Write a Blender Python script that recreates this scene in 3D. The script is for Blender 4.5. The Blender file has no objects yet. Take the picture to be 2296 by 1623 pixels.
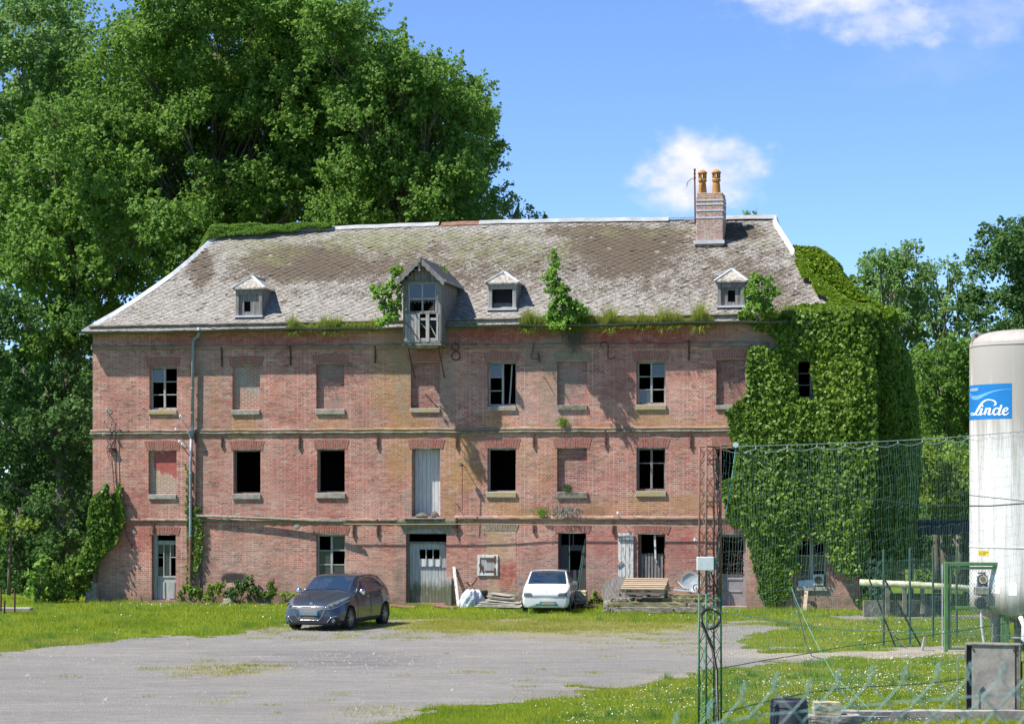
import bpy, math, random
import numpy as np
from mathutils import Vector, Matrix
rad = math.radians
scene = bpy.context.scene
COL = scene.collection
# ------------------------------------------------------------------ picture geometry (metres, camera at the origin of X/Y)
F = 5000.0; CX = 1148.0; HY = 1105.0; H = 3.85       # focal length and horizon in photo units, eye height
# ------------------------------------------------------------------ camera
cam_d = bpy.data.cameras.new("camera"); cam = bpy.data.objects.new("camera", cam_d); COL.objects.link(cam)
cam.location = (0, 0, H); cam.rotation_euler = (rad(90), 0, 0)
cam_d.sensor_width = 36; cam_d.sensor_fit = 'HORIZONTAL'; cam_d.lens = 36 * F / 2296
cam_d.shift_y = (HY - 811.5) / 2296
cam_d.clip_start = 0.5; cam_d.clip_end = 6000
cam_d.dof.use_dof = True; cam_d.dof.focus_distance = 68; cam_d.dof.aperture_fstop = 9
scene.camera = cam
scene.view_settings.view_transform = 'Standard'; scene.view_settings.look = 'None'
scene.view_settings.gamma = 1; scene.view_settings.exposure = 0.88
# ------------------------------------------------------------------ facade frame
DL, DR = 78.6, 73.2
XL = (208 - CX) * DL / F; XR = (1935 - CX) * DR / F
TH = math.atan2(DL - DR, XR - XL); cT, sT = math.cos(TH), math.sin(TH)
BW = math.hypot(XR - XL, DL - DR)                   # facade length
def fu(x, v=0.0):                                   # photo x -> metres along the facade, v metres behind its face
    k = (x - CX) / F
    return (k * (DL + v * cT) - XL - v * sT) / (cT + k * sT)
def fw(x, y, v=0.0):                                # photo y -> height
    u = fu(x, v); return H + (HY - y) * (DL - u * sT + v * cT) / F
def fp(x, y, v=0.0): return (fu(x, v), v, fw(x, y, v))
def px_of(u, v, w):                                 # the way back (arrays), for stain maps laid out on the wall
    X = XL + u * cT + v * sT; D = DL - u * sT + v * cT
    return CX + F * X / D, HY - F * (w - H) / D
def WP(u, v, w): return (XL + u * cT + v * sT, DL - u * sT + v * cT, w)
def PT(x, y, D): return ((x - CX) * D / F, D, H + (HY - y) * D / F)
def GD(y, z=0.0): return F * (H - z) / (y - HY)
def GR(x, y, z=0.0): D = GD(y, z); return ((x - CX) * D / F, D, z)
# ------------------------------------------------------------------ sun and sky
sd = Vector((cT * 2.5 + sT * 1.4, -sT * 2.5 + cT * 1.4, -4.2)).normalized()   # the way the light travels
sun_d = bpy.data.lights.new("sun", 'SUN'); sun_o = bpy.data.objects.new("sun", sun_d); COL.objects.link(sun_o)
sun_d.energy = 4.9; sun_d.angle = rad(0.55); sun_d.color = (1.0, 0.955, 0.88)
sun_o.rotation_euler = sd.to_track_quat('-Z', 'Y').to_euler(); sun_o.location = (-30, 20, 60)
world = bpy.data.worlds.new("World"); scene.world = world; world.use_nodes = True
wt = world.node_tree; wt.nodes.clear()
def build_world():
    n = wt.nodes; L = wt.links
    out = n.new('ShaderNodeOutputWorld'); bg = n.new('ShaderNodeBackground'); bg.inputs[1].default_value = 0.115
    sky = n.new('ShaderNodeTexSky'); sky.sky_type = 'NISHITA'; sky.sun_disc = False
    sky.sun_elevation = math.asin(-sd.z); sky.sun_rotation = math.atan2(-sd.x, -sd.y)
    sky.altitude = 1500; sky.air_density = 0.75; sky.dust_density = 0.05; sky.ozone_density = 3.5
    tc = n.new('ShaderNodeTexCoord'); sp = n.new('ShaderNodeSeparateXYZ'); L.new(tc.outputs['Generated'], sp.inputs[0])
    def m(op, a, b=None, c=None, clamp=False):
        q = n.new('ShaderNodeMath'); q.operation = op; q.use_clamp = clamp
        for i, v in enumerate((a, b, c)):
            if v is None: continue
            if isinstance(v, (int, float)): q.inputs[i].default_value = v
            else: L.new(v, q.inputs[i])
        return q.outputs[0]
    y = m('MAXIMUM', sp.outputs[1], 0.02)
    a = m('DIVIDE', sp.outputs[0], y); b = m('DIVIDE', sp.outputs[2], y)
    cb = n.new('ShaderNodeCombineXYZ'); L.new(a, cb.inputs[0]); L.new(m('MULTIPLY', b, 1.4), cb.inputs[1])
    nz = n.new('ShaderNodeTexNoise'); nz.inputs['Scale'].default_value = 34; nz.inputs['Detail'].default_value = 8
    nz.inputs['Roughness'].default_value = 0.58; L.new(cb.outputs[0], nz.inputs[0])
    nz2 = n.new('ShaderNodeTexNoise'); nz2.inputs['Scale'].default_value = 75; nz2.inputs['Detail'].default_value = 5
    L.new(cb.outputs[0], nz2.inputs[0])
    tot = None
    for (px, py, rx, ry, k, soft) in ((1572, 392, 135, 56, 1.0, 0.7), (1530, 440, 95, 36, .8, .6), (1640, 400, 80, 50, .8, .6), (1545, 340, 60, 45, 1.0, .6), (1610, 350, 60, 35, .8, .6),
                                      (1900, -15, 210, 72, .95, 0.6), (1990, 40, 130, 50, .75, .6), (2190, 15, 170, 65, 0.42, .5), (2100, 150, 190, 55, 0.10, .5)):
        ax = (px - CX) / F; bx = (HY - py) / F
        dx = m('DIVIDE', m('SUBTRACT', a, ax), rx / F); dy = m('DIVIDE', m('SUBTRACT', b, bx), ry / F)
        r = m('SQRT', m('ADD', m('MULTIPLY', dx, dx), m('MULTIPLY', dy, dy)))
        e = m('SUBTRACT', 1.55, r)                                   # 1 in the middle, falls to 0
        e = m('ADD', e, m('MULTIPLY', m('SUBTRACT', nz.outputs[0], 0.5), 3.3))
        e = m('ADD', e, m('MULTIPLY', m('SUBTRACT', nz2.outputs[0], 0.5), 0.9))
        e = m('MULTIPLY', e, soft, clamp=True)
        e = m('MULTIPLY', m('MULTIPLY', m('MULTIPLY', e, e), m('SUBTRACT', 3.0, m('MULTIPLY', e, 2.0))), k)
        tot = e if tot is None else m('MAXIMUM', tot, e)
    tint = n.new('ShaderNodeMixRGB'); tint.blend_type = 'MULTIPLY'; tint.inputs[0].default_value = 1
    tint.inputs[2].default_value = (0.83, 0.925, 1.07, 1); L.new(sky.outputs[0], tint.inputs[1])
    shade = n.new('ShaderNodeMixRGB'); L.new(m('MULTIPLY', m('SUBTRACT', nz.outputs[0], 0.38, clamp=True), 3.2, clamp=True), shade.inputs[0])
    shade.inputs[1].default_value = (3.6, 3.9, 4.7, 1); shade.inputs[2].default_value = (5.0, 4.95, 5.2, 1)
    mx = n.new('ShaderNodeMixRGB'); L.new(tot, mx.inputs[0]); L.new(tint.outputs[0], mx.inputs[1]); L.new(shade.outputs[0], mx.inputs[2])
    L.new(mx.outputs[0], bg.inputs[0]); L.new(bg.outputs[0], out.inputs[0])
build_world()
# ------------------------------------------------------------------ node helper
class NT:
    def __init__(s, name):
        s.mat = bpy.data.materials.new(name); s.mat.use_nodes = True; s.t = s.mat.node_tree; s.t.nodes.clear()
        s.out = s.t.nodes.new('ShaderNodeOutputMaterial'); s.bs = s.t.nodes.new('ShaderNodeBsdfPrincipled')
        s.t.links.new(s.bs.outputs[0], s.out.inputs[0]); s.bs.inputs['Specular IOR Level'].default_value = 0.3
        s._oc = None
    def L(s, a, b):
        if isinstance(a, (int, float)): b.default_value = a
        elif isinstance(a, (tuple, list)): b.default_value = (tuple(a) + (1,))[:4] if len(b.default_value) == 4 else tuple(a)[:3]
        else: s.t.links.new(a, b)
    def oc(s):
        if s._oc is None: s._oc = s.t.nodes.new('ShaderNodeTexCoord').outputs['Object']
        return s._oc
    def map(s, scale=(1, 1, 1), rot=(0, 0, 0), loc=(0, 0, 0), vec=None):
        q = s.t.nodes.new('ShaderNodeMapping'); s.L(vec or s.oc(), q.inputs[0])
        q.inputs['Scale'].default_value = scale; q.inputs['Rotation'].default_value = rot; q.inputs['Location'].default_value = loc
        return q.outputs[0]
    def noise(s, scale, detail=4, rough=0.55, vec=None, dist=0, col=False):
        q = s.t.nodes.new('ShaderNodeTexNoise'); s.L(vec or s.oc(), q.inputs['Vector'])
        q.inputs['Scale'].default_value = scale; q.inputs['Detail'].default_value = detail
        q.inputs['Roughness'].default_value = rough; q.inputs['Distortion'].default_value = dist
        return q.outputs[1 if col else 0]
    def voro(s, scale, vec=None, feat='F1', out=0):
        q = s.t.nodes.new('ShaderNodeTexVoronoi'); q.feature = feat; s.L(vec or s.oc(), q.inputs['Vector']); q.inputs['Scale'].default_value = scale
        return q.outputs[out]
    def m(s, op, a, b=None, c=None, clamp=False):
        q = s.t.nodes.new('ShaderNodeMath'); q.operation = op; q.use_clamp = clamp
        for i, v in enumerate((a, b, c)):
            if v is not None: s.L(v, q.inputs[i])
        return q.outputs[0]
    def rng(s, v, a, b, c=0.0, d=1.0):
        q = s.t.nodes.new('ShaderNodeMapRange'); s.L(v, q.inputs[0]); q.clamp = True
        for i, k in enumerate((a, b, c, d)): s.L(k, q.inputs[i + 1])
        return q.outputs[0]
    def mix(s, f, a, b, mode='MIX'):
        q = s.t.nodes.new('ShaderNodeMixRGB'); q.blend_type = mode; s.L(f, q.inputs[0]); s.L(a, q.inputs[1]); s.L(b, q.inputs[2]); return q.outputs[0]
    def attr(s, name, out=2):
        q = s.t.nodes.new('ShaderNodeAttribute'); q.attribute_name = name; return q.outputs[out]
    def rgb(s, name):
        q = s.t.nodes.new('ShaderNodeSeparateColor'); s.L(s.attr(name, 0), q.inputs[0]); return q.outputs
    def xyz(s, vec=None):
        q = s.t.nodes.new('ShaderNodeSeparateXYZ'); s.L(vec or s.oc(), q.inputs[0]); return q.outputs
    def comb(s, x, y, z=0.0):
        q = s.t.nodes.new('ShaderNodeCombineXYZ'); s.L(x, q.inputs[0]); s.L(y, q.inputs[1]); s.L(z, q.inputs[2]); return q.outputs[0]
    def vadd(s, a, b):
        q = s.t.nodes.new('ShaderNodeVectorMath'); q.operation = 'ADD'; s.L(a, q.inputs[0]); s.L(b, q.inputs[1]); return q.outputs[0]
    def vscale(s, a, k):
        q = s.t.nodes.new('ShaderNodeVectorMath'); q.operation = 'SCALE'; s.L(a, q.inputs[0]); s.L(k, q.inputs[3]); return q.outputs[0]
    def bump(s, h, strength=0.5, dist=0.02):
        q = s.t.nodes.new('ShaderNodeBump'); q.inputs['Strength'].default_value = strength; q.inputs['Distance'].default_value = dist
        s.L(h, q.inputs['Height']); s.L(q.outputs[0], s.bs.inputs['Normal'])
    def base(s, c, rough=0.8, metal=0.0, spec=None):
        s.L(c, s.bs.inputs['Base Color']); s.L(rough, s.bs.inputs['Roughness']); s.L(metal, s.bs.inputs['Metallic'])
        if spec is not None: s.bs.inputs['Specular IOR Level'].default_value = spec
        return s.mat
M = {}
def plain(name, c, c2=None, scale=6.0, rough=0.8, metal=0.0, bump=0.0, stretch=(1, 1, 1), spec=0.3, thr=(0.35, 0.65), fine=True):
    t = NT(name); v = t.map(scale=stretch)
    n1 = t.noise(scale, 5, 0.6, v)
    c2 = c2 or tuple(k * 0.75 for k in c)
    col = t.mix(t.rng(n1, thr[0], thr[1]), c, c2)
    if fine:
        col = t.mix(t.rng(t.noise(scale * 7, 3, 0.6, v), .3, .7, 0, .35), col, tuple(k * 0.55 for k in c2))
    if bump: t.bump(n1, bump, 0.03)
    M[name] = t.base(col, rough, metal, spec); return M[name]
# ---- brick
def brick_mat(name, c1, c2, c3, mort, stains=True, scale=(1, 1), rot=False):
    t = NT(name); x, y, z = t.xyz()
    wob = t.noise(1.3, 2, 0.5)
    hx = t.m('ADD', x, y)                                   # front faces use x, reveals and end walls use y
    zz = t.m('ADD', z, t.m('MULTIPLY', t.m('SUBTRACT', wob, 0.5), 0.035))
    v = t.comb(hx, zz)
    wv = t.vadd(v, t.vscale(t.vadd(t.noise(17, 2, 0.5, v, col=True), (-0.5, -0.5, -0.5)), 0.022))
    b = t.t.nodes.new('ShaderNodeTexBrick'); t.L(wv, b.inputs['Vector'])
    b.offset = 0.5; b.squash = 0.62; b.squash_frequency = 2
    b.inputs['Color1'].default_value = c1 + (1,); b.inputs['Color2'].default_value = c2 + (1,); b.inputs['Mortar'].default_value = mort + (1,)
    b.inputs['Scale'].default_value = 1; b.inputs['Mortar Size'].default_value = 0.0072; b.inputs['Mortar Smooth'].default_value = 0.25
    b.inputs['Bias'].default_value = -0.1; b.inputs['Brick Width'].default_value = 0.235; b.inputs['Row Height'].default_value = 0.072
    col = b.outputs[0]; fac = b.outputs[1]
    big = t.noise(0.35, 5, 0.62, v); mid = t.noise(1.7, 6, 0.65, v); fine = t.noise(9, 4, 0.7, v)
    cell = t.voro(1.0, t.comb(t.m('MULTIPLY', hx, 1 / 0.21), t.m('MULTIPLY', zz, 1 / 0.071)), out=1)
    cs = t.t.nodes.new('ShaderNodeSeparateColor'); t.L(cell, cs.inputs[0])
    nm = t.m('SUBTRACT', 1.0, fac)
    col = t.mix(t.m('MULTIPLY', nm, t.rng(cs.outputs[0], .1, .95, 0, .75)), col, c3)
    col = t.mix(t.m('MULTIPLY', nm, t.rng(cs.outputs[1], .70, .92, 0, .7)), col, (0.15, 0.085, 0.075))
    col = t.mix(t.m('MULTIPLY', nm, t.rng(cs.outputs[2], .86, .97, 0, .6)), col, (0.50, 0.38, 0.27))
    # mortar: white-ish in places, raked and dark in others
    col = t.mix(t.m('MULTIPLY', fac, t.rng(t.noise(0.8, 5, .7, v), .42, .66, 0, .8)), col, (0.16, 0.13, 0.115))
    col = t.mix(t.rng(mid, .48, .75, 0, .34), col, (0.50, 0.295, 0.235))
    col = t.mix(t.rng(big, .5, .7, 0, .45), col, (0.50, 0.32, 0.26))
    col = t.mix(t.rng(fine, .58, .76, 0, .6), col, (0.62, 0.54, 0.47))
    wv_ = t.rng(t.noise(.55, 5, .65, t.map(scale=(1, 1, 1.6), vec=v)), .32, .68, .80, 1.16)
    col = t.mix(1.0, col, t.comb(wv_, wv_, wv_), 'MULTIPLY')
    if stains:
        s = t.rgb('stain')
        ln = t.rng(t.noise(5, 6, 0.75, v), .30, .62)
        col = t.mix(t.m('MULTIPLY', s[0], ln, clamp=True), col, t.mix(t.noise(8, 3, .6, v), (0.40, 0.21, 0.035), (0.34, 0.26, 0.08)))
        gn = t.rng(t.noise(3.2, 6, 0.72, v), .28, .6)
        col = t.mix(t.m('MULTIPLY', t.m('MULTIPLY', s[1], gn), .85, clamp=True), col, t.mix(t.m('MULTIPLY', nm, .6), (0.15, 0.14, 0.12), (0.43, 0.40, 0.32)))
        col = t.mix(t.m('MULTIPLY', t.m('MULTIPLY', s[2], t.rng(t.noise(4, 5, .7, v), .25, .6)), .9, clamp=True), col, (0.34, 0.05, 0.045))
        al = t.attr('stain', 3)
        col = t.mix(t.m('MULTIPLY', t.m('MULTIPLY', al, t.rng(t.noise(2.6, 5, .7, v), .2, .6)), .75, clamp=True), col, (0.085, 0.08, 0.055))
    hgt = t.m('ADD', t.m('MULTIPLY', nm, 0.9), t.m('ADD', t.m('MULTIPLY', cs.outputs[1], 0.35), t.m('MULTIPLY', fine, 0.5)))
    t.bump(hgt, 1.0, 0.022)
    M[name] = t.base(col, 0.92, 0, 0.15); return M[name]
brick_mat('brick', (0.48, 0.155, 0.108), (0.37, 0.108, 0.082), (0.51, 0.25, 0.18), (0.74, 0.62, 0.54))
brick_mat('brick_infill', (0.36, 0.12, 0.10), (0.27, 0.085, 0.075), (0.40, 0.19, 0.15), (0.55, 0.47, 0.42))
brick_mat('brick_pale', (0.33, 0.235, 0.175), (0.26, 0.18, 0.135), (0.30, 0.17, 0.13), (0.36, 0.31, 0.26))
brick_mat('brick_dark', (0.27, 0.09, 0.075), (0.22, 0.08, 0.065), (0.33, 0.15, 0.11), (0.40, 0.33, 0.28), stains=False)
def chimney_mat():
    t = NT('chimney_brick'); x, y, z = t.xyz(); v = t.comb(t.m('ADD', x, y), z)
    b = t.t.nodes.new('ShaderNodeTexBrick'); t.L(v, b.inputs['Vector'])
    for k, q in (('Color1', (0.42, .17, .12)), ('Color2', (0.36, .16, .12)), ('Mortar', (.48, .42, .38))): b.inputs[k].default_value = q + (1,)
    b.inputs['Scale'].default_value = 1; b.inputs['Mortar Size'].default_value = 0.009; b.inputs['Brick Width'].default_value = 0.22; b.inputs['Row Height'].default_value = 0.07
    col = t.mix(t.rng(t.noise(12, 6, .75), .46, .54, 0, .7), b.outputs[0], (0.46, 0.42, 0.39))
    up = t.rng(z, 13.6, 14.6, -.03, .09)
    col = t.mix(t.rng(t.m('ADD', t.noise(9, 5, .7), up), .55, .62, 0, .85), col, (0.42, 0.24, 0.03))
    col = t.mix(t.rng(t.noise(22, 4, .7), .58, .66, 0, .8), col, (0.09, 0.07, 0.06))
    t.bump(t.noise(14, 5, .7), .8, .03); M['chimney_brick'] = t.base(col, .95, 0, .1)
chimney_mat()
def roof_mat():
    t = NT('roof_slate'); s = t.rgb('stain'); rnd = t.attr('tint', 2)
    base = t.mix(rnd, (0.25, 0.24, 0.225), (0.345, 0.325, 0.30)); base = t.mix(t.rng(rnd, .93, .95, 0, .6), base, (0.13, 0.115, 0.10))
    v = t.oc()
    base = t.mix(t.rng(t.noise(3, 6, .7), .4, .7, 0, .6), base, (0.40, 0.375, 0.33))
    sp = t.noise(13, 7, 0.8)
    base = t.mix(t.rng(sp, .47, .52, 0, .75), base, (0.16, 0.14, 0.12))
    base = t.mix(t.rng(t.noise(24, 4, .7), .60, .66, 0, .7), base, (0.58, 0.54, 0.48))
    dk = t.m('ADD', t.m('ADD', t.m('MULTIPLY', t.noise(15, 6, 0.85), .65), t.m('MULTIPLY', t.noise(2.2, 6, .75), .42)), t.m('MULTIPLY', t.m('SUBTRACT', s[0], .5), .27))
    base = t.mix(t.rng(dk, .52, .56, 0, .94), base, t.mix(t.noise(11, 3), (0.055, 0.042, 0.032), (0.13, 0.10, 0.07)))
    gr = t.m('ADD', t.m('ADD', t.m('MULTIPLY', t.noise(12, 6, .8), .6), t.m('MULTIPLY', t.noise(1.8, 6, .75), .45)), t.m('MULTIPLY', t.m('SUBTRACT', s[1], .5), .22))
    base = t.mix(t.rng(gr, .54, .63, 0, .7), base, t.mix(t.noise(14, 3), (0.10, 0.11, 0.04), (0.24, 0.24, 0.13)))
    t.bump(t.m('ADD', sp, t.m('MULTIPLY', dk, .6)), .7, .03)
    M['roof_slate'] = t.base(base, .95, 0, .12)
roof_mat()
plain('stone', (0.40, 0.375, 0.32), (0.24, 0.22, 0.18), 5, .9, bump=.4)
plain('stone_lichen', (0.40, 0.30, 0.10), (0.36, 0.33, 0.26), 7, .9, bump=.4)
plain('stone_mossy', (0.29, 0.27, 0.22), (0.13, 0.12, 0.08), 5, .9, bump=.5)
plain('limestone', (0.52, 0.47, 0.34), (0.34, 0.30, 0.20), 8, .95, bump=.8)
plain('lead', (0.62, 0.64, 0.67), (0.48, 0.50, 0.53), 4, .55, bump=.2)
plain('ridge_zinc', (0.40, 0.41, 0.41), (0.27, 0.275, 0.27), 2.5, .6, bump=.2)
plain('white_metal', (0.72, 0.73, 0.74), (0.52, 0.52, 0.52), 5, .5, bump=.1)
plain('old_wood', (0.30, 0.28, 0.265), (0.13, 0.12, 0.11), 5, .85, bump=.5, stretch=(3, 3, .35))
plain('old_wood_light', (0.46, 0.45, 0.43), (0.28, 0.27, 0.25), 6, .85, bump=.5, stretch=(3, 3, .35))
plain('old_wood_h', (0.33, 0.31, 0.28), (0.17, 0.155, 0.135), 5, .9, bump=.5, stretch=(.35, 2, 4))
plain('old_wood_dark', (0.085, 0.085, 0.09), (0.05, 0.05, 0.055), 6, .8, bump=.4, stretch=(3, 3, .4))
plain('door_white', (0.62, 0.63, 0.64), (0.43, 0.43, 0.43), 4, .7, bump=.2, stretch=(4, 4, .5), thr=(.45, .75))
plain('door_grey', (0.44, 0.44, 0.42), (0.27, 0.27, 0.25), 4, .75, bump=.3, stretch=(4, 4, .5), thr=(.4, .7))
plain('paint_peel', (0.72, 0.70, 0.64), (0.35, 0.31, 0.26), 9, .8, bump=.4, stretch=(3, 3, .6), thr=(.52, .6))
plain('mauve', (0.36, 0.31, 0.33), (0.27, 0.23, 0.24), 4, .7)
plain('zinc', (0.33, 0.36, 0.42), (0.24, 0.26, 0.31), 3, .5, .2, bump=.1)
plain('gutter_zinc', (0.16, 0.165, 0.16), (0.10, 0.10, 0.09), 3, .6, .2)
plain('rust', (0.17, 0.075, 0.045), (0.10, 0.045, 0.03), 8, .85, bump=.3)
plain('rust_light', (0.28, 0.15, 0.11), (0.17, 0.085, 0.06), 6, .8, bump=.2)
plain('iron_dark', (0.075, 0.04, 0.035), (0.12, 0.055, 0.04), 8, .8)
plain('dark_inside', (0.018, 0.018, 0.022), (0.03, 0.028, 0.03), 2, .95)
plain('terracotta', (0.44, 0.17, 0.08), (0.40, 0.24, 0.05), 9, .85, bump=.3)
plain('flint', (0.42, 0.40, 0.36), (0.22, 0.21, 0.18), 9, .95, bump=.7)
plain('bark', (0.17, 0.155, 0.13), (0.09, 0.08, 0.065), 6, .95, bump=.7, stretch=(2, 2, .5))
plain('bark_pale', (0.27, 0.25, 0.21), (0.15, 0.14, 0.115), 6, .95, bump=.5, stretch=(2, 2, .5))
plain('green_paint', (0.055, 0.17, 0.085), (0.04, 0.12, 0.06), 5, .5, bump=.1)
plain('green_gate', (0.13, 0.26, 0.09), (0.10, 0.20, 0.08), 6, .6, bump=.15)
plain('green_post', (0.05, 0.13, 0.10), (0.06, 0.10, 0.08), 6, .6)
plain('net_green', (0.13, 0.24, 0.20), (0.09, 0.18, 0.14), 2, .7, fine=False)
plain('net_dark', (0.05, 0.07, 0.065), (0.035, 0.05, 0.045), 2, .7, fine=False)
plain('rope', (0.55, 0.60, 0.60), (0.38, 0.45, 0.44), 8, .8, fine=False)
plain('rope_teal', (0.16, 0.42, 0.36), (0.12, 0.32, 0.28), 8, .7, fine=False)
plain('pvc_teal', (0.22, 0.34, 0.32), (0.17, 0.27, 0.26), 8, .35, spec=.5, fine=False)
plain('black_plastic', (0.02, 0.02, 0.022), (0.03, 0.03, 0.03), 8, .4, spec=.5)
plain('bin_plastic', (0.045, 0.045, 0.06), (0.03, 0.03, 0.04), 3, .55, bump=.1, spec=.4)
plain('white_plastic', (0.74, 0.76, 0.78), (0.68, 0.70, 0.72), 3, .45)
plain('concrete', (0.42, 0.39, 0.35), (0.24, 0.22, 0.20), 3, .9, bump=.4)
plain('fibre_cement', (0.37, 0.36, 0.33), (0.21, 0.20, 0.16), 5, .9, bump=.4)
plain('timber_new', (0.50, 0.40, 0.29), (0.36, 0.27, 0.18), 6, .8, bump=.2, stretch=(.5, 3, 3))
plain('beam_moss', (0.25, 0.215, 0.16), (0.17, 0.17, 0.06), 4, .95, bump=.8, stretch=(.5, 2, 3))
plain('beam_grey', (0.30, 0.27, 0.23), (0.15, 0.13, 0.105), 5, .95, bump=.8, stretch=(.4, 2, 3))
plain('drum_wood', (0.30, 0.275, 0.255), (0.17, 0.15, 0.135), 5, .9, bump=.4, stretch=(4, 1, .7))
plain('dish_metal', (0.50, 0.53, 0.54), (0.33, 0.36, 0.37), 7, .6, bump=.1)
plain('bag_plastic', (0.62, 0.67, 0.73), (0.45, 0.51, 0.60), 14, .4, bump=.6, spec=.5)
plain('yellow_sign', (0.80, 0.60, 0.02), (0.70, 0.5, 0.02), 3, .6, fine=False)
plain('sign_blue', (0.005, 0.17, 0.47), (0.006, 0.15, 0.42), 2, .4, spec=.5, fine=False)
plain('sign_swoosh', (0.18, 0.40, 0.66), (0.08, 0.30, 0.58), 3, .4, fine=False)
plain('white_paint', (0.85, 0.86, 0.87), (0.80, 0.81, 0.82), 3, .4, fine=False)
plain('mono_black', (0.02, 0.02, 0.02), (0.02, 0.02, 0.02), 3, .6, fine=False)
plain('pipe_white', (0.66, 0.65, 0.60), (0.36, 0.38, 0.10), 5, .7)
plain('slate_dark', (0.07, 0.075, 0.085), (0.05, 0.05, 0.06), 3, .8)
plain('plaster_old', (0.40, 0.37, 0.33), (0.30, 0.17, 0.13), 4, .95, bump=.5)
def wall_patch(name, a, b, c):
    t = NT(name); n = t.noise(2.6, 6, .7)
    x, y, z = t.xyz(); bb = t.t.nodes.new('ShaderNodeTexBrick'); t.L(t.comb(x, z), bb.inputs['Vector'])
    for k, q in (('Color1', b), ('Color2', tuple(i * .8 for i in b)), ('Mortar', (.5, .45, .38))): bb.inputs[k].default_value = q + (1,)
    bb.inputs['Scale'].default_value = 1; bb.inputs['Mortar Size'].default_value = .01; bb.inputs['Brick Width'].default_value = .22; bb.inputs['Row Height'].default_value = .072
    col = t.mix(t.rng(t.m('ADD', n, t.m('MULTIPLY', t.m('SUBTRACT', t.attr('stain', 2), .5), .5)), .44, .56), bb.outputs[0], t.mix(t.noise(6, 4), a, c))
    t.bump(t.noise(9, 5, .7), .6, .02); M[name] = t.base(col, .95, 0, .1)
wall_patch('patch_grey', (0.38, 0.36, 0.32), (0.36, 0.16, 0.11), (0.30, 0.26, 0.23))
wall_patch('patch_red', (0.33, 0.055, 0.055), (0.42, 0.25, 0.17), (0.42, 0.16, 0.13))
# ---- leaves: colour varies leaf by leaf, light passes through
def leaf_mat(name, a, b, c=None, trans=0.38, rough=0.55, spec=0.22):
    t = NT(name); rnd = t.attr('tint', 2)
    col = t.mix(rnd, a, b)
    col = t.mix(t.rng(t.noise(0.45, 3), .45, .65, 0, .6), col, c or tuple(k * 1.25 for k in b))
    t.base(col, rough, 0, spec)
    tr = t.t.nodes.new('ShaderNodeBsdfTranslucent'); t.L(t.mix(.5, col, (col0 := tuple(min(1, k * 1.5) for k in b))), tr.inputs[0])
    mx = t.t.nodes.new('ShaderNodeMixShader'); mx.inputs[0].default_value = trans
    t.t.links.new(t.bs.outputs[0], mx.inputs[1]); t.t.links.new(tr.outputs[0], mx.inputs[2]); t.t.links.new(mx.outputs[0], t.out.inputs[0])
    M[name] = t.mat
leaf_mat('leaf_poplar', (0.10, 0.20, 0.035), (0.17, 0.29, 0.05), (0.15, 0.27, 0.045), trans=.5)
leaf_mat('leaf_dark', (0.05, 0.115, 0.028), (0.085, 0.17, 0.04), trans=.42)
leaf_mat('leaf_ash', (0.12, 0.22, 0.055), (0.19, 0.31, 0.085), trans=.48)
leaf_mat('leaf_bright', (0.12, 0.21, 0.025), (0.21, 0.30, 0.04))
leaf_mat('leaf_ivy', (0.05, 0.115, 0.012), (0.15, 0.245, 0.025), (0.17, 0.26, 0.025), trans=.3, rough=.5, spec=.3)
leaf_mat('leaf_creeper', (0.10, 0.19, 0.012), (0.20, 0.29, 0.025), trans=.35)
leaf_mat('leaf_maple', (0.12, 0.24, 0.03), (0.20, 0.34, 0.06), trans=.4)
leaf_mat('leaf_weed', (0.10, 0.20, 0.02), (0.24, 0.32, 0.05), trans=.4)
leaf_mat('blade_grass', (0.15, 0.25, 0.016), (0.36, 0.40, 0.035), (0.31, 0.37, 0.03), trans=.35, rough=.5, spec=.25)
leaf_mat('blade_dry', (0.30, 0.30, 0.05), (0.44, 0.39, 0.12), (0.34, 0.33, 0.05), trans=.3, rough=.6, spec=.2)
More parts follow.
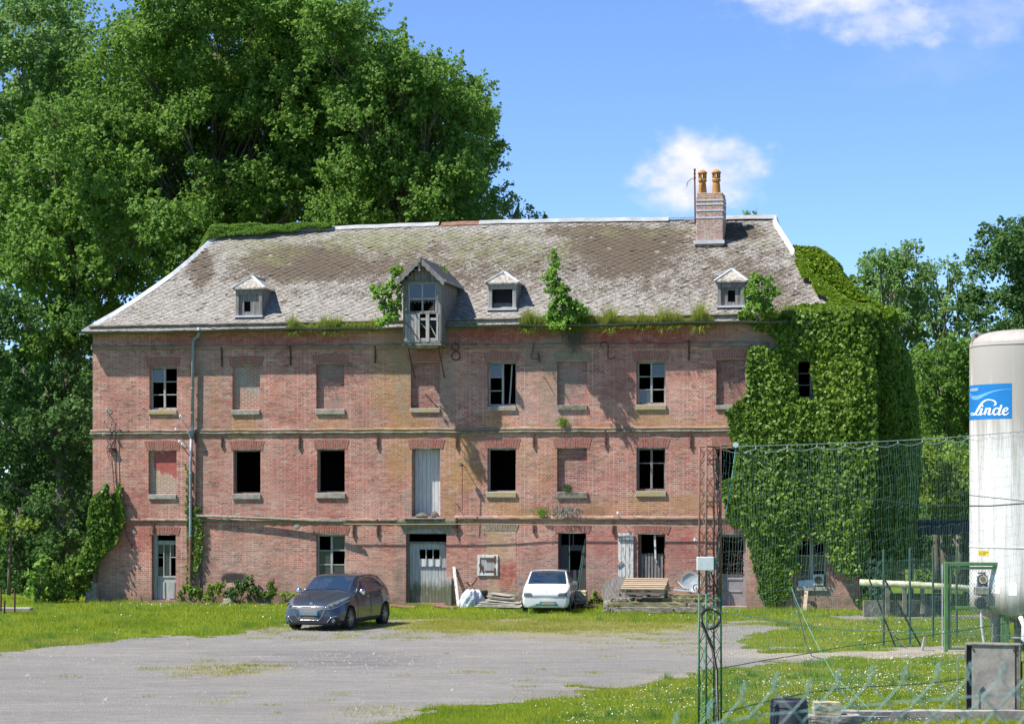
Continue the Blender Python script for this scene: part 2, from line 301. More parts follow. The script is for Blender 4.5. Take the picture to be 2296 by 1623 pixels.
def ground_mats():
    t = NT('turf'); n = t.noise(.5, 6, .7); f = t.noise(9, 5, .8)
    col = t.mix(t.rng(n, .35, .65), (0.085, 0.16, 0.012), (0.15, 0.22, 0.018))
    col = t.mix(t.rng(f, .4, .7, 0, .6), col, (0.055, 0.075, 0.018))
    t.bump(f, .8, .05); M['turf'] = t.base(col, .95, 0, .1)
    t = NT('gravel'); v = t.oc(); st = t.map(scale=(.25, 1, 1))
    a = t.noise(.6, 5, .65, st); g = t.noise(22, 6, .85); g2 = t.noise(5, 6, .8)
    vo = t.voro(34)
    col = t.mix(t.rng(a, .35, .65), (0.30, 0.28, 0.255), (0.44, 0.41, 0.37))
    col = t.mix(t.rng(g2, .35, .7, 0, .5), col, (0.47, 0.44, 0.40)); col = t.mix(t.rng(t.noise(3.2, 6, .8, t.map(scale=(.45, 1.2, 1))), .42, .60, 0, .5), col, (0.22, 0.205, 0.19)); col = t.mix(t.rng(t.noise(1.4, 7, .8, t.map(scale=(.3, 1.6, 1))), .50, .66, 0, .55), col, (0.17, 0.16, 0.155))
    col = t.mix(t.rng(g, .38, .62, .0, .65), t.mix(.6, col, (0.13, 0.125, 0.12)), col)
    col = t.mix(t.rng(g, .60, .68, 0, .8), col, (0.58, 0.56, 0.53))
    s = t.rgb('stain')
    col = t.mix(t.m('MULTIPLY', s[0], t.rng(t.noise(1.6, 6, .75, st), .38, .6, 0, .75)), col, (0.135, 0.13, 0.135))
    col = t.mix(t.m('MULTIPLY', s[1], t.rng(t.noise(2.2, 6, .75), .35, .6, 0, .9)), col, (0.30, 0.27, 0.10))
    col = t.mix(t.m('MULTIPLY', s[2], t.rng(t.noise(1.2, 5, .7), .3, .6, 0, .9)), col, (0.44, 0.38, 0.28))
    t.bump(t.m('ADD', g, t.m('MULTIPLY', vo, .8)), .9, .04); M['gravel'] = t.base(col, .95, 0, .12)
    t = NT('tank_paint'); x, y, z = t.xyz(); st = t.map(scale=(5, 5, .25))
    n1 = t.noise(1.1, 7, .7, st); up = t.rng(z, 4.6, 7.2)
    col = t.mix(t.rng(t.m('ADD', n1, t.m('MULTIPLY', up, .28)), .46, .68, 0, .9), (0.66, 0.65, 0.63), (0.33, 0.30, 0.265))
    top = t.rng(z, 7.35, 7.5); col = t.mix(t.m('MULTIPLY', top, t.rng(t.noise(4, 8, .8), .48, .56, 0, .6)), col, (0.30, 0.27, 0.23))
    low = t.rng(z, 1.5, .95); col = t.mix(t.m('MULTIPLY', low, t.rng(t.noise(2, 6, .7, st), .3, .6, 0, .85)), col, (0.20, 0.17, 0.05))
    M['tank_paint'] = t.base(col, .5, 0, .3)
    t = NT('big_door'); x, y, z = t.xyz()
    n1 = t.noise(3, 6, .7, t.map(scale=(6, 6, .6)))
    col = t.mix(t.rng(n1, .4, .7), (0.42, 0.43, 0.43), (0.26, 0.26, 0.25))
    mo = t.m('ADD', t.rng(z, 1.15, .5, 0, .55), t.m('MULTIPLY', t.m('SUBTRACT', t.noise(2.5, 4, .6, t.map(scale=(3, 3, .8))), .5), .9))
    col = t.mix(t.rng(mo, .2, .5, 0, .9), col, (0.10, 0.105, 0.05))
    t.bump(n1, .3, .02); M['big_door'] = t.base(col, .8)
ground_mats()
plain('gravel_chip', (0.34, 0.32, 0.30), (0.22, 0.21, 0.20), 9, .95)
def mk(name, c, rough, metal=0, spec=.5, coat=0, trans=0):
    t = NT(name); t.base(c, rough, metal, spec)
    if coat: t.bs.inputs['Coat Weight'].default_value = coat; t.bs.inputs['Coat Roughness'].default_value = .05
    if trans: t.bs.inputs['Transmission Weight'].default_value = trans
    M[name] = t.mat
def paint_mat(name, c, c2, rough, metal, coat=1.0):
    t = NT(name); n = t.noise(3, 4, .6); t.base(t.mix(t.rng(n, .4, .7, 0, .4), c, c2), rough, metal, .5)
    t.L(t.rng(t.noise(5, 4, .6), .3, .7, rough, rough + .1), t.bs.inputs['Roughness'])
    t.bs.inputs['Coat Weight'].default_value = coat; t.bs.inputs['Coat Roughness'].default_value = .06; M[name] = t.mat
paint_mat('car_grey', (0.038, 0.048, 0.068), (0.034, 0.042, 0.06), .32, .35)
paint_mat('car_white', (0.66, 0.68, 0.68), (0.55, 0.57, 0.56), .4, 0)
mk('rubber', (0.025, 0.025, 0.027), .8, 0, .2); mk('chrome', (0.75, 0.76, 0.78), .15, 1); mk('alloy', (0.32, 0.32, 0.34), .35, .8)
mk('car_black', (0.012, 0.012, 0.014), .5); mk('grey_plastic', (0.16, 0.16, 0.165), .6); mk('seat_cloth', (0.14, 0.15, 0.18), .9, 0, .1)
mk('lamp_glass', (0.10, 0.115, 0.13), .25, 0, .5, 0); mk('lamp_dark', (0.06, 0.065, 0.08), .15, .3, .8, 1.0)
mk('plate_grey', (0.17, 0.20, 0.17), .6); mk('plate_blue', (0.03, 0.22, 0.48), .5); mk('plate_beige', (0.30, 0.29, 0.21), .6)
mk('red_paint', (0.5, 0.03, 0.02), .5); mk('daisy', (0.66, 0.67, 0.60), .8, 0, .1); mk('daisy_yellow', (0.7, 0.5, 0.04), .8, 0, .1)
mk('dash_pad', (0.10, 0.10, 0.11), .7)
def glass_mat(name, tint, op, ior=1.5):
    t = NT(name); t.base(tint, .04, 0, .9); t.bs.inputs['IOR'].default_value = ior
    tr = t.t.nodes.new('ShaderNodeBsdfTransparent'); mx = t.t.nodes.new('ShaderNodeMixShader'); mx.inputs[0].default_value = op
    t.t.links.new(tr.outputs[0], mx.inputs[1]); t.t.links.new(t.bs.outputs[0], mx.inputs[2]); t.t.links.new(mx.outputs[0], t.out.inputs[0]); M[name] = t.mat
glass_mat('car_glass', (0.02, 0.045, 0.085), .70, 1.9)
glass_mat('dirty_glass', (0.07, 0.08, 0.095), .62)
glass_mat('window_glass', (0.05, 0.06, 0.08), .7)
# ------------------------------------------------------------------ mesh helper
class MB:
    def __init__(s): s.v = []; s.f = []; s.n = 0
    def add(s, vs, fs):
        s.v.extend([tuple(map(float, p)) for p in vs]); s.f.extend([tuple(i + s.n for i in f) for f in fs]); s.n += len(vs); return s
    def box(s, a, b, top=None):
        x0, y0, z0 = a; x1, y1, z1 = b
        return s.add([(x0, y0, z0), (x1, y0, z0), (x1, y1, z0), (x0, y1, z0), (x0, y0, z1), (x1, y0, z1), (x1, y1, z1), (x0, y1, z1)],
                     [(0, 3, 2, 1), (4, 5, 6, 7), (0, 1, 5, 4), (1, 2, 6, 5), (2, 3, 7, 6), (3, 0, 4, 7)])
    def bar(s, p, q, w, h=None, up=(0, 0, 1)):               # a beam of w by h from p to q
        h = h or w; p = Vector(p); q = Vector(q); d = (q - p).normalized(); up = Vector(up)
        if abs(d.dot(up)) > .98: up = Vector((0, 1, 0))
        a = d.cross(up).normalized() * (w / 2); b = a.cross(d).normalized() * (h / 2)
        vs = [p - a - b, p + a - b, p + a + b, p - a + b, q - a - b, q + a - b, q + a + b, q - a + b]
        return s.add(vs, [(0, 1, 2, 3), (7, 6, 5, 4), (0, 4, 5, 1), (1, 5, 6, 2), (2, 6, 7, 3), (3, 7, 4, 0)])
    def tube(s, pts, r, n=6, cap=True):
        pts = [Vector(p) for p in pts]; rs = r if isinstance(r, (list, tuple)) else [r] * len(pts)
        base = s.n; u = None; vs = []; fs = []
        for i, p in enumerate(pts):
            d = (pts[min(i + 1, len(pts) - 1)] - pts[max(i - 1, 0)]).normalized()
            if u is None:
                u = d.cross(Vector((0, 0, 1)))
                if u.length < .1: u = d.cross(Vector((0, 1, 0)))
            u = (u - d * u.dot(d)); u.normalize(); w = d.cross(u)
            for k in range(n):
                a = 2 * math.pi * k / n; vs.append(p + (u * math.cos(a) + w * math.sin(a)) * rs[i])
        for i in range(len(pts) - 1):
            for k in range(n): fs.append((i * n + k, i * n + (k + 1) % n, (i + 1) * n + (k + 1) % n, (i + 1) * n + k))
        if cap: fs.append(tuple(range(n))[::-1]); fs.append(tuple((len(pts) - 1) * n + k for k in range(n)))
        return s.add(vs, fs)
    def lathe(s, prof, c=(0, 0, 0), n=24, axis='z', cap=True):
        vs = []; fs = []
        for r, z in prof:
            for k in range(n):
                a = 2 * math.pi * k / n; p = (r * math.cos(a), r * math.sin(a), z)
                if axis == 'y': p = (p[0], p[2], p[1])
                vs.append((p[0] + c[0], p[1] + c[1], p[2] + c[2]))
        for i in range(len(prof) - 1):
            for k in range(n): fs.append((i * n + k, i * n + (k + 1) % n, (i + 1) * n + (k + 1) % n, (i + 1) * n + k))
        if cap: fs.append(tuple(range(n))[::-1]); fs.append(tuple((len(prof) - 1) * n + k for k in range(n)))
        return s.add(vs, fs)
    def prism(s, poly, t, map3):                            # polygon (a,b) pushed through by t, map3(a,b,c)->xyz
        n = len(poly); vs = [map3(a, b, 0) for a, b in poly] + [map3(a, b, t) for a, b in poly]
        fs = [tuple(range(n)), tuple(range(2 * n - 1, n - 1, -1))] + [(i, i + n, (i + 1) % n + n, (i + 1) % n) for i in range(n)]
        return s.add(vs, fs)
    def build(s, name, mat, parent=None, smooth=False, bevel=0, loc=None):
        me = bpy.data.meshes.new(name); me.from_pydata(s.v, [], s.f); me.update()
        o = bpy.data.objects.new(name, me); COL.objects.link(o); me.materials.append(M[mat] if isinstance(mat, str) else mat)
        if parent: o.parent = parent
        if smooth:
            me.polygons.foreach_set('use_smooth', [True] * len(me.polygons))
        if bevel:
            b = o.modifiers.new('bevel', 'BEVEL'); b.width = bevel; b.segments = 1; b.limit_method = 'ANGLE'
        if loc: o.location = loc
        return o
def npmesh(name, verts, faces_n, mat, parent=None, attrs=None, smooth=False, idx=None):
    """verts (N,3); faces of faces_n corners in order, or idx (F,k)"""
    me = bpy.data.meshes.new(name); N = len(verts); me.vertices.add(N); me.vertices.foreach_set('co', np.asarray(verts, np.float32).ravel())
    if idx is None: idx = np.arange(N, dtype=np.int32).reshape(-1, faces_n)
    idx = np.asarray(idx, np.int32); k = idx.shape[1]; fcount = len(idx)
    me.loops.add(fcount * k); me.loops.foreach_set('vertex_index', idx.ravel())
    me.polygons.add(fcount); me.polygons.foreach_set('loop_start', np.arange(0, fcount * k, k, dtype=np.int32))
    me.polygons.foreach_set('loop_total', np.full(fcount, k, np.int32))
    if smooth: me.polygons.foreach_set('use_smooth', np.ones(fcount, bool))
    for nm, arr in (attrs or {}).items():
        arr = np.asarray(arr, np.float32)
        if arr.ndim == 1: a = me.attributes.new(nm, 'FLOAT', 'POINT'); a.data.foreach_set('value', arr)
        else: a = me.attributes.new(nm, 'FLOAT_COLOR', 'POINT'); a.data.foreach_set('color', arr.ravel())
    me.update(calc_edges=True); me.validate()
    o = bpy.data.objects.new(name, me); COL.objects.link(o); me.materials.append(M[mat] if isinstance(mat, str) else mat)
    if parent: o.parent = parent
    return o
def empty(name, loc=(0, 0, 0), rz=0, parent=None):
    o = bpy.data.objects.new(name, None); COL.objects.link(o); o.location = loc; o.rotation_euler = (0, 0, rz); o.empty_display_size = .3
    if parent: o.parent = parent
    return o
def tag(o, label=None, cat=None, group=None, kind=None):
    if label: o['label'] = label
    if cat: o['category'] = cat
    if group: o['group'] = group
    if kind: o['kind'] = kind
    elif cat: o['kind'] = 'thing'
    return o
def vnoise(x, y, seed=0):                                  # smooth value noise for numpy arrays
    x = np.asarray(x, float); y = np.asarray(y, float); xi = np.floor(x).astype(int); yi = np.floor(y).astype(int)
    fx = x - xi; fy = y - yi; fx = fx * fx * (3 - 2 * fx); fy = fy * fy * (3 - 2 * fy)
    def h(a, b):
        q = np.sin(a * 127.1 + b * 311.7 + seed * 74.7) * 43758.5453; return q - np.floor(q)
    return (h(xi, yi) * (1 - fx) + h(xi + 1, yi) * fx) * (1 - fy) + (h(xi, yi + 1) * (1 - fx) + h(xi + 1, yi + 1) * fx) * fy
def fbm(x, y, seed=0, o=4):
    r = 0; a = .5; t = 0
    for i in range(o): r = r + a * vnoise(np.asarray(x) * 2 ** i, np.asarray(y) * 2 ** i, seed + i * 7); t += a; a *= .55
    return r / t
def inpoly(x, y, poly):
    x = np.asarray(x, float); y = np.asarray(y, float); c = np.zeros(x.shape, bool); n = len(poly)
    for i in range(n):
        x0, y0 = poly[i]; x1, y1 = poly[(i + 1) % n]
        if y0 == y1: continue
        m = ((y0 > y) != (y1 > y)) & (x < (x1 - x0) * (y - y0) / (y1 - y0) + x0); c ^= m
    return c
# ================================================================== THE MILL
rs = random.Random(7); R0 = np.random.default_rng(11)
mill = empty('brick_mill', (XL, DL, 0), -TH)
tag(mill, 'long derelict three-storey red brick mill with lichened slate roof and ivy', 'building')
EAVE = fw(1000, 733)                                  # height of the gutter line
DEP = 9.0                                             # depth of the house
GOFF = 0.40
# (x0,x1,y0,y1,kind)
OP = {
 'T1': (335, 397, 822, 918), 'T2': (521, 583, 820, 918), 'T3': (709, 772, 816, 916), 'T4': (921, 986, 813, 915), 'T5': (1093, 1158, 811, 910),
 'T6': (1249, 1316, 810, 908), 'T7': (1427, 1492, 810, 907), 'T8': (1606, 1671, 806, 908), 'T9': (1785, 1850, 806, 893),
 'M1': (333, 396, 1010, 1108), 'M2': (523, 584, 1009, 1106), 'M3': (711, 773, 1007, 1104), 'M4': (923, 987, 1006, 1157), 'M5': (1093, 1157, 1005, 1102),
 'M6': (1249, 1316, 1004, 1102), 'M7': (1427, 1492, 1004, 1100), 'M8': (1604, 1668, 1002, 1098),
 'G1': (340, 394, 1199, 1345), 'G3': (709, 774, 1198, 1302), 'G4': (910, 1001, 1196, 1352), 'G6': (1251, 1314, 1195, 1355), 'G7': (1430, 1492, 1197, 1303),
 'G8': (1606, 1672, 1197, 1358), 'G9': (1786, 1852, 1208, 1315)}
BLIND = {'T2': 'patch_grey', 'T3': 'brick_infill', 'T4': 'brick_infill', 'T6': 'brick_infill', 'T8': 'brick_infill', 'M1': 'patch_red', 'M6': 'brick_infill'}
def rect(k):
    x0, x1, y0, y1 = OP[k]; xm = (x0 + x1) / 2
    return fu(x0), fu(x1), max(0.02, fw(xm, y1)), fw(xm, y0)
RC = {k: rect(k) for k in OP}
RVD = {'M4': .36}; 
def rdepth(k): return RVD.get(k, .13 if k in BLIND else .26)
# ---- stain maps (photo places -> R lichen, G grey/pale, B raw red, A soot and algae)
def blob(px, py, x, y, rx, ry, soft=1.0):
    d = np.sqrt(((px - x) / rx) ** 2 + ((py - y) / ry) ** 2); return np.clip((1.25 - d) / (.6 * soft), 0, 1)
LICH = [(870, 850, 45, 90, .6), (895, 880, 26, 120, .9), (915, 960, 60, 30, .8), (545, 960, 32, 45, .75), (740, 950, 45, 35, .5), (367, 935, 16, 20, .8), (480, 900, 12, 90, .3),
        (1040, 1065, 42, 40, 1), (1030, 1010, 42, 50, .7), (1005, 1100, 20, 90, .7), (895, 1030, 30, 50, .7), (1190, 1020, 45, 60, .35), (1110, 945, 40, 25, .5),
        (1460, 935, 50, 22, .8), (1500, 950, 90, 16, .5), (1120, 1130, 45, 22, .7), (1180, 1150, 70, 14, .8), (1215, 1060, 28, 60, .4), (1460, 1130, 60, 28, .7), (1350, 1140, 60, 20, .5),
        (1225, 870, 20, 60, .3), (1265, 1030, 25, 30, .8), (1265, 985, 30, 10, .7), (960, 1180, 60, 12, .2), (1120, 1190, 28, 16, .8), (1540, 1130, 60, 25, .6), (560, 870, 10, 40, .2),
        (1600, 960, 40, 16, .6), (880, 755, 22, 16, .3), (1130, 1175, 400, 4, .2), (900, 965, 160, 8, .7), (1350, 958, 300, 8, .5), (300, 968, 60, 4, .4), (1640, 930, 30, 30, .5)]
GREY = [(1255, 850, 55, 110, .85), (1230, 790, 75, 40, .9), (1180, 870, 35, 90, .45), (455, 850, 20, 120, .6), (450, 1000, 18, 90, .5), (905, 850, 25, 90, .6), (900, 790, 40, 30, .7), (1690, 770, 60, 30, .9), (1600, 760, 60, 16, .5),
        (1000, 880, 22, 95, .8), (925, 1125, 26, 40, .8), (905, 1260, 22, 80, .6), (200, 1300, 60, 70, .6), (620, 1300, 170, 36, .5), (1150, 1320, 170, 30, .75), (1090, 1180, 30, 20, .3),
        (1330, 1300, 60, 90, .55), (1500, 1290, 60, 60, .45), (1800, 1340, 140, 26, .8), (900, 735, 700, 8, .7), (1280, 730, 60, 45, .8), (660, 1200, 30, 20, .2), (870, 730, 40, 30, .5),
        (1240, 1280, 60, 60, .5), (550, 1250, 90, 60, .35), (360, 1270, 30, 40, .2), (820, 1290, 70, 50, .35), (1560, 1300, 60, 50, .5), (500, 830, 20, 60, .4), (860, 1110, 25, 60, .2)]
REDS = [(1450, 755, 160, 22, .9), (560, 760, 260, 16, .7), (1130, 750, 110, 20, .9), (955, 795, 28, 25, .9), (300, 1200, 60, 40, .7), (1120, 1300, 14, 22, .9), (1390, 1220, 90, 40, .6), (1410, 840, 60, 80, .3),
        (1110, 1180, 200, 10, .3), (700, 1080, 120, 60, .35), (300, 1125, 60, 25, .5), (1540, 1230, 60, 50, .5)]
SOOT = [(1260, 740, 60, 20, .9), (1270, 1145, 110, 10, .9), (640, 1345, 480, 14, .9), (1150, 1345, 500, 12, .7), (455, 1230, 20, 120, .5), (900, 1310, 16, 60, .6), (1850, 1350, 150, 20, .8), (240, 1345, 60, 20, .7),
        (440, 860, 16, 110, .45), (1280, 1120, 60, 30, .3), (1740, 765, 60, 10, .6), (1350, 1148, 180, 5, .6)]
def stains(u, v, w):
    px, py = px_of(u, v, w); o = np.zeros((len(u), 4), np.float32)
    for c, lst in enumerate((LICH, GREY, REDS, SOOT)):
        a = np.zeros(len(u))
        for (x, y, rx, ry, k) in lst: a = np.maximum(a, blob(px, py, x, y, rx, ry) * k)
        o[:, c] = a * (0.55 + .6 * fbm(u * 1.7, w * 1.7, 3 + c))
    o[:, 1] = np.maximum(o[:, 1], np.clip((1.5 - w) / 1.2, 0, 1) * .55 * fbm(u * .6, w * 1.5, 9) * 1.6)
    return np.clip(o, 0, 1)
# ---- front wall: a fine grid with the openings left out, plus reveals
def grid_wall(name, u0, u1, w0, w1, holes, v, mat, parent, step=.11):
    us = sorted(set([u0, u1] + [q for h in holes for q in h[:2]])); ws = sorted(set([w0, w1] + [q for h in holes for q in h[2:4]]))
    def fine(a):
        r = []
        for p, q in zip(a[:-1], a[1:]):
            n = max(1, int((q - p) / step)); r += [p + (q - p) * i / n for i in range(n)]
        return np.array(r + [a[-1]])
    us = fine(us); ws = fine(ws); nu, nw = len(us), len(ws)
    U, W = np.meshgrid(us, ws); U = U.ravel(); W = W.ravel(); V = np.full(len(U), v)
    i, j = np.meshgrid(np.arange(nu - 1), np.arange(nw - 1)); a = (j * nu + i).ravel()
    cu = (us[i.ravel()] + us[i.ravel() + 1]) / 2; cw = (ws[j.ravel()] + ws[j.ravel() + 1]) / 2
    keep = np.ones(len(a), bool)
    for h in holes: keep &= ~((cu > h[0]) & (cu < h[1]) & (cw > h[2]) & (cw < h[3]))
    a = a[keep]; idx = np.stack([a, a + 1, a + nu + 1, a + nu], 1)
    return U, V, W, idx
holes = [RC[k] for k in RC]
U, V, W, idx = grid_wall('w', 0, BW, -0.3, EAVE + .02, holes, 0, 'brick', mill)
vs = np.stack([U, V, W], 1)
# missing chunk in the base of the wall near (530,1300): bricks knocked out
d = blob(*px_of(U, V, W), 527, 1300, 24, 9, .5); vs[:, 1] += d * .11
# reveals and the other three walls go into the same skin
ev = []; ei = []
def quad(p): n = len(vs) + len(ev); ev.extend(p); ei.append((n, n + 1, n + 2, n + 3))
for k, (a, b, c, e) in RC.items():
    t = rdepth(k) + .06
    for s in range(1):
        quad([(a, 0, c), (a, t, c), (a, t, e), (a, 0, e)]); quad([(b, t, c), (b, 0, c), (b, 0, e), (b, t, e)])
        quad([(a, 0, e), (a, t, e), (b, t, e), (b, 0, e)]); quad([(a, t, c), (a, 0, c), (b, 0, c), (b, t, c)])
quad([(0, DEP, -.3), (0, 0, -.3), (0, 0, EAVE), (0, DEP, EAVE)]); quad([(BW, 0, -.3), (BW, DEP, -.3), (BW, DEP, EAVE), (BW, 0, EAVE)])
quad([(BW, DEP, -.3), (0, DEP, -.3), (0, DEP, EAVE), (BW, DEP, EAVE)])
allv = np.concatenate([vs, np.array(ev)]); st = stains(allv[:, 0], allv[:, 1], allv[:, 2])
wall = npmesh('wall', allv, 4, 'brick', mill, {'stain': st}, idx=np.concatenate([idx, np.array(ei)]))
# ---- inside: back wall, partition and floors, coloured near-black to stand for indoor shade
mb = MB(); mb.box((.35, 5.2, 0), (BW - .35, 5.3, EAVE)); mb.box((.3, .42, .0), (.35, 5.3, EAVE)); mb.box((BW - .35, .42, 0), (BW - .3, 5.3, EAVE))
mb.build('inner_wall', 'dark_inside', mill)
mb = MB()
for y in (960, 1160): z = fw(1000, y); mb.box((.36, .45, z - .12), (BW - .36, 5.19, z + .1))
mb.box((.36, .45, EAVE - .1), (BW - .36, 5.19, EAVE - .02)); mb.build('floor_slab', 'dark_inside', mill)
# ---- string courses
def strip(name, xa, xb, ya0, yb0, ya1, yb1, v, mat, dent=False):
    """a projecting course from photo x xa to xb; top edge ya0->yb0, bottom ya1->yb1"""
    n = 60; mbv = []; sv = []
    us = np.linspace(fu(xa), fu(xb), n)
    o = []; ix = []
    for i, u in enumerate(us):
        f = i / (n - 1); x = xa + (xb - xa) * f
        zt = fw(x, ya0 + (yb0 - ya0) * f) + .012 * math.sin(i * 1.7); zb = fw(x, ya1 + (yb1 - ya1) * f) + .01 * math.sin(i * 2.3)
        pr = v + .006 * math.sin(i * 3.1)
        o += [(u, .01, zt), (u, -pr, zt - .02), (u, -pr, zb), (u, .01, zb)]
        if i: 
            a = (i - 1) * 4; b = i * 4
            for k in range(3): ix.append((a + k, a + k + 1, b + k + 1, b + k))
    ix.append((0, 3, 2, 1)); m_ = (n - 1) * 4; ix.append((m_, m_ + 1, m_ + 2, m_ + 3))
    o = np.array(o); return npmesh(name, o, 4, mat, mill, {'stain': stains(o[:, 0], o[:, 1], o[:, 2])}, idx=ix)
strip('string_course', 205, 1722, 775, 766, 785, 777, .05, 'brick_pale')
strip('string_course', 203, 1940, 963, 953, 969.5, 961, .035, 'brick_pale'); strip('string_course', 202, 1940, 969.5, 961, 975, 967, .055, 'stone_mossy')
strip('string_course', 203, 893, 1161.5, 1161.5, 1170, 1170, .045, 'brick_pale'); strip('string_course', 1020, 1940, 1156, 1157, 1167, 1168, .05, 'brick_pale')
strip('cornice', 205, 1940, 734, 702, 749, 722, .10, 'stone'); strip('cornice', 202, 1940, 729, 697, 735, 703, .17, 'stone_mossy')
# dentil course of small upright bricks
mb = MB(); x = 265
while x < 1700:
    f = (x - 205) / 1735; y0 = 737 - 32 * f
    u = fu(x); z = fw(x, y0 + 9); mb.box((u, -.125 - rs.random() * .012, z), (u + .085, -.09, z + .13)); x += 7.3
mb.build('dentil_course', 'stone', mill)
# lintel block over the big door
u0, u1 = fu(893), fu(1024); z = fw(958, 1173)
mb = MB(); mb.box((u0, -.14, z), (u1, .0, z + .13)); mb.box((u0 + .25, -.19, z + .13), (u1 - .4, .0, z + .19)); mb.build('door_ledge', 'stone_mossy', mill, bevel=.02)
# ---- brick flat arches: fanned bricks standing 8 mm proud of a mortar bed
def lintel(k, wide=.09, hgt=.36, arch=.06, mat='brick_dark', x=None):
    a, b, c, e = RC[k] if x is None else x; a -= wide; b += wide; n = max(6, int((b - a) / .078)); mb = MB()
    cx = (a + b) / 2; mid = e + hgt * .55
    for i in range(n):
        f0 = (i + .11) / n; f1 = (i + .89) / n
        def P(f, top):
            s = (f - .5) * 2; bow = arch * (1 - s * s); fan = .085 * s * (1 if top else 0)
            return (a + (b - a) * f + fan, (e + bow + hgt) if top else (e - .005 + bow * (1 if not top else 0)))
        p = [P(f0, 0), P(f1, 0), P(f1, 1), P(f0, 1)]; d = -.011 - rs.random() * .008
        for (qa, qb) in ((0, .63), (.66, 1)) if i % 2 else ((0, .33), (.36, 1)):
            q = [tuple(p[0][j] + (p[3][j] - p[0][j]) * qa for j in (0, 1)), tuple(p[1][j] + (p[2][j] - p[1][j]) * qa for j in (0, 1)),
                 tuple(p[1][j] + (p[2][j] - p[1][j]) * qb for j in (0, 1)), tuple(p[0][j] + (p[3][j] - p[0][j]) * qb for j in (0, 1))]
            mb.prism(q, d + .002, lambda A, B, C: (A, C - .002 if C == 0 else C, B))
    o = mb.build('window_arch', mat, mill)
    bed = MB()
    bed.prism([(a - .01, e - .004), (b + .01, e - .004), (b + .085, e + hgt + .01), (cx, e + arch + hgt + .02), (a - .085, e + hgt + .01)], -.003, lambda A, B, C: (A, C - .001, B)); bed.build('arch_mortar', 'stone', o)
def amat(k): return {'T6': 'brick_pale_b', 'G4': 'brick_pale_b', 'G6': 'brick_b', 'M6': 'brick_b'}.get(k, 'brick_b')
plain('brick_b', (0.44, 0.175, 0.125), (0.30, 0.115, 0.09), 9, .92, bump=.5); plain('brick_pale_b', (0.36, 0.29, 0.20), (0.22, 0.17, 0.12), 9, .92, bump=.5)
for k in RC:
    if k == 'T9': lintel(k, hgt=.2, mat='brick_b')
    elif k == 'G4': lintel(k, .12, .34, .16, amat(k))
    elif k[0] == 'G': lintel(k, .10, .26, .05, amat(k))
    else: lintel(k, .08, .31, .04, amat(k))
g5 = (fu(1092), fu(1157), 0, fw(1124, 1190)); lintel('G5', .02, .24, .03, 'brick_pale_b', x=g5)
# tan infill of a closed opening, with a slit of joint round it
a, b, c, e = fu(1092), fu(1157), fw(1124, 1345), fw(1124, 1191)
U, V, W, ix = grid_wall('x', a, b, c, e, [], -.006, None, None, .1)
s_ = np.zeros((len(U), 4)); qx, qy = px_of(U, V, W); s_[:, 2] = blob(qx, qy, 1140, 1288, 26, 34) * .95; s_[:, 1] = np.clip((1.0 - W) / .8, 0, 1) * .8; s_[:, 0] = blob(qx, qy, 1110, 1220, 30, 30) * .25
brick_mat('brick_tan', (0.50, 0.34, 0.22), (0.44, 0.28, 0.18), (0.52, 0.27, 0.17), (0.56, 0.45, 0.31))
npmesh('blocked_opening', np.stack([U, V, W], 1), 4, 'brick_tan', mill, {'stain': s_}, idx=ix)
# ---- blind windows
for k, mt in BLIND.items():
    a, b, c, e = RC[k]; U, V, W, ix = grid_wall('x', a, b, c, e, [], .13, None, None, .06)
    V = V + .012 * fbm(U * 3, W * 3, 5); q = stains(U, V, W); q[:, 0] *= .3
    qx, qy = px_of(U, V, W)
    if k == 'M1': q[:, :] = 0; q[:, 0] = q[:, 1] = q[:, 2] = np.clip((1066 - qy + 80 * (fbm(U * 3, W * 2, 2) - .5)) / 20, 0, 1) * np.clip((qx - 338) / 10, 0, 1) * (.55 + .6 * fbm(U * 4, W * 4, 9))
    if k == 'T2': q[:, :] = 0; q[:, 0] = q[:, 1] = q[:, 2] = np.clip((900 - qy) / 26, 0, 1) * (.30 + .45 * fbm(U * 4, W * 4, 6))
    if k in ('T3',): q[:, 1] = blob(qx, qy, 740, 830, 40, 26) * .7 + blob(qx, qy, 745, 905, 40, 12) * .6
    if k in ('T8',): q[:, 3] = .3
    npmesh('blind_window', np.stack([U, V, W], 1), 4, mt, mill, {'stain': q}, idx=ix)
# ---- sills
for k, (x0, x1, y0, y1, mt) in {'T1': (333, 397, 920, 929, 'stone_lichen'), 'T2': (519, 583, 919, 930, 'stone'), 'T3': (708, 774, 917, 929, 'stone'), 'T4': (920, 987, 915, 925, 'stone_lichen'),
      'T5': (1094, 1158, 911, 921, 'stone'), 'T6': (1250, 1317, 908, 920, 'stone_mossy'), 'T7': (1426, 1494, 908, 919, 'stone_lichen'), 'T8': (1604, 1672, 908, 918, 'stone'),
      'M1': (333, 396, 1108, 1119, 'stone'), 'M2': (521, 585, 1107, 1119, 'stone'), 'M3': (708, 775, 1105, 1117, 'stone'), 'M5': (1090, 1158, 1103, 1115, 'stone_lichen'),
      'M6': (1248, 1318, 1103, 1117, 'stone_mossy'), 'M7': (1426, 1494, 1101, 1113, 'stone_lichen'), 'G7': (1426, 1497, 1303, 1313, 'stone'), 'G9': (1784, 1856, 1315, 1324, 'stone'), 'G8': (1600, 1676, 1358, 1370, 'stone')}.items():
    xm = (x0 + x1) / 2; MB().box((fu(x0), -.06, fw(xm, y1)), (fu(x1), .12 if k in BLIND else .25, fw(xm, y0))).build('window_sill' if k != 'G8' else 'door_step', mt, mill, bevel=.012)
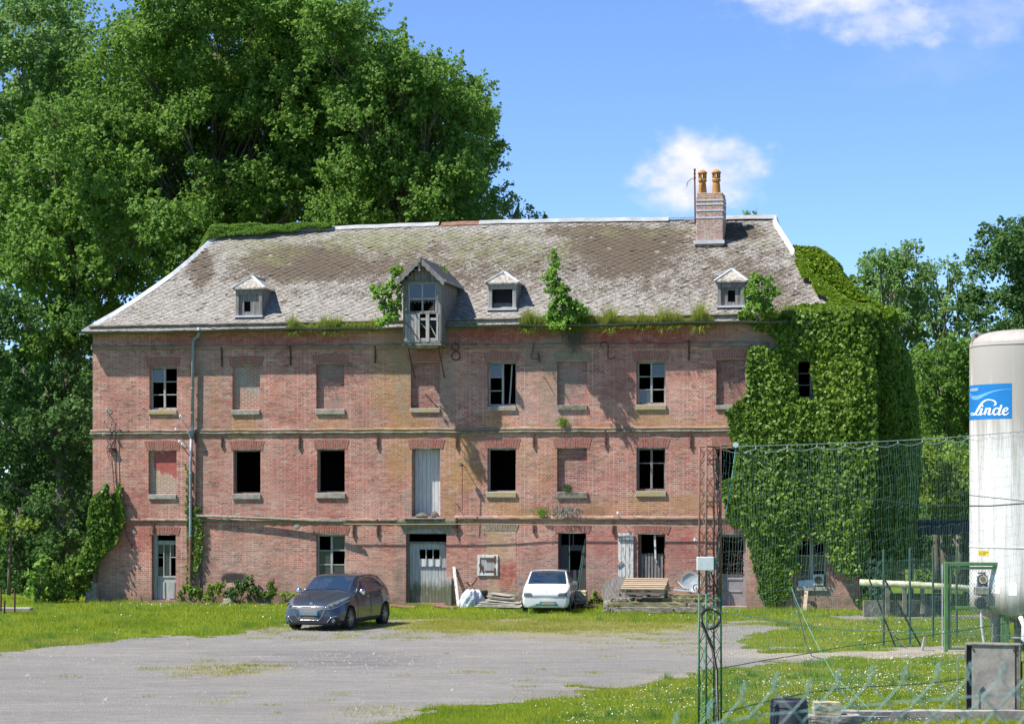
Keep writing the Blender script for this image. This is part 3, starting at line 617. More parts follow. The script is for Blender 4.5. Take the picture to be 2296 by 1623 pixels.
# ---- casement windows
def window(k, cols, rows, glass=(), mat='old_wood_light', v=.16, fr=.065, bar=.035, post=.075, skip=(), hz=None, name='window'):
    a, b, c, e = RC[k]; f = MB(); g = MB()
    f.box((a, v, c), (a + fr, v + .07, e)); f.box((b - fr, v, c), (b, v + .07, e)); f.box((a + fr, v, e - fr), (b - fr, v + .07, e)); f.box((a + fr, v, c), (b - fr, v + .07, c + fr))
    gl = []; ia, ib, ic, ie = a + fr, b - fr, c + fr, e - fr; cw = (ib - ia) / cols
    hz = hz or [j / rows for j in range(1, rows)]; zs = [ic] + [ic + (ie - ic) * h for h in hz] + [ie]
    for i in range(1, cols):
        x = ia + cw * i
        if ('p', i) not in skip: f.box((x - post / 2, v - .012, ic), (x + post / 2, v + .05, ie))
    for i in range(cols):
        l = ia + cw * i + (post / 2 if i else 0); r = ia + cw * (i + 1) - (post / 2 if i < cols - 1 else 0)
        for j, z in enumerate(zs[1:-1]):
            if ('b', i, j) not in skip: f.box((l, v + .004, z - bar / 2), (r, v + .042, z + bar / 2))
        for j in range(len(zs) - 1):
            if (i, j) in glass:
                gl.append(((l + .004, v + .02, zs[j] + bar / 2 + .002), (r - .004, v + .025, zs[j + 1] - bar / 2 - .002)))
    o = f.build(name, mat, mill, bevel=.006)
    for p, q in gl: MB().box(p, q).build('glass_pane', 'dirty_glass', o)
    return o
window('T1', 2, 3, {(0, 2)}); window('T7', 2, 3, {(1, 2), (0, 0)}); window('T9', 2, 3, {(1, 1)})
w5 = window('T5', 2, 3, {(0, 2)}, skip={('b', 1, 0), ('b', 1, 1)})
a, b, c, e = RC['T5']; MB().bar((b - .19, .2, e - .1), (b - .24, .17, c + .5), .045).bar((b - .24, .17, c + .5), (b - .28, .2, c + .08), .045).build('broken_casement', 'old_wood_light', w5)
window('M7', 2, 2, set(), hz=[.66], mat='old_wood')
for k in ('M2', 'M3', 'M5', 'M8'):
    a, b, c, e = RC[k]; f = MB(); v = .17
    f.box((a, v, c), (a + .05, v + .08, e)); f.box((b - .045, v, c), (b, v + .08, e)); f.box((a + .05, v, e - .05), (b - .045, v + .08, e)); f.box((a + .05, v, c), (b - .045, v + .08, c + .035))
    if k == 'M5': f.bar((b - .4, v - .02, e - .06), (b - .12, v - .02, e - .02), .03)
    f.build('window_frame', 'old_wood_light' if k == 'M5' else 'old_wood', mill)
g3 = window('G3', 2, 3, {(0, 1), (1, 0), (0, 0), (1, 2)}, v=.14, mat='old_wood_light')
g9 = window('G9', 2, 3, {(0, 0), (0, 1), (1, 1)}, v=.12, mat='old_wood_light', post=.13)
a, b, c, e = RC['G9']                                            # fan unit and tarpaulin on the sill
fan = MB(); x0, x1 = fu(1823), fu(1847); z0, z1 = fw(1835, 1312), fw(1835, 1287); fan.box((x0, -.05, z0), (x1, .11, z1)).build('vent_box', 'white_metal', mill, bevel=.015)
MB().lathe([(.11, -.06), (.125, -.07), (.10, -.075), (.03, -.07)], ((x0 + x1) / 2, 0, (z0 + z1) / 2), 20, 'y').build('vent_fan', 'rust', mill)
mb = MB(); 
for i in range(5): mb.bar((a + .05, -.02 + i * .01, c + .03 + i * .035), (x0 + .03, -.02, c + .02 + i * .05), .02, .05)
mb.build('folded_sheet', 'bag_plastic', mill)
# ---- doors
def boards(a, b, c, e, v, n, mb=None, gap=.008, t=.03, jit=0, r=rs):
    mb = mb or MB(); w = (b - a) / n
    for i in range(n): mb.box((a + i * w + gap / 2, v + r.random() * .006, c + jit * r.random()), (a + (i + 1) * w - gap / 2, v + t, e - jit * r.random()))
    return mb
a, b, c, e = RC['M4']; dr = boards(a + .02, b - .02, c + .02, e - .02, .36, 7).build('loading_door', 'door_white', mill)
MB().box((a, .33, c), (a + .03, .42, e)).box((b - .03, .33, c), (b, .42, e)).build('door_frame', 'old_wood', dr)
mb = MB().lathe([(.16, 0), (.13, .07), (.06, .15), (.02, .18)], (b - .22, .12, c), 9); mb.lathe([(.26, 0), (.2, .06), (.05, .13)], (a + .35, .12, c), 9)
o = mb.build('nest_debris', 'bark', mill)
# big ground floor door
a, b, c, e = RC['G4']; d0 = fu(914); zt = fw(958, 1219)
wx0, wx1, wz0, wz1 = fu(936), fu(983), fw(958, 1270), fw(958, 1232)
mb = boards(d0, b - .01, .03, wz0, .26, 12); boards(d0, wx0, wz0, zt, .26, 3, mb); boards(wx1, b - .01, wz0, zt, .26, 3, mb); boards(wx0, wx1, wz1, zt, .26, 5, mb)
bd = mb.build('big_door', 'big_door', mill)
mb = MB()
for i in range(4): x = wx0 + (wx1 - wx0) * i / 3; mb.box((x - .018, .235, wz0), (x + .018, .27, wz1))
mb.box((wx0, .24, wz0 - .02), (wx1, .27, wz0)); mb.box((wx0, .24, wz1), (wx1, .27, wz1 + .02)); mb.build('door_window', 'old_wood_light', bd)
MB().box((wx0, .27, wz0), (wx1, .275, wz0 + .26)).build('glass_pane', 'door_white', bd)
MB().box((a, .16, 0), (d0 - .005, .34, e)).box((d0, .2, zt + .004), (b, .34, zt + .07)).build('door_frame', 'old_wood', mill)
MB().box((b - .02, -.12, 0.02), (b + .2, .0, .95)).build('door_guard', 'big_door', mill)
# left door with broken panes
a, b, c, e = RC['G1']; v = .2; ztr = fw(367, 1212)
f = MB(); f.box((a, v, .02), (a + .13, v + .1, e)); f.box((b - .03, v, .02), (b, v + .1, e)); f.box((a + .13, v, ztr - .05), (b - .03, v + .1, ztr)); fo = f.build('door_frame', 'door_grey', mill)
l, r = a + .14, b - .04; zp = fw(367, 1290); zpt = ztr - .14
f = MB(); f.box((l, v + .02, .05), (r, v + .05, zp - .02)); f.box((l, v + .02, zpt), (r, v + .06, ztr - .055)); w3 = (r - l) / 3
for i in range(4): f.box((l + i * w3 - .02, v, zp - .02), (l + i * w3 + .02, v + .05, zpt))
for i in (0, 2): f.box((l + i * w3, v + .005, zp + .62), (l + (i + 1) * w3, v + .04, zp + .65))
for i in range(2): x = l + .07 + i * (r - l) / 2; f.box((x, v - .005, .15), (x + (r - l) / 2 - .14, v + .02, zp - .22))
f.box((l, v - .005, zp - .08), (r, v + .02, zp - .02)); gd = f.build('glazed_door', 'door_grey', mill, bevel=.006)
for p, q in (((l + w3 + .02, v + .025, zp), (l + 2 * w3 - .02, v + .03, zpt)), ((l + .02, v + .025, zp), (l + w3 - .02, v + .03, zp + .3)), ((l + .02, v + .025, zp + .75), (l + w3 - .02, v + .03, zpt)), ((l + 2 * w3 + .02, v + .025, zp + .7), (l + 3 * w3 - .1, v + .03, zpt))): MB().box(p, q).build('glass_pane', 'dirty_glass', gd)
# dark workshop door with poles leaning in it
a, b, c, e = RC['G6']; v = .24; zq = fw(1283, 1222)
f = MB(); f.box((a, v, .02), (a + .06, v + .08, e)); f.box((b - .05, v, .02), (b, v + .08, e)); f.box((a + .06, v, zq - .05), (b - .05, v + .08, zq)); f.box((a + .46, v + .01, zq), (a + .5, v + .05, e))
f.box((a + .06, v + .03, .05), (b - .05, v + .06, 1.25)); f.box((a + .06, v + .03, 1.9), (b - .05, v + .06, zq - .05)); f.box((a + .06, v + .03, 1.25), (a + .3, v + .06, 1.9)); f.box((b - .22, v + .03, 1.25), (b - .05, v + .06, 1.9))
f.build('dark_door', 'old_wood_dark', mill)
# opening with slatted half gate
a, b, c, e = RC['G7']; v = .15
f = MB(); f.box((a, v, c), (a + .09, v + .09, e)); f.box((b - .06, v, c), (b, v + .09, e)); f.box((a + .62, v, e - .08), (b - .06, v + .09, e)); f.build('window_frame', 'rust_light', mill)
f = MB(); zt = fw(1460, 1240); n = 7; ww = (b - a - .17) / n
for i in range(n): x = a + .10 + i * ww; f.box((x, v - .02, c + .04), (x + ww * .72, v + .01, zt - rs.random() * .02))
f.box((a + .1, v + .011, zt - .16), (b - .07, v + .04, zt - .06)); f.box((a + .1, v + .011, (c + zt) / 2), (b - .07, v + .04, (c + zt) / 2 + .08)); f.build('slatted_gate', 'old_wood', mill)
MB().bar((a + .56, v - .06, e - .03), (a + .59, v - .07, c + .75), .06).bar((a + .59, v - .07, c + .75), (a + .63, v - .06, c + .62), .045).build('loose_post', 'paint_peel', mill)
# mauve door with iron grille
a, b, c, e = RC['G8']; v = .2; zg = fw(1640, 1287)
f = MB(); f.box((a, v, .03), (a + .1, v + .08, e)); f.box((b - .1, v, .03), (b, v + .08, e)); f.box((a + .1, v, e - .1), (b - .1, v + .08, e)); f.box((a + .1, v + .02, .03), (b - .1, v + .06, zg))
f.box((a + .1, v, zg - .06), (b - .1, v + .05, zg)); f.box((a + .15, v + .0, .55), (b - .15, v + .03, .6)); f.box((a + .12, v + .0, .95), (b - .12, v + .02, 1.02)); md = f.build('panelled_door', 'mauve', mill, bevel=.008)
g = MB(); l, r = a + .1, b - .1
for i in range(6): x = l + (r - l) * (i + .5) / 6; g.box((x - .008, v - .02, zg), (x + .008, v - .004, e - .1))
for zc in (zg + .12, zg + .55, zg + .98, e - .22):
    for s in (-1, 1):
        for q in (.14, .32):
            pts = [((l + r) / 2 + s * (q + .07 * math.cos(t)), v - .03, zc + .07 * math.sin(t)) for t in np.linspace(0, 5.4, 10)]; g.tube(pts, .008, 4)
for z in (zg + .03, zg + .34, zg + .76, e - .13): g.box((l, v - .024, z), (r, v - .006, z + .014))
g.build('iron_grille', 'iron_dark', md)
# shutter leaning open on the wall
x0, x1, z0, z1 = fu(1386), fu(1421), fw(1404, 1303), fw(1404, 1194)
sh = boards(x0, x1, z0, z1, -.07, 4, gap=.014, t=.035, jit=.02).build('wooden_shutter', 'paint_peel', mill)
MB().box((x0 + .03, -.10, z1 - .27), (x1 - .03, -.062, z1 - .21)).box((x0 + .15, -.10, z0 - .03), (x1 - .03, -.062, z0 + .03)).build('shutter_batten', 'bark', sh)
MB().bar((x0 - .02, -.09, z0 + .5), (x0 + .16, -.10, z0 + .68), .03).build('latch', 'rust', sh)
# small hatch
x0, x1, z0, z1 = fu(1071), fu(1117), fw(1094, 1290), fw(1094, 1244)
f = MB(); f.box((x0, -.05, z0), (x0 + .09, .0, z1)); f.box((x1 - .09, -.05, z0), (x1, .0, z1)); f.box((x0 + .09, -.05, z1 - .09), (x1 - .09, .0, z1)); f.box((x0 + .09, -.05, z0), (x1 - .09, .0, z0 + .08))
ht = f.build('hatch', 'paint_peel', mill, bevel=.006)
boards(x0 + .1, x1 - .1, z0 + .09, z1 - .1, -.025, 4, gap=.008, t=.02).build('hatch_door', 'door_grey', ht)
MB().box((x1 - .13, -.06, z1 - .28), (x1 - .07, -.045, z1 - .03)).box((x1 - .13, -.06, z0 + .03), (x1 - .07, -.045, z0 + .26)).box((x0 + .3, -.045, z1 - .19), (x1 - .13, -.03, z1 - .14)).box((x0 + .26, -.045, z0 + .12), (x1 - .12, -.03, z0 + .17)).bar((x0 + .1, -.05, z0 + .34), (x0 + .2, -.055, z0 + .12), .04).box((x0 + .06, -.06, z0 + .3), (x0 + .16, -.045, z0 + .4)).build('rusty_hinge', 'rust', ht)
# ---- wall anchors
def anchor(x, y0, y1):
    z0, z1 = fw(x, y1), fw(x, y0); u = fu(x); mb = MB().box((u - .022, -.06, z0), (u + .022, -.015, z1)); mb.box((u - .07, -.06, z1 - .06), (u + .03, -.02, z1 - .035)); mb.box((u - .03, -.075, (z0 + z1) / 2 - .1), (u + .03, -.01, (z0 + z1) / 2 - .03)); mb.build('wall_anchor', 'iron_dark', mill)
for (x, y0, y1) in ((498, 778, 822), (652, 775, 820), (842, 775, 815), (1545, 763, 808), (498, 978, 1004), (672, 976, 1008), (847, 972, 1006), (1024, 969, 1006), (1197, 967, 1004), (1358, 965, 1004), (1549, 965, 1006),
                    (847, 1163, 1204), (1025, 1160, 1203), (1375, 1168, 1198), (345 + 0, 1176, 1196), (793, 1168, 1206), (1197, 1170, 1196)): anchor(x, y0, y1)
def ring_pts(x, y, r, a0=0, a1=6.283, n=18): return [(fu(x) + r * math.cos(t), -.07, fw(x, y) + r * math.sin(t)) for t in np.linspace(a0, a1, n)]
MB().tube(ring_pts(1022, 778, .125), .019, 5).tube(ring_pts(1023, 798, .150), .020, 5).build('wall_anchor_figure', 'iron_dark', mill)       # 8
u, z = fu(1197), fw(1197, 790)
MB().tube([(u + .02, -.07, z + .32), (u - .08, -.07, z - .22), (u + .22, -.07, z - .22)], .016, 5).tube([(u + .17, -.07, z + .0), (u + .21, -.07, z - .34)], .022, 5).build('wall_anchor_figure', 'iron_dark', mill)   # 4
u, z = fu(1362), fw(1362, 787)
MB().tube([(u - .22, -.07, z + .16), (u - .20, -.07, z + .26), (u - .08, -.07, z + .32), (u + .03, -.07, z + .24), (u + .04, -.07, z + .05), (u + .02, -.07, z - .2), (u + .08, -.07, z - .29), (u + .2, -.07, z - .25), (u + .28, -.07, z - .2)], .018, 5).build('wall_anchor_figure', 'iron_dark', mill)   # 2
# ---- pipes and cables on the wall
def wp(x, y, v=-.15): return (fu(x), v, fw(x, y))
pipe = MB().tube([wp(453, 736, -.33), wp(453, 750, -.33), wp(450, 755, -.28), wp(438, 762, -.16), wp(436, 768, -.13), wp(434, 966, -.13)], .055, 10)
pipe.tube([wp(432, 976, -.13), wp(430, 1040, -.13), wp(430, 1200, -.13), wp(429, 1309, -.13)], .055, 10)
for y in (800, 870, 925, 1010, 1060, 1120, 1200): pipe.tube([wp(434 if y < 966 else 430.5, y, -.13), wp(434 if y < 966 else 430.5, y + 2.2, -.13)], .068, 10)
dp = pipe.build('downpipe', 'zinc', mill, smooth=True)
u, z = fu(432), fw(432, 966); MB().lathe([(.15, .03), (.15, 0), (.13, -.05), (.06, -.22), (.055, -.25)], (u, -.15, z), 14).build('rain_hopper', 'zinc', mill)
MB().tube([wp(430, 1200, -.13), wp(429, 1309, -.13)], .062, 10).build('iron_pipe_foot', 'rust_light', dp)
MB().tube([wp(441, 975, -.1), wp(440, 1146, -.1), wp(441, 1153, -.1), wp(445, 1156, -.1)], .032, 8).build('brown_pipe', 'rust', mill, smooth=True)
MB().tube([wp(443, 1156, -.1), wp(600, 1162, -.15), wp(700, 1167, -.2), wp(782, 1170, -.35)], .05, 8).build('wall_pipe', 'bark_pale', mill, smooth=True)
MB().tube([wp(740, 1174, -.25), wp(900, 1175, -.25), wp(1100, 1174, -.25), wp(1207, 1176, -.2), wp(1400, 1177, -.2), wp(1610, 1180, -.18)], .016, 6).build('conduit', 'stone_lichen', mill)
def cable(pts, r=.012, mt='black_plastic', nm='cable'): return MB().tube(pts, r, 5).build(nm, mt, mill)
cable([wp(258, 1100, -.05), wp(254, 1050, -.05), wp(250, 1000, -.06), wp(250, 960, -.08), wp(254, 945, -.1), wp(260, 950, -.08), wp(262, 1020, -.05), wp(264, 1080, -.05)])
cable([wp(260, 1080, -.04), wp(270, 1110, -.05), wp(280, 1160, -.05), wp(284, 1200, -.05), wp(300, 1230, -.04)], .01)
cable([wp(255, 965, -.06), wp(240, 1005, -.04), wp(250, 1050, -.04)], .008)
MB().box((fu(246), -.12, fw(252, 1013)), (fu(260), -.01, fw(252, 1004))).build('junction_box', 'iron_dark', mill)
for (x, y) in ((246, 921), (240, 945), (238, 975), (410, 934), (400, 963), (408, 990), (414, 996), (1388, 1150), (1560, 1210)):
    mb = MB().tube([wp(x - 4, y + 4, -.02), wp(x, y, -.25), wp(x + 5, y + 1, -.3)], .012, 5); 
    mb.lathe([(.02, -.04), (.045, -.02), (.03, .01), (.045, .03), (.01, .06)], (fu(x), -.27, fw(x, y)), 8); mb.build('insulator', 'white_plastic' if x > 380 else 'flint', mill)
cable([wp(250, 920, -.26), wp(258, 923, -.22), wp(266, 920, -.28)], .012, 'iron_dark')
for (x, y, s) in ((300, 1192, 1), (415, 1000, .8), (245, 922, 1.1), (1085, 1195, .3), (665, 1178, 1.2)):       # dabs of mortar round old fixings
    s *= .55; mb = MB(); pts = [(fu(x) + s * (.13 + .09 * rs.random()) * math.cos(t), fw(x, y) + s * (.11 + .05 * rs.random()) * math.sin(t)) for t in np.linspace(0, 6.0, 9)]
    mb.prism(pts, -.012, lambda A, B, C: (A, C - .002, B)); mb.build('mortar_dab', 'flint', mill)
mb = MB().tube([wp(1039, 1042, -.02), wp(1039, 1040, -.33)], .014, 5).tube([wp(1041, 1046, -.33), wp(1041, 1144, -.3)], .013, 5); mb.lathe([(.085, -.06), (.08, 0), (.04, .06), (.01, .08)], (fu(1039), -.33, fw(1039, 1042)), 10)
mb.build('wall_lamp', 'rust', mill)
for (x, y) in ((1025, 1130), (1222, 848), (1245, 850)):
    MB().tube([wp(x, y, 0), wp(x - 1, y - 2, -.2)], .014, 5).build('iron_hook', 'iron_dark', mill)
# ================================================================== ROOF
B2 = DEP / 2 + .25; RZ = fw(1100, 503, B2)                   # ridge
zE = EAVE - .02
prof = [(-GOFF, zE), (.35, zE + .33), (.95, zE + .80), (1.6, zE + 1.42), (2.6, zE + 2.42), (B2, RZ)]
py_ = np.array([p[0] for p in prof]); pz_ = np.array([p[1] for p in prof])
arc = np.concatenate([[0], np.cumsum(np.hypot(np.diff(py_), np.diff(pz_)))]); AL = arc[-1]
AIN_L = 2.75; AIN_R = 3.1
def roofpt(a): return np.interp(a, arc, py_), np.interp(a, arc, pz_)
def _hip(pts):                                                 # hip lines follow the photo's curve
    o = []
    for x, y in pts:
        v = 1.0
        for _ in range(30): v = float(np.interp(fw(x, y, v), pz_, py_))
        o.append((v, fu(x, v)))
    o.sort(); return np.array([p[0] for p in o]), np.array([p[1] for p in o])
HIPL = _hip([(196, 733), (260, 700), (330, 655), (400, 605), (475, 536), (496, 512)]); HIPR = _hip([(1958, 704), (1888, 685), (1836, 640), (1786, 572), (1737, 494)])
def hipu(y, side): return np.interp(y, *(HIPL if side < 0 else HIPR))
def sag(u, a): return -.05 * np.sin(np.clip(u / BW, 0, 1) * 3.1416 * 2.6 + .5) * (a / AL) - .03 * fbm(u * .5, a * .5, 4)
# under-surface
vs = []; fs = []
def row(a, n=40):
    y, z = roofpt(a); l, r = hipu(y, -1), hipu(y, 1)
    return [(l + (r - l) * i / n, y, z + float(sag(l + (r - l) * i / n, a))) for i in range(n + 1)]
rows_ = [row(a) for a in np.linspace(0, AL, 16)]
for r_ in rows_: vs += r_
for j in range(15):
    for i in range(40): a = j * 41 + i; fs.append((a, a + 1, a + 42, a + 41))
base_n = len(vs)
for a in np.linspace(0, AL, 16):                                  # hips and the far slope
    y, z = roofpt(a); yb = 2 * B2 - y
    vs += [(hipu(y, -1), y, z), (hipu(y, -1), yb, z), (hipu(y, 1), y, z), (hipu(y, 1), yb, z)]
for j in range(15):
    a = base_n + 4 * j; b = a + 4; fs += [(a + 1, a, b, b + 1), (a + 2, a + 3, b + 3, b + 2), (a + 3, a + 1, b + 1, b + 3)]
va = np.array(vs, float)
roof = npmesh('roof', va, 4, 'roof_slate', mill, {'stain': np.tile([.5, .4, 0, 0], (len(va), 1)), 'tint': np.full(len(va), .3)}, idx=fs)
# eaves board closing the roof underneath
MB().box((-.28, -.27, zE - .05), (BW + .28, -.02, zE - .02)).build('soffit', 'old_wood', mill)
# diamond slates
tw, th = .35, .125                                            # width, row spacing
tv = []; tt = []; tc = []
nrow = int(AL / th)
MD = [(1000, 590, 500, 60, .45), (1500, 600, 300, 80, .4), (1100, 640, 700, 30, .25), (690, 590, 130, 40, 1.1), (560, 600, 60, 40, .5), (450, 600, 30, 40, .8), (1290, 580, 60, 40, .4), (1400, 555, 130, 42, 1.1), (1390, 600, 90, 30, .7), (1330, 520, 110, 16, .8), (1500, 540, 60, 40, .7), (1660, 600, 70, 60, .45), (1700, 640, 110, 60, .5), (820, 600, 90, 30, .7), (1650, 520, 60, 20, .8), (1560, 600, 40, 40, .4)]
MG = [(850, 540, 160, 40, .9), (600, 560, 90, 40, .8), (1100, 560, 160, 36, .8), (950, 580, 80, 40, .6), (1230, 560, 80, 40, .6), (1000, 530, 300, 18, .8), (500, 570, 40, 40, .5), (300, 690, 60, 20, .3), (1450, 520, 200, 16, .6), (640, 640, 80, 30, .3), (1720, 530, 40, 30, .5)]
for j in range(nrow + 1):
    a0 = j * th; y, z = roofpt(min(a0, AL - .01)); l, r = hipu(y, -1), hipu(y, 1)
    y1, z1 = roofpt(min(a0 + .02, AL)); y0, z0 = roofpt(max(a0 - .02, 0)); nn = math.hypot(y1 - y0, z1 - z0); ty, tz = (y1 - y0) / nn, (z1 - z0) / nn
    x = l + (tw / 2 if j % 2 else 0) - tw
    x = math.floor(l / tw) * tw + (tw / 2 if j % 2 else 0)
    while x < r + tw / 2:
        cu = x; x += tw
        jit = rs.gauss(0, .006) + (rs.gauss(0, .05) if rs.random() < .03 else 0); up = .004 + abs(rs.gauss(0, .003)); dn = .020 + abs(rs.gauss(0, .006)) + (.03 * rs.random() if rs.random() < .05 else 0); hw = tw / 2 + .003; hh = th + .004
        if rs.random() < .014: continue
        P6 = [(-hw, 0, .012), (-.045, -hh + .01, dn), (.045, -hh + .01, dn), (hw, 0, .012), (0, hh, up)]
        q = []
        for du, da, hn in P6:
            uu = min(max(cu + du + jit, l - .02), r + .02); aa = min(max(a0 + da, 0.0), AL); yy, zz = roofpt(aa); zz += float(sag(uu, aa))
            q.append((uu, yy - tz * hn, zz + ty * hn))
        if q[3][0] - q[0][0] < .06: continue
        e_ = [(q[1][0], q[1][1] + tz * .018, q[1][2] - ty * .018), (q[2][0], q[2][1] + tz * .018, q[2][2] - ty * .018)]
        tv.append(q + e_); tt.append(rs.random()); tc.append((cu, y, z))
tv = np.array(tv).reshape(-1, 3); nt = len(tt); tt = np.repeat(tt, 7)
k = np.arange(nt) * 7
f5 = np.stack([k, k + 1, k + 2, k + 3, k + 4], 1)
me_idx = f5.tolist() + np.stack([k + 1, k + 5, k + 6, k + 2], 1).tolist() + np.stack([k, k + 5, k + 1], 1).tolist() + np.stack([k + 2, k + 6, k + 3], 1).tolist()
me = bpy.data.meshes.new('slates'); me.from_pydata(tv.tolist(), [], me_idx)
qx, qy = px_of(tv[:, 0], tv[:, 1], tv[:, 2]); sx = np.zeros((len(tv), 4), np.float32)
md = np.zeros(len(tv)); mg = np.zeros(len(tv))
for (x, y, rx, ry, kk) in MD: md = np.maximum(md, kk * np.clip(1.5 - np.hypot((qx - x) / rx, (qy - y) / ry), 0, 1))
for (x, y, rx, ry, kk) in MG: mg = np.maximum(mg, kk * np.clip(1.5 - np.hypot((qx - x) / rx, (qy - y) / ry), 0, 1))
sx[:, 0] = .25 + .75 * md; sx[:, 1] = .2 + .75 * mg
a_ = me.attributes.new('stain', 'FLOAT_COLOR', 'POINT'); a_.data.foreach_set('color', sx.ravel()); a_ = me.attributes.new('tint', 'FLOAT', 'POINT'); a_.data.foreach_set('value', tt.astype(np.float32))
sl = bpy.data.objects.new('roof_slates', me); COL.objects.link(sl); me.materials.append(M['roof_slate']); sl.parent = mill
# ridge and hip capping
def cap(name, pts, w, mt, lift=.03):
    mb = MB()
    for i in range(len(pts) - 1):
        p = Vector(pts[i]); q = Vector(pts[i + 1]); d = (q - p).normalized(); s = d.cross(Vector((0, 0, 1))).normalized() * w; up = Vector((0, 0, lift + .004 * (i % 2))); dn = Vector((0, 0, -.09))
        mb.add([p - s + dn, p + up, p + s + dn, q - s + dn, q + up, q + s + dn, p - s + dn * 1.2, p + s + dn * 1.2, q - s + dn * 1.2, q + s + dn * 1.2],
               [(0, 3, 4, 1), (1, 4, 5, 2), (6, 8, 3, 0), (2, 5, 9, 7), (0, 1, 2, 7, 6)])
    return mb.build(name, mt, mill)
def hip_pts(side, a0, a1, n=8):
    r = []
    for a in np.linspace(a0, a1, n):
        y, z = roofpt(a); r.append((hipu(y, side), y, z + .02))
    return r
cap('hip_flashing', hip_pts(-1, 0, AL, 10), .11, 'white_metal', .06); cap('hip_flashing', hip_pts(1, AL * .63, AL, 6), .11, 'white_metal', .06)
ur = lambda x: fu(x, B2)
def ridge(x0, x1, mt, dz=0): n = max(2, int((x1 - x0) / 45)); cap('ridge_capping', [(ur(x0 + (x1 - x0) * i / n), B2, RZ + .05 + dz + float(sag(ur(x0 + (x1 - x0) * i / n), AL)) + .015 * ((i % 2))) for i in range(n + 1)], .13, mt, .05)
ridge(470, 985, 'ridge_zinc'); ridge(990, 1075, 'rust_light', -.005); ridge(1075, 1245, 'ridge_zinc', .01); ridge(1245, 1500, 'ridge_zinc', .02); ridge(1620, 1742, 'ridge_zinc', .05)
mb = MB()                                                           # open battens by the chimney where slates are gone
for i, (yy, x0, x1) in enumerate(((0, 1500, 1560), (7, 1535, 1562), (13, 1545, 1562))): mb.bar((ur(x0), B2 - .05 - i * .09, RZ + .05 - i * .08), (ur(x1), B2 - .05 - i * .09, RZ + .05 - i * .08), .05, .03)
mb.build('roof_batten', 'old_wood_light', mill)
# gutter
mb = MB(); pts = []
for x in range(186, 1960, 45):
    u = fu(x); pts.append((u, -GOFF - .06, EAVE - .03 + .02 * math.sin(x * .013) + .012 * math.sin(x * .05)))
vs = []; fs = []
for i, p in enumerate(pts):
    for k in range(7):
        a = math.pi + math.pi * k / 6; vs.append((p[0], p[1] + .065 * math.cos(a), p[2] + .07 * math.sin(a) + .03))
    if i:
        for k in range(6): a = (i - 1) * 7 + k; fs.append((a, a + 7, a + 8, a + 1))
mb.add(vs, fs); mb.build('gutter', 'gutter_zinc', mill)
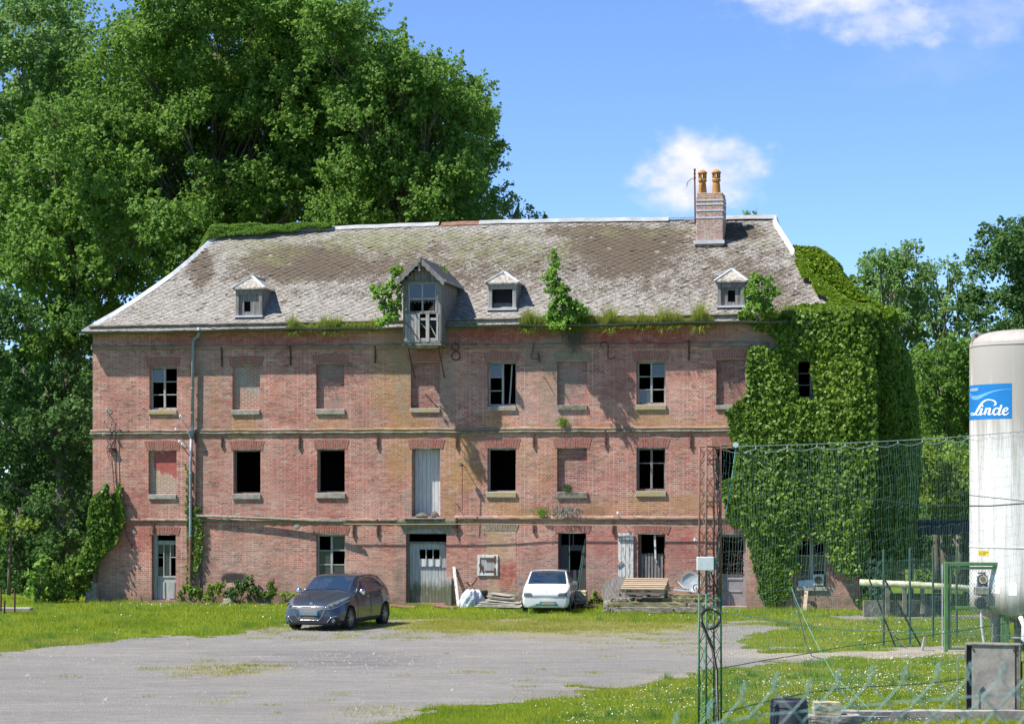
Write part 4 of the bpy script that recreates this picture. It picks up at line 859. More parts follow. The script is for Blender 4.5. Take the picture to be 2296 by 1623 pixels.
# ================================================================== DORMERS
def small_dormer(x0, x1, ya, ye, yb, ztype, hole=None, open_=False):
    """front face between x0..x1 (photo), apex ya, eaves ye, foot yb; stands on the roof slope"""
    xm = (x0 + x1) / 2
    yf = 1.0                                                    # depth of the front face on the slope
    for _ in range(6): zf = fw(xm, yb, yf); yf = float(np.interp(zf, pz_, py_)) - .02
    u0, u1 = fu(x0, yf), fu(x1, yf); zb, ze, za = fw(xm, yb, yf), fw(xm, ye, yf), fw(xm, ya, yf)
    back = float(np.interp(ze, pz_, py_)) + .1
    d = empty('dormer', parent=mill)
    s = MB(); t = .05
    s.add([(u0, yf, zb), (u0, yf, ze), (u0, back, ze), (u0 + t, yf, zb), (u0 + t, yf, ze), (u0 + t, back, ze)], [(0, 1, 2), (5, 4, 3), (0, 3, 4, 1), (1, 4, 5, 2), (2, 5, 3, 0)])
    s.build('dormer_cheek', 'old_wood', d); s = MB()
    s.add([(u1, yf, zb), (u1, yf, ze), (u1, back, ze), (u1 - t, yf, zb), (u1 - t, yf, ze), (u1 - t, back, ze)], [(2, 1, 0), (3, 4, 5), (1, 4, 3, 0), (2, 5, 4, 1), (0, 3, 5, 2)])
    s.build('dormer_cheek', 'old_wood', d)
    f = MB(); p = .13
    f.box((u0, yf - .04, zb), (u0 + p, yf + .06, ze)); f.box((u1 - p, yf - .04, zb), (u1, yf + .06, ze)); f.box((u0 - .03, yf - .05, ze - .10), (u1 + .03, yf + .06, ze)); f.box((u0 + p, yf - .03, ze - .22), (u1 - p, yf + .05, ze - .10)); f.build('dormer_frame', 'old_wood' if not open_ else 'old_wood_light', d, bevel=.01)
    if hole:
        hx0, hx1, hy0, hy1 = hole; a, b = fu(hx0, yf), fu(hx1, yf); c, e = fw(xm, hy1, yf), fw(xm, hy0, yf)
        g = boards(u0 + p, a, zb, ze - .22, yf + .02, 2); boards(b, u1 - p, zb, ze - .22, yf + .02, 2, g); boards(a, b, zb, c, yf + .02, 2, g, jit=.04); boards(a, b, e, ze - .22, yf + .02, 2, g); g.build('boarding', 'old_wood', d)
    MB().box((u0 - .03, yf - .14, zb - .03), (u1 + .03, yf + .05, zb + .04)).build('dormer_sill', 'lead', d)
    o = .10; uc = (u0 + u1) / 2; zr = ze + .0; yr = back + .25
    ap = (uc, yf + .32, za); bk = (uc, float(np.interp(za, pz_, py_)) + .15, za)
    A, Bq = (u0 - o, yf - .12, zr), (u1 + o, yf - .12, zr); C_, D_ = (u0 - o, yr - .1, zr), (u1 + o, yr - .1, zr)
    rf = MB().add([A, Bq, ap, bk, C_, D_, (A[0], A[1], zr - .05), (Bq[0], Bq[1], zr - .05), (C_[0], C_[1], zr - .05), (D_[0], D_[1], zr - .05)],
                  [(0, 1, 2), (0, 2, 3, 4), (1, 5, 3, 2), (6, 7, 1, 0), (7, 9, 5, 1), (0, 4, 8, 6), (6, 8, 9, 7)])
    rn = rf.build('dormer_roof', 'roof_slate_plain', d)
    e_ = MB(); e_.bar(A, ap, .10, .05).bar(Bq, ap, .10, .05).bar(ap, bk, .10, .05); e_.build('hip_trim', 'white_metal', d)
    MB().box((u0 + .06, yf + .30, zb - .05), (u1 - .06, yf + .34, ze - .02)).build('attic_dark', 'dark_inside', d)  # near-black sheet close behind the opening, standing in for attic shade
plain('roof_slate_plain', (0.44, 0.41, 0.36), (0.20, 0.17, 0.14), 9, .95, bump=.6, thr=(.45, .58))
small_dormer(529, 589, 617, 646, 710, 0, hole=(547, 561, 676, 697))
small_dormer(1095, 1158, 607, 634, 694, 0, open_=True)
small_dormer(1609, 1670, 601, 630, 688, 0, hole=(1632, 1648, 651, 676))
# loading dormer jutting out over the wall
def hoist():
    vf = -1.05; d = empty('hoist_dormer', parent=mill)
    X = lambda x: fu(x, vf); Z = lambda y: fw(945, y, vf)
    u0, u1 = X(905), X(988); zb, ze, za = Z(770), Z(628), Z(585); back = 1.4
    fr = MB(); p = .15
    zw = Z(701); zt = Z(634)
    fr.box((u0, vf, zb), (u0 + p * .9, vf + .12, ze)); fr.box((u1 - p, vf, zb), (u1, vf + .12, ze)); fr.box((u0 + p, vf + .0, zw - .05), (u1 - p, vf + .1, zw + .05)); fr.box((u0 + p * .9, vf - .01, zt), (u1 - p, vf + .1, zt + .06))
    fr.box((u0, vf - .01, zb), (u1, vf + .1, zb + .1)); fr.build('dormer_frame', 'old_wood', d, bevel=.01)
    # gable boards
    g = MB(); n = 11; ww = (u1 - u0) / n; uc = (u0 + u1) / 2
    for i in range(n):
        a = u0 + i * ww; top = ze + (za - ze) * (1 - abs((a + ww / 2 - uc) / ((u1 - u0) / 2))) * .92; g.box((a + .006, vf + .03, zt + .065), (a + ww - .006, vf + .06, top))
    g.build('gable_boards', 'old_wood', d)
    # window
    w = MB(); l, r = u0 + p, u1 - p; v = vf + .04; m_ = (l + r) / 2
    w.box((l, v, zw + .05), (l + .05, v + .05, zt)); w.box((r - .05, v, zw + .05), (r, v + .05, zt)); w.box((m_ - .03, v, zw + .05), (m_ + .03, v + .05, zt)); zm = Z(670); w.box((l, v - .006, zm - .03), (r, v + .055, zm + .03)); w.box((l, v, zt - .04), (r, v + .05, zt))
    wo = w.build('dormer_window', 'old_wood_light', d)
    MB().box((l + .05, v + .02, zm + .03), (m_ - .03, v + .026, zt - .04)).build('glass_pane', 'dirty_glass', wo); MB().box((m_ + .03, v + .02, zm + .03), (r - .05, v + .026, zt - .04)).build('glass_pane', 'dirty_glass', wo)
    sp = MB(); q = random.Random(3)
    for i in range(16): x = l + .06 + (r - l - .12) * i / 15; sp.bar((x, v + .01, zm - .03), (x + q.uniform(-.01, .01), v + .01, zm - .08 - q.random() * .09), .012)
    for i in range(5): sp.bar((r - .3 + i * .05, v + .01, zw + .06 + i * .07), (r - .08, v + .01, zw + .06 + i * .05), .012)
    sp.build('splintered_laths', 'old_wood_light', d)
    # lower boarding with a gap
    lb = MB(); zl = zb + .1; b1 = X(942)
    boards(u0 + .05, b1, zl - .06, zw - .03, vf - .03, 5, lb, gap=.015, jit=.03); boards(X(955), X(963), zl - .05, zw - .05, vf - .035, 1, lb); boards(X(978), X(983), zl, zw - .04, vf - .02, 1, lb)
    lb.bar((X(963), vf + .05, zw - .4), (X(981), vf + .05, zl + .02), .07, .03).bar((X(943), vf + .06, zw - .35), (X(955), vf + .06, zw - .55), .05, .03); lb.box((b1, vf - .005, zw - .26), (u1 - p, vf + .03, zw - .18)); lb.box((b1, vf - .005, zl - .04), (u1 - p, vf + .03, zl + .08)); lb.build('lower_boarding', 'old_wood_light', d)
    # cheeks
    for s, u in ((-1, u0), (1, u1)):
        ck = MB(); n = 14; L_ = back - vf
        for i in range(n):
            y0 = vf + L_ * i / n; y1 = vf + L_ * (i + 1) / n; bot = zb if y0 < -.02 else max(zb, float(np.interp(y0, py_, pz_)) - .25)
            ck.box((u - .02, y0 + .005, bot + .02), (u + .02, y1 - .005, ze))
        ck.build('dormer_cheek', 'old_wood', d)
    MB().box((u0 - .02, vf - .02, zb - .07), (u1 + .02, 0, zb)).box((u0 + .1, vf - .0, zb - .14), (u1 - .1, -.05, zb - .07)).build('dormer_floor', 'stone_mossy', d)
    MB().box((u0 + .05, .2, zb), (u1 - .05, .25, ze)).build('attic_dark', 'dark_inside', d)  # near-black sheet in place of the shade inside the dormer
    # roof
    o = .20; fo = .30; zo = ze - .04; A = (u0 - o, vf - fo, zo); Bq = (u1 + o, vf - fo, zo); ap = (uc, vf - fo, za + .1); bk = (uc, 3.4, za + .1); C_ = (u0 - o, back, zo); D_ = (u1 + o, back, zo); t = Vector((0, 0, -.06))
    rf = MB().add([A, ap, Bq, C_, bk, D_] + [tuple(Vector(k) + t) for k in (A, ap, Bq, C_, bk, D_)], [(0, 1, 4, 3), (1, 2, 5, 4), (9, 10, 7, 6), (10, 11, 8, 7), (0, 6, 7, 1), (1, 7, 8, 2), (0, 3, 9, 6), (5, 2, 8, 11)])
    rf.build('dormer_roof', 'slate_dark', d)
    # scalloped barge boards
    bb = MB()
    for s in (-1, 1):
        e0 = Vector(A if s < 0 else Bq); a0 = Vector(ap); n = 34; poly = []
        dirv = (e0 - a0); dn = Vector((0, 0, -1))
        top = [a0 + dirv * (i / n) for i in range(n + 1)]
        bot = [a0 + dirv * (i / n) + dn * (.17 + .05 * abs(math.sin(i / n * math.pi * 5))) for i in range(n + 1)]
        vs = [(q.x, q.y - .035, q.z) for q in top] + [(q.x, q.y - .035, q.z) for q in bot] + [(q.x, q.y - .005, q.z) for q in top] + [(q.x, q.y - .005, q.z) for q in bot]; N = n + 1
        fs = []
        for i in range(n): fs += [(i, i + 1, N + i + 1, N + i), (2 * N + i, 3 * N + i, 3 * N + i + 1, 2 * N + i + 1), (N + i, N + i + 1, 3 * N + i + 1, 3 * N + i)]
        bb.add(vs, fs)
    bb.box((uc - .03, vf - fo - .06, za - .35), (uc + .03, vf - fo - .03, za + .08)); bb.lathe([(.0, -.05), (.05, 0), (.0, .05)], (uc, vf - fo - .045, za - .36), 8); bb.build('barge_board', 'old_wood', d)
    MB().tube([(uc, vf - .35, za - .1), (uc, vf - .35, za - .32)], .02, 6).tube([(uc, vf - .1, za - .12), (uc, vf - .5, za - .12)], .03, 6).build('pulley_hook', 'iron_dark', d)
    MB().tube([(u1 + o, vf - .3, zo - .02), (u1 + o, back, zo - .02)], .05, 8).build('dormer_gutter', 'zinc', d)
    for u in (u0 + .12, u1 - .12): MB().tube([(u, vf + .1, zb - .06), (u + .02, -.05, fw(940, 848))], .022, 5).build('iron_strut', 'iron_dark', d)
    st = MB(); st.bar((u0 + .05, vf - .08, zw - .28), (u0 + .55, vf - .1, zb + .15), .025); st.build('iron_strut', 'iron_dark', d)
hoist()
# ---- chimney
def chimney():
    d = empty('chimney', parent=mill); v = 3.3
    u0, u1 = fu(1561, v), fu(1621, v); zt = fw(1590, 432, v); zb = fw(1590, 541, v); dp = 1.0
    b = MB(); b.box((u0, v, zb - .8), (u1, v + dp, zt - .12)); b.box((u0 + .02, v + .02, zt - .12), (u1 - .02, v + dp - .02, zt)); b.build('stack', 'chimney_brick', d, bevel=.015)
    s = MB()
    for y in (449, 458, 472, 488): z = fw(1590, y, v); s.box((u0 - .015, v - .015, z - .025), (u1 + .015, v + dp + .015, z + .025))
    s.build('iron_strap', 'lead', d)
    MB().box((u0 - .08, v - .12, zb - .1), (u1 + .06, v + .06, zb + .02)).build('flashing', 'lead', d)
    for x in (1575, 1606):
        u = fu(x, v + .4); pb = zt - .0
        c = MB().lathe([(.155, 0), (.15, .08), (.135, .3), (.115, .42), (.15, .44), (.155, .5), (.13, .52), (.12, .56)], (u, v + .4, pb), 16)
        for k in range(6):
            a = k * math.pi / 3 + .3; c.box((u + .12 * math.cos(a) - .025, v + .4 + .12 * math.sin(a) - .025, pb + .55), (u + .12 * math.cos(a) + .025, v + .4 + .12 * math.sin(a) + .025, pb + .72))
        c.lathe([(.17, .72), (.165, .76), (.1, .82), (.02, .86)], (u, v + .4, pb), 16); c.build('chimney_pot', 'terracotta', d, smooth=False)
    u = fu(1558, v); z0 = fw(1558, 500, v); z1 = fw(1558, 378, v)
    m_ = MB().tube([(u, v + .1, z0), (u - .02, v + .1, z1)], .028, 6)
    for k in range(3): m_.box((u - .05, v + .06, z1 - .05 - k * .14), (u + .02, v + .14, z1 - .0 - k * .14))
    m_.tube([(u, v + .1, fw(1558, 402, v)), (u - .14, v + .1, fw(1558, 400, v)), (u - .27, v + .1, fw(1558, 408, v)), (u - .3, v + .1, fw(1558, 418, v))], .012, 5); m_.build('aerial_mast', 'rust', d)
chimney()
# ================================================================== GROUND
def terrain_z(x, y):
    return 1.8 * np.clip((19 - y) / 8, 0, 1) ** 1.0
def ground():
    xs = np.concatenate([[-1500, -400, -120], np.linspace(-60, 60, 61), [120, 400, 1500]]); ys = np.concatenate([[-300, -60], np.linspace(-10, 120, 66), [200, 500, 2500]])
    X, Y = np.meshgrid(xs, ys); X = X.ravel(); Y = Y.ravel(); Z = terrain_z(X, Y); nx, ny = len(xs), len(ys)
    i, j = np.meshgrid(np.arange(nx - 1), np.arange(ny - 1)); a = (j * nx + i).ravel()
    o = npmesh('ground', np.stack([X, Y, Z], 1), 4, 'turf', None, idx=np.stack([a, a + 1, a + nx + 1, a + nx], 1)); tag(o, kind='structure')
ground()
GP = [(-900, 1520), (-300, 1500), (0, 1468), (130, 1450), (300, 1433), (500, 1421), (640, 1404), (760, 1398), (870, 1396), (960, 1392), (1040, 1389), (1200, 1392), (1330, 1392), (1450, 1395), (1570, 1396), (1700, 1398), (1790, 1405),
      (1720, 1420), (1655, 1432), (1640, 1446), (1700, 1456), (1860, 1462), (2060, 1452), (2175, 1447), (2400, 1440), (2400, 1452), (2175, 1464), (2050, 1474), (1860, 1476), (1720, 1488), (1640, 1502), (1560, 1514), (1400, 1537), (1200, 1560), (1000, 1590), (790, 1623), (600, 1680), (200, 1800), (-900, 1900)]
PATH = [(1850, 1384), (1900, 1379), (2000, 1378), (2300, 1380), (2300, 1388), (2000, 1386), (1900, 1390)]
DRY = [(870, 1395), (980, 1382), (1330, 1385), (1560, 1392), (1560, 1412), (1400, 1424), (1200, 1428), (1000, 1420), (880, 1408)]
def gpx(X, Y): return CX + F * X / Y, HY + F * H / Y
def gravel_mask(X, Y):
    n = (fbm(X * .9, Y * .9, 3, 5) - .5) * 2; n2 = (fbm(X * .9 + 40, Y * .9, 8, 5) - .5) * 2
    px, py = gpx(X, Y); k = np.clip((py - 1105) / 300, .2, 3)
    return inpoly(px + n2 * 60 * k, py + n * 13 * k, GP) | inpoly(px + n2 * 20, py + n * 4, PATH)
def gravel():
    s = .14; xs = np.arange(-24, 22, s); ys = np.arange(30, 80, s); X, Y = np.meshgrid(xs, ys); nx, ny = X.shape[1], X.shape[0]
    cx, cy = X[:-1, :-1] + s / 2, Y[:-1, :-1] + s / 2; keep = gravel_mask(cx.ravel(), cy.ravel())
    i, j = np.meshgrid(np.arange(nx - 1), np.arange(ny - 1)); a = (j * nx + i).ravel()[keep]
    px, py = gpx(X.ravel(), Y.ravel()); st = np.zeros((len(px), 4), np.float32)
    st[:, 0] = np.maximum.reduce([blob(px, py, 740, 1480, 260, 26) * .9, blob(px, py, 560, 1466, 120, 12) * .6, blob(px, py, 120, 1530, 300, 20) * .35, blob(px, py, 1300, 1500, 250, 20) * .3])
    st[:, 1] = np.maximum.reduce([blob(px, py, 520, 1500, 140, 14) * .5, inpoly(px, py, DRY) * .9, blob(px, py, 1350, 1430, 200, 12) * .4, blob(px, py, 1000, 1410, 120, 14) * .6])
    st[:, 2] = np.maximum.reduce([blob(px, py, 1950, 1466, 330, 14) * .9, blob(px, py, 1550, 1530, 120, 20) * .35, blob(px, py, 900, 1600, 200, 16) * .3])
    z = .006 + terrain_z(X.ravel(), Y.ravel()) + .03 * np.clip(fbm(X.ravel() * .5, Y.ravel() * .8, 21) - .45, 0, 1)
    o = npmesh('gravel_yard', np.stack([X.ravel(), Y.ravel(), z], 1), 4, 'gravel', None, {'stain': st}, idx=np.stack([a, a + 1, a + nx + 1, a + nx], 1), smooth=True); tag(o, kind='structure')
gravel()
# loose stones on the yard
def stones():
    r = np.random.default_rng(5); n = 9000; X = r.uniform(-17, 14, n); Y = r.uniform(37, 64, n); px, py = gpx(X, Y)
    w = .12 + .88 * np.maximum(blob(px, py, 740, 1485, 260, 24), blob(px, py, 150, 1480, 200, 12) * .5); k = gravel_mask(X, Y) & (r.random(n) < w); X, Y = X[k], Y[k]; n = len(X)
    s = r.uniform(.012, .035, n) * (1 + (r.random(n) < .04)); b = np.array([(1, 0, 0), (0, 1, 0), (-1, 0, 0), (0, -1, 0), (0, 0, .8)], float)
    V = np.stack([X, Y, np.full(n, .008)], 1)[:, None, :] + b[None] * s[:, None, None] * r.uniform(.6, 1.3, (n, 5, 3))
    base = (np.arange(n) * 5)[:, None]; idx = np.concatenate([base + np.array([[0, 1, 4]]), base + np.array([[1, 2, 4]]), base + np.array([[2, 3, 4]]), base + np.array([[3, 0, 4]])])
    tag(npmesh('loose_stones', V.reshape(-1, 3), 3, 'gravel_chip', None, idx=idx), 'grey loose stones scattered over the gravel yard', 'stones', kind='stuff')
stones()
# ------------------------------------------------------------------ grass
def wall_y(X): return DL - (X - XL) * sT / cT                    # y of the facade line at x
def blades(name, X, Y, h, w, mat, lab, cat='grass', Z=None, lean=.5, seed=1, kind='stuff'):
    r = np.random.default_rng(seed); n = len(X); a = r.uniform(0, 2 * np.pi, n); h = h * r.uniform(.5, 1.3, n); w = w * r.uniform(.7, 1.3, n)
    la = r.uniform(0, 2 * np.pi, n); l = h * lean * r.random(n); z = terrain_z(X, Y) if Z is None else Z
    dx, dy = np.cos(a) * w / 2, np.sin(a) * w / 2; V = np.zeros((n, 3, 3)); V[:, 0] = np.stack([X - dx, Y - dy, z], 1); V[:, 1] = np.stack([X + dx, Y + dy, z], 1)
    V[:, 2] = np.stack([X + np.cos(la) * l, Y + np.sin(la) * l, z + h], 1)
    t = np.clip(.5 + (fbm(X * .8, Y * .8, 5) - .5) * 1.6 + r.normal(0, .22, n), 0, 1)
    o = npmesh(name, V.reshape(-1, 3), 3, mat, None, {'tint': np.repeat(t, 3)}); return tag(o, lab, cat, kind=kind)
def grass():
    r = np.random.default_rng(2); n = 1350000
    # sample evenly in area but denser near: draw in photo space
    Y = 1 / (1 / 36.5 + (1 / 84 - 1 / 36.5) * r.random(n)); X = (r.uniform(-520, 2800, n) - CX) / F * Y
    px, py = gpx(X, Y); ok = (Y < wall_y(X) - .02) | (X < XL - .3) | (X > XR + .3); ok &= ~gravel_mask(X, Y); ok &= (Y < 82)
    X, Y, px, py = X[ok], Y[ok], px[ok], py[ok]; n = len(X)
    clump = fbm(X * 1.3, Y * 1.3, 31, 4); hh = .035 + .13 * np.clip(clump - .42, 0, 1) ** 1.0 * 2
    hh = hh * np.where(py > 1440, 1.0, 1.25); hh = np.minimum(hh, .16)
    near = wall_y(X) - Y; hh *= np.where((near < .9) & (X > XL) & (X < XR), 1.5, 1)
    dry = np.zeros(n)                                              # yellowed verges along the yard
    for (x, y, rx, ry, k) in ((300, 1444, 380, 14, .8), (1150, 1388, 420, 8, .75), (1800, 1400, 260, 14, .8), (1500, 1550, 500, 26, .45), (1700, 1500, 220, 16, .7), (1780, 1442, 150, 20, .65), (0, 1465, 200, 16, .8)): dry = np.maximum(dry, blob(px, py, x, y, rx, ry) * k)
    d = r.random(n) < dry * (.4 + fbm(X, Y, 12)) * .8 + .05
    w = .010 * Y / 45
    blades('grass_cover', X[~d], Y[~d], hh[~d], w[~d], 'blade_grass', 'green grass growing along the mill and beside the gravel yard')
    blades('dry_grass_cover', X[d], Y[d], hh[d] * .8, w[d], 'blade_dry', 'yellowed dry grass on the verges of the gravel yard', seed=4)
    # tufts on the gravel
    m = 700; cx_ = []; 
    for (x, y, rx, ry, q) in ((1200, 1404, 330, 15, 620), (1000, 1404, 110, 13, 160), (500, 1500, 150, 13, 40), (750, 1430, 260, 10, 30), (1500, 1440, 130, 30, 30), (1450, 1402, 150, 10, 70), (850, 1590, 120, 12, 6), (400, 1560, 500, 50, 8), (1250, 1510, 300, 40, 16), (600, 1412, 90, 6, 30)):
        for _ in range(q):
            gx, gy = r.normal(x, rx * .55), r.normal(y, ry * .55)
            if gy < 1370: continue
            X0, Y0, _z = GR(gx, gy); cx_.append((X0, Y0, r.uniform(.05, .28)))
    XX = []; YY = []
    for (a, b, s) in cx_: q = int(20 + s * 400); XX.append(r.normal(a, s, q)); YY.append(r.normal(b, s, q))
    XX = np.concatenate(XX); YY = np.concatenate(YY); f = r.random(len(XX)) < .62; hs = r.uniform(.03, .07, len(XX))
    blades('yard_tufts', XX[f], YY[f], hs[f], np.full(f.sum(), .012), 'blade_dry', 'sparse yellowish tufts growing through the gravel', seed=6)
    blades('green_tufts', XX[~f], YY[~f], hs[~f], np.full((~f).sum(), .012), 'blade_grass', 'sparse green tufts growing through the gravel', seed=7)
    # taller clumps of coarse grass in the lawn
    m = 900; Yc = 1 / (1 / 37 + (1 / 76 - 1 / 37) * r.random(m)); Xc = (r.uniform(-20, 2300, m) - CX) / F * Yc; ok = ~gravel_mask(Xc, Yc) & (Yc < wall_y(Xc) - .3) & (fbm(Xc * .5, Yc * .5, 51) > .47); Xc, Yc = Xc[ok], Yc[ok]
    k = 70; X = np.repeat(Xc, k) + r.normal(0, .10, len(Xc) * k) * np.repeat(r.uniform(.5, 1.8, len(Xc)), k); Y = np.repeat(Yc, k) + r.normal(0, .10, len(Yc) * k); hh = np.repeat(r.uniform(.10, .20, len(Xc)), k)
    blades('grass_clumps', X, Y, hh, np.full(len(X), .012), 'leaf_poplar', 'taller darker clumps of coarse grass in the lawn', lean=.8, seed=14)
    # ragged weedy margin where turf gives way to gravel
    n = 260000; Y = 1 / (1 / 36.8 + (1 / 72 - 1 / 36.8) * r.random(n)); X = (r.uniform(-60, 2000, n) - CX) / F * Y; g = gravel_mask(X, Y); q1 = gravel_mask(X + r.normal(0, .7, n), Y + r.normal(0, .7, n)); q2 = fbm(X * 2.2, Y * 2.2, 17, 3) > .48
    ok = g & ~q1 & q2; X, Y = X[ok], Y[ok]; n = len(X); f = r.random(n) < .5; hs = r.uniform(.02, .06, n)
    blades('verge_weeds', X[f], Y[f], hs[f], np.full(f.sum(), .011), 'blade_dry', 'ragged dry weeds creeping from the lawn onto the gravel', seed=16)
    blades('verge_grass', X[~f], Y[~f], hs[~f], np.full((~f).sum(), .011), 'blade_grass', 'ragged green grass creeping from the lawn onto the gravel', seed=17)
    # daisies
    n = 130000; Y = 1 / (1 / 36.5 + (1 / 80 - 1 / 36.5) * r.random(n)); X = (r.uniform(-20, 2400, n) - CX) / F * Y; px, py = gpx(X, Y)
    dn = np.zeros(n)
    for (x, y, rx, ry, k) in ((2000, 1560, 480, 60, 1.0), (2200, 1500, 260, 50, .8), (1500, 1600, 250, 40, .6), (1850, 1480, 200, 25, .25), (2020, 1430, 200, 35, .45), (430, 1358, 260, 7, .6), (620, 1385, 70, 14, .3), (1150, 1376, 110, 6, .4), (1450, 1388, 160, 5, .35), (300, 1400, 300, 30, .04), (1150, 1362, 60, 5, .3), (1750, 1380, 200, 8, .25)): dn = np.maximum(dn, blob(px, py, x, y, rx, ry) * k)
    dn *= np.clip((fbm(X * 1.1, Y * 1.1, 41, 4) - .38) * 5, 0, 1)
    ok = (r.random(n) < dn) & ~gravel_mask(X, Y) & (Y < wall_y(X) - .1); X, Y = X[ok], Y[ok]; n = len(X); h = r.uniform(.05, .11, n); s = r.uniform(.008, .017, n) * np.clip(Y / 50, .8, 1.4)
    A = r.uniform(0, 6.28, n); tl = r.normal(0, .35, (n, 2)); V = np.zeros((n, 5, 3))
    for k in range(5):
        t = A + k * 2 * np.pi / 5; dx, dy = np.cos(t) * s, np.sin(t) * s; V[:, k] = np.stack([X + dx, Y + dy, h + dx * tl[:, 0] + dy * (tl[:, 1] - .25)], 1)
    tag(npmesh('daisies', V.reshape(-1, 3), 5, 'daisy', None), 'tiny white daisies scattered through the green grass', 'daisies', kind='stuff')
grass()
# ================================================================== LEAVES
def unit(v): return v / np.maximum(np.linalg.norm(v, axis=-1, keepdims=True), 1e-6)
def leaf_quads(C, Nn, size, r, aspect=.75, droop=.3, shape=4):
    """rhombic leaves at C facing Nn (roughly)"""
    n = len(C); Nn = unit(unit(Nn) + r.normal(0, .62, (n, 3))); a = unit(np.cross(Nn, r.normal(0, 1, (n, 3)))); a[:, 2] -= droop; a = unit(a); b = unit(np.cross(Nn, a))
    s = size * r.uniform(.65, 1.3, (n, 1)); V = np.zeros((n, 4, 3)); V[:, 0] = C - a * s * .5; V[:, 1] = C + b * s * aspect * .5 - a * s * .08; V[:, 2] = C + a * s * .55; V[:, 3] = C - b * s * aspect * .5 - a * s * .08
    return V
def leaf_obj(name, V, mat, parent=None, tint=None, r=None):
    n = len(V); t = tint if tint is not None else r.random(n)
    return npmesh(name, V.reshape(-1, 3), 4, mat, parent, {'tint': np.repeat(np.clip(t, 0, 1), 4)})
def crown_leaves(blobs, size, cover, r, spray=.8, upb=.35, fuzz=.16, core=.55):
    """blobs: (centre xyz, radius xyz). leaves hang on short sprays that leave each blob's surface"""
    out = []; tints = []
    for c, rad_ in blobs:
        c = np.array(c); R = np.array(rad_); area = 4 * np.pi * (R[0] * R[2] + R[0] * R[1] + R[1] * R[2]) / 3; n = int(cover * area / (size * size * .42)); per = 26; ns = max(4, n // per)
        d = unit(r.normal(0, 1, (ns, 3))); d[:, 2] = np.where(d[:, 2] < -.6, -d[:, 2] * .5, d[:, 2]); rr = core + (1 - core) * r.random((ns, 1)) ** .6
        p = c + d * R * rr; tw = unit(d * .8 + r.normal(0, .35, (ns, 3)) + np.array([0, 0, upb])); L = spray * r.uniform(.4, 1.25, (ns, 1)) * min(1.4, R.mean() / 1.6 + .3)
        t = r.random((ns, per, 1)); q = p[:, None] + tw[:, None] * L[:, None] * t + r.normal(0, 1, (ns, per, 3)) * fuzz * (1.15 - t)
        nn = unit(d[:, None] * .6 + np.array([0, -.25, .55]) + r.normal(0, .35, (ns, per, 3)))
        out.append(leaf_quads(q.reshape(-1, 3), nn.reshape(-1, 3), size, r)); bt = r.normal(.5, .16); tints.append(np.clip(bt + np.repeat(r.normal(0, .18, ns), per) + r.normal(0, .15, ns * per), 0, 1))
    return np.concatenate(out), np.concatenate(tints)
def tree(name, label, cat, D, base, blobs, mat, size=.2, cover=1.0, trunk_r=.4, bark='bark', seed=1, group=None, spray=.9, upb=.35, lean=0, fork=.25, depth=.8, limbs=1, zb=0):
    """base: photo x of the trunk; blobs: (photo x, photo y, radius in photo px, depth offset m)"""
    r = np.random.default_rng(seed); rr = random.Random(seed); s = F / D
    bx = (base - CX) / s; root = empty(name, (bx, D, zb)); tag(root, label, cat, group)
    bl = []
    for q in blobs:
        x, y, rp, dd = q[:4]; ry = q[4] if len(q) > 4 else rp; bl.append(((((x - CX) / s) - bx, dd, H + (HY - y) / s - zb), (rp / s, rp / s * depth, ry / s)))
    V, t = crown_leaves(bl, size, cover, r, spray, upb); leaf_obj('crown', V, mat, root, t)
    top = max(b[0][2] for b in bl); low = min(b[0][2] - b[1][2] for b in bl); tb = MB(); zs = [0, .4 * max(low, 2), max(low, 2) + (top - low) * fork, low + (top - low) * .85]
    xt = np.mean([b[0][0] for b in bl]); stem = [(0, 0, 0), (xt * .05, 0, zs[1]), (xt * .3, .2, zs[2]), (xt * .8, .2, zs[3])]
    tb.tube(stem, [trunk_r * 1.25, trunk_r, trunk_r * .75, trunk_r * .15], 9)
    tr = tb.build('trunk', bark, root, smooth=True)
    if limbs:
        lb = MB()
        for c, R in bl[::4] if len(bl) > 30 else bl:
            f = rr.uniform(.25, .95); z = max(low * .7, min(c[2] - R[2] * .6, c[2] * .9)); k = min(1, z / max(zs[3], .1)); st = Vector((xt * .6 * k, .15, z * .8))
            mid = st.lerp(Vector(c), .55) + Vector((rr.uniform(-.4, .4), rr.uniform(-.4, .4), .3)); lb.tube([st, mid, Vector(c)], [trunk_r * .24, trunk_r * .13, .02], 6)
            for _ in range(4):
                e = Vector(c) + Vector((rr.uniform(-1, 1) * R[0], rr.uniform(-1, 1) * R[1], rr.uniform(-.3, 1) * R[2])) * .9; lb.tube([mid.lerp(Vector(c), rr.random()), e], [trunk_r * .12, .015], 4)
        lb.build('limbs', bark, tr, smooth=True)
    return root
def fill(poly, n, rmin, rmax, seed, dd=(-2.5, 2.5), ky=1.0):
    """scatter crown masses over a photo outline"""
    r = random.Random(seed); xs = [p[0] for p in poly]; ys = [p[1] for p in poly]; out = []; tries = 0
    while len(out) < n and tries < 20000:
        tries += 1; x, y = r.uniform(min(xs), max(xs)), r.uniform(min(ys), max(ys))
        if not inpoly(np.array([x]), np.array([y]), poly)[0]: continue
        rp = r.uniform(rmin, rmax)
        if any(math.hypot(x - o[0], y - o[1]) < .62 * (rp + o[2]) * (1 if abs(dz) < 9 else .5) for o in out for dz in (0,)) and tries < 15000: continue
        out.append((x, y, rp, r.uniform(*dd), rp * r.uniform(.75, 1.05) * ky))
    return out
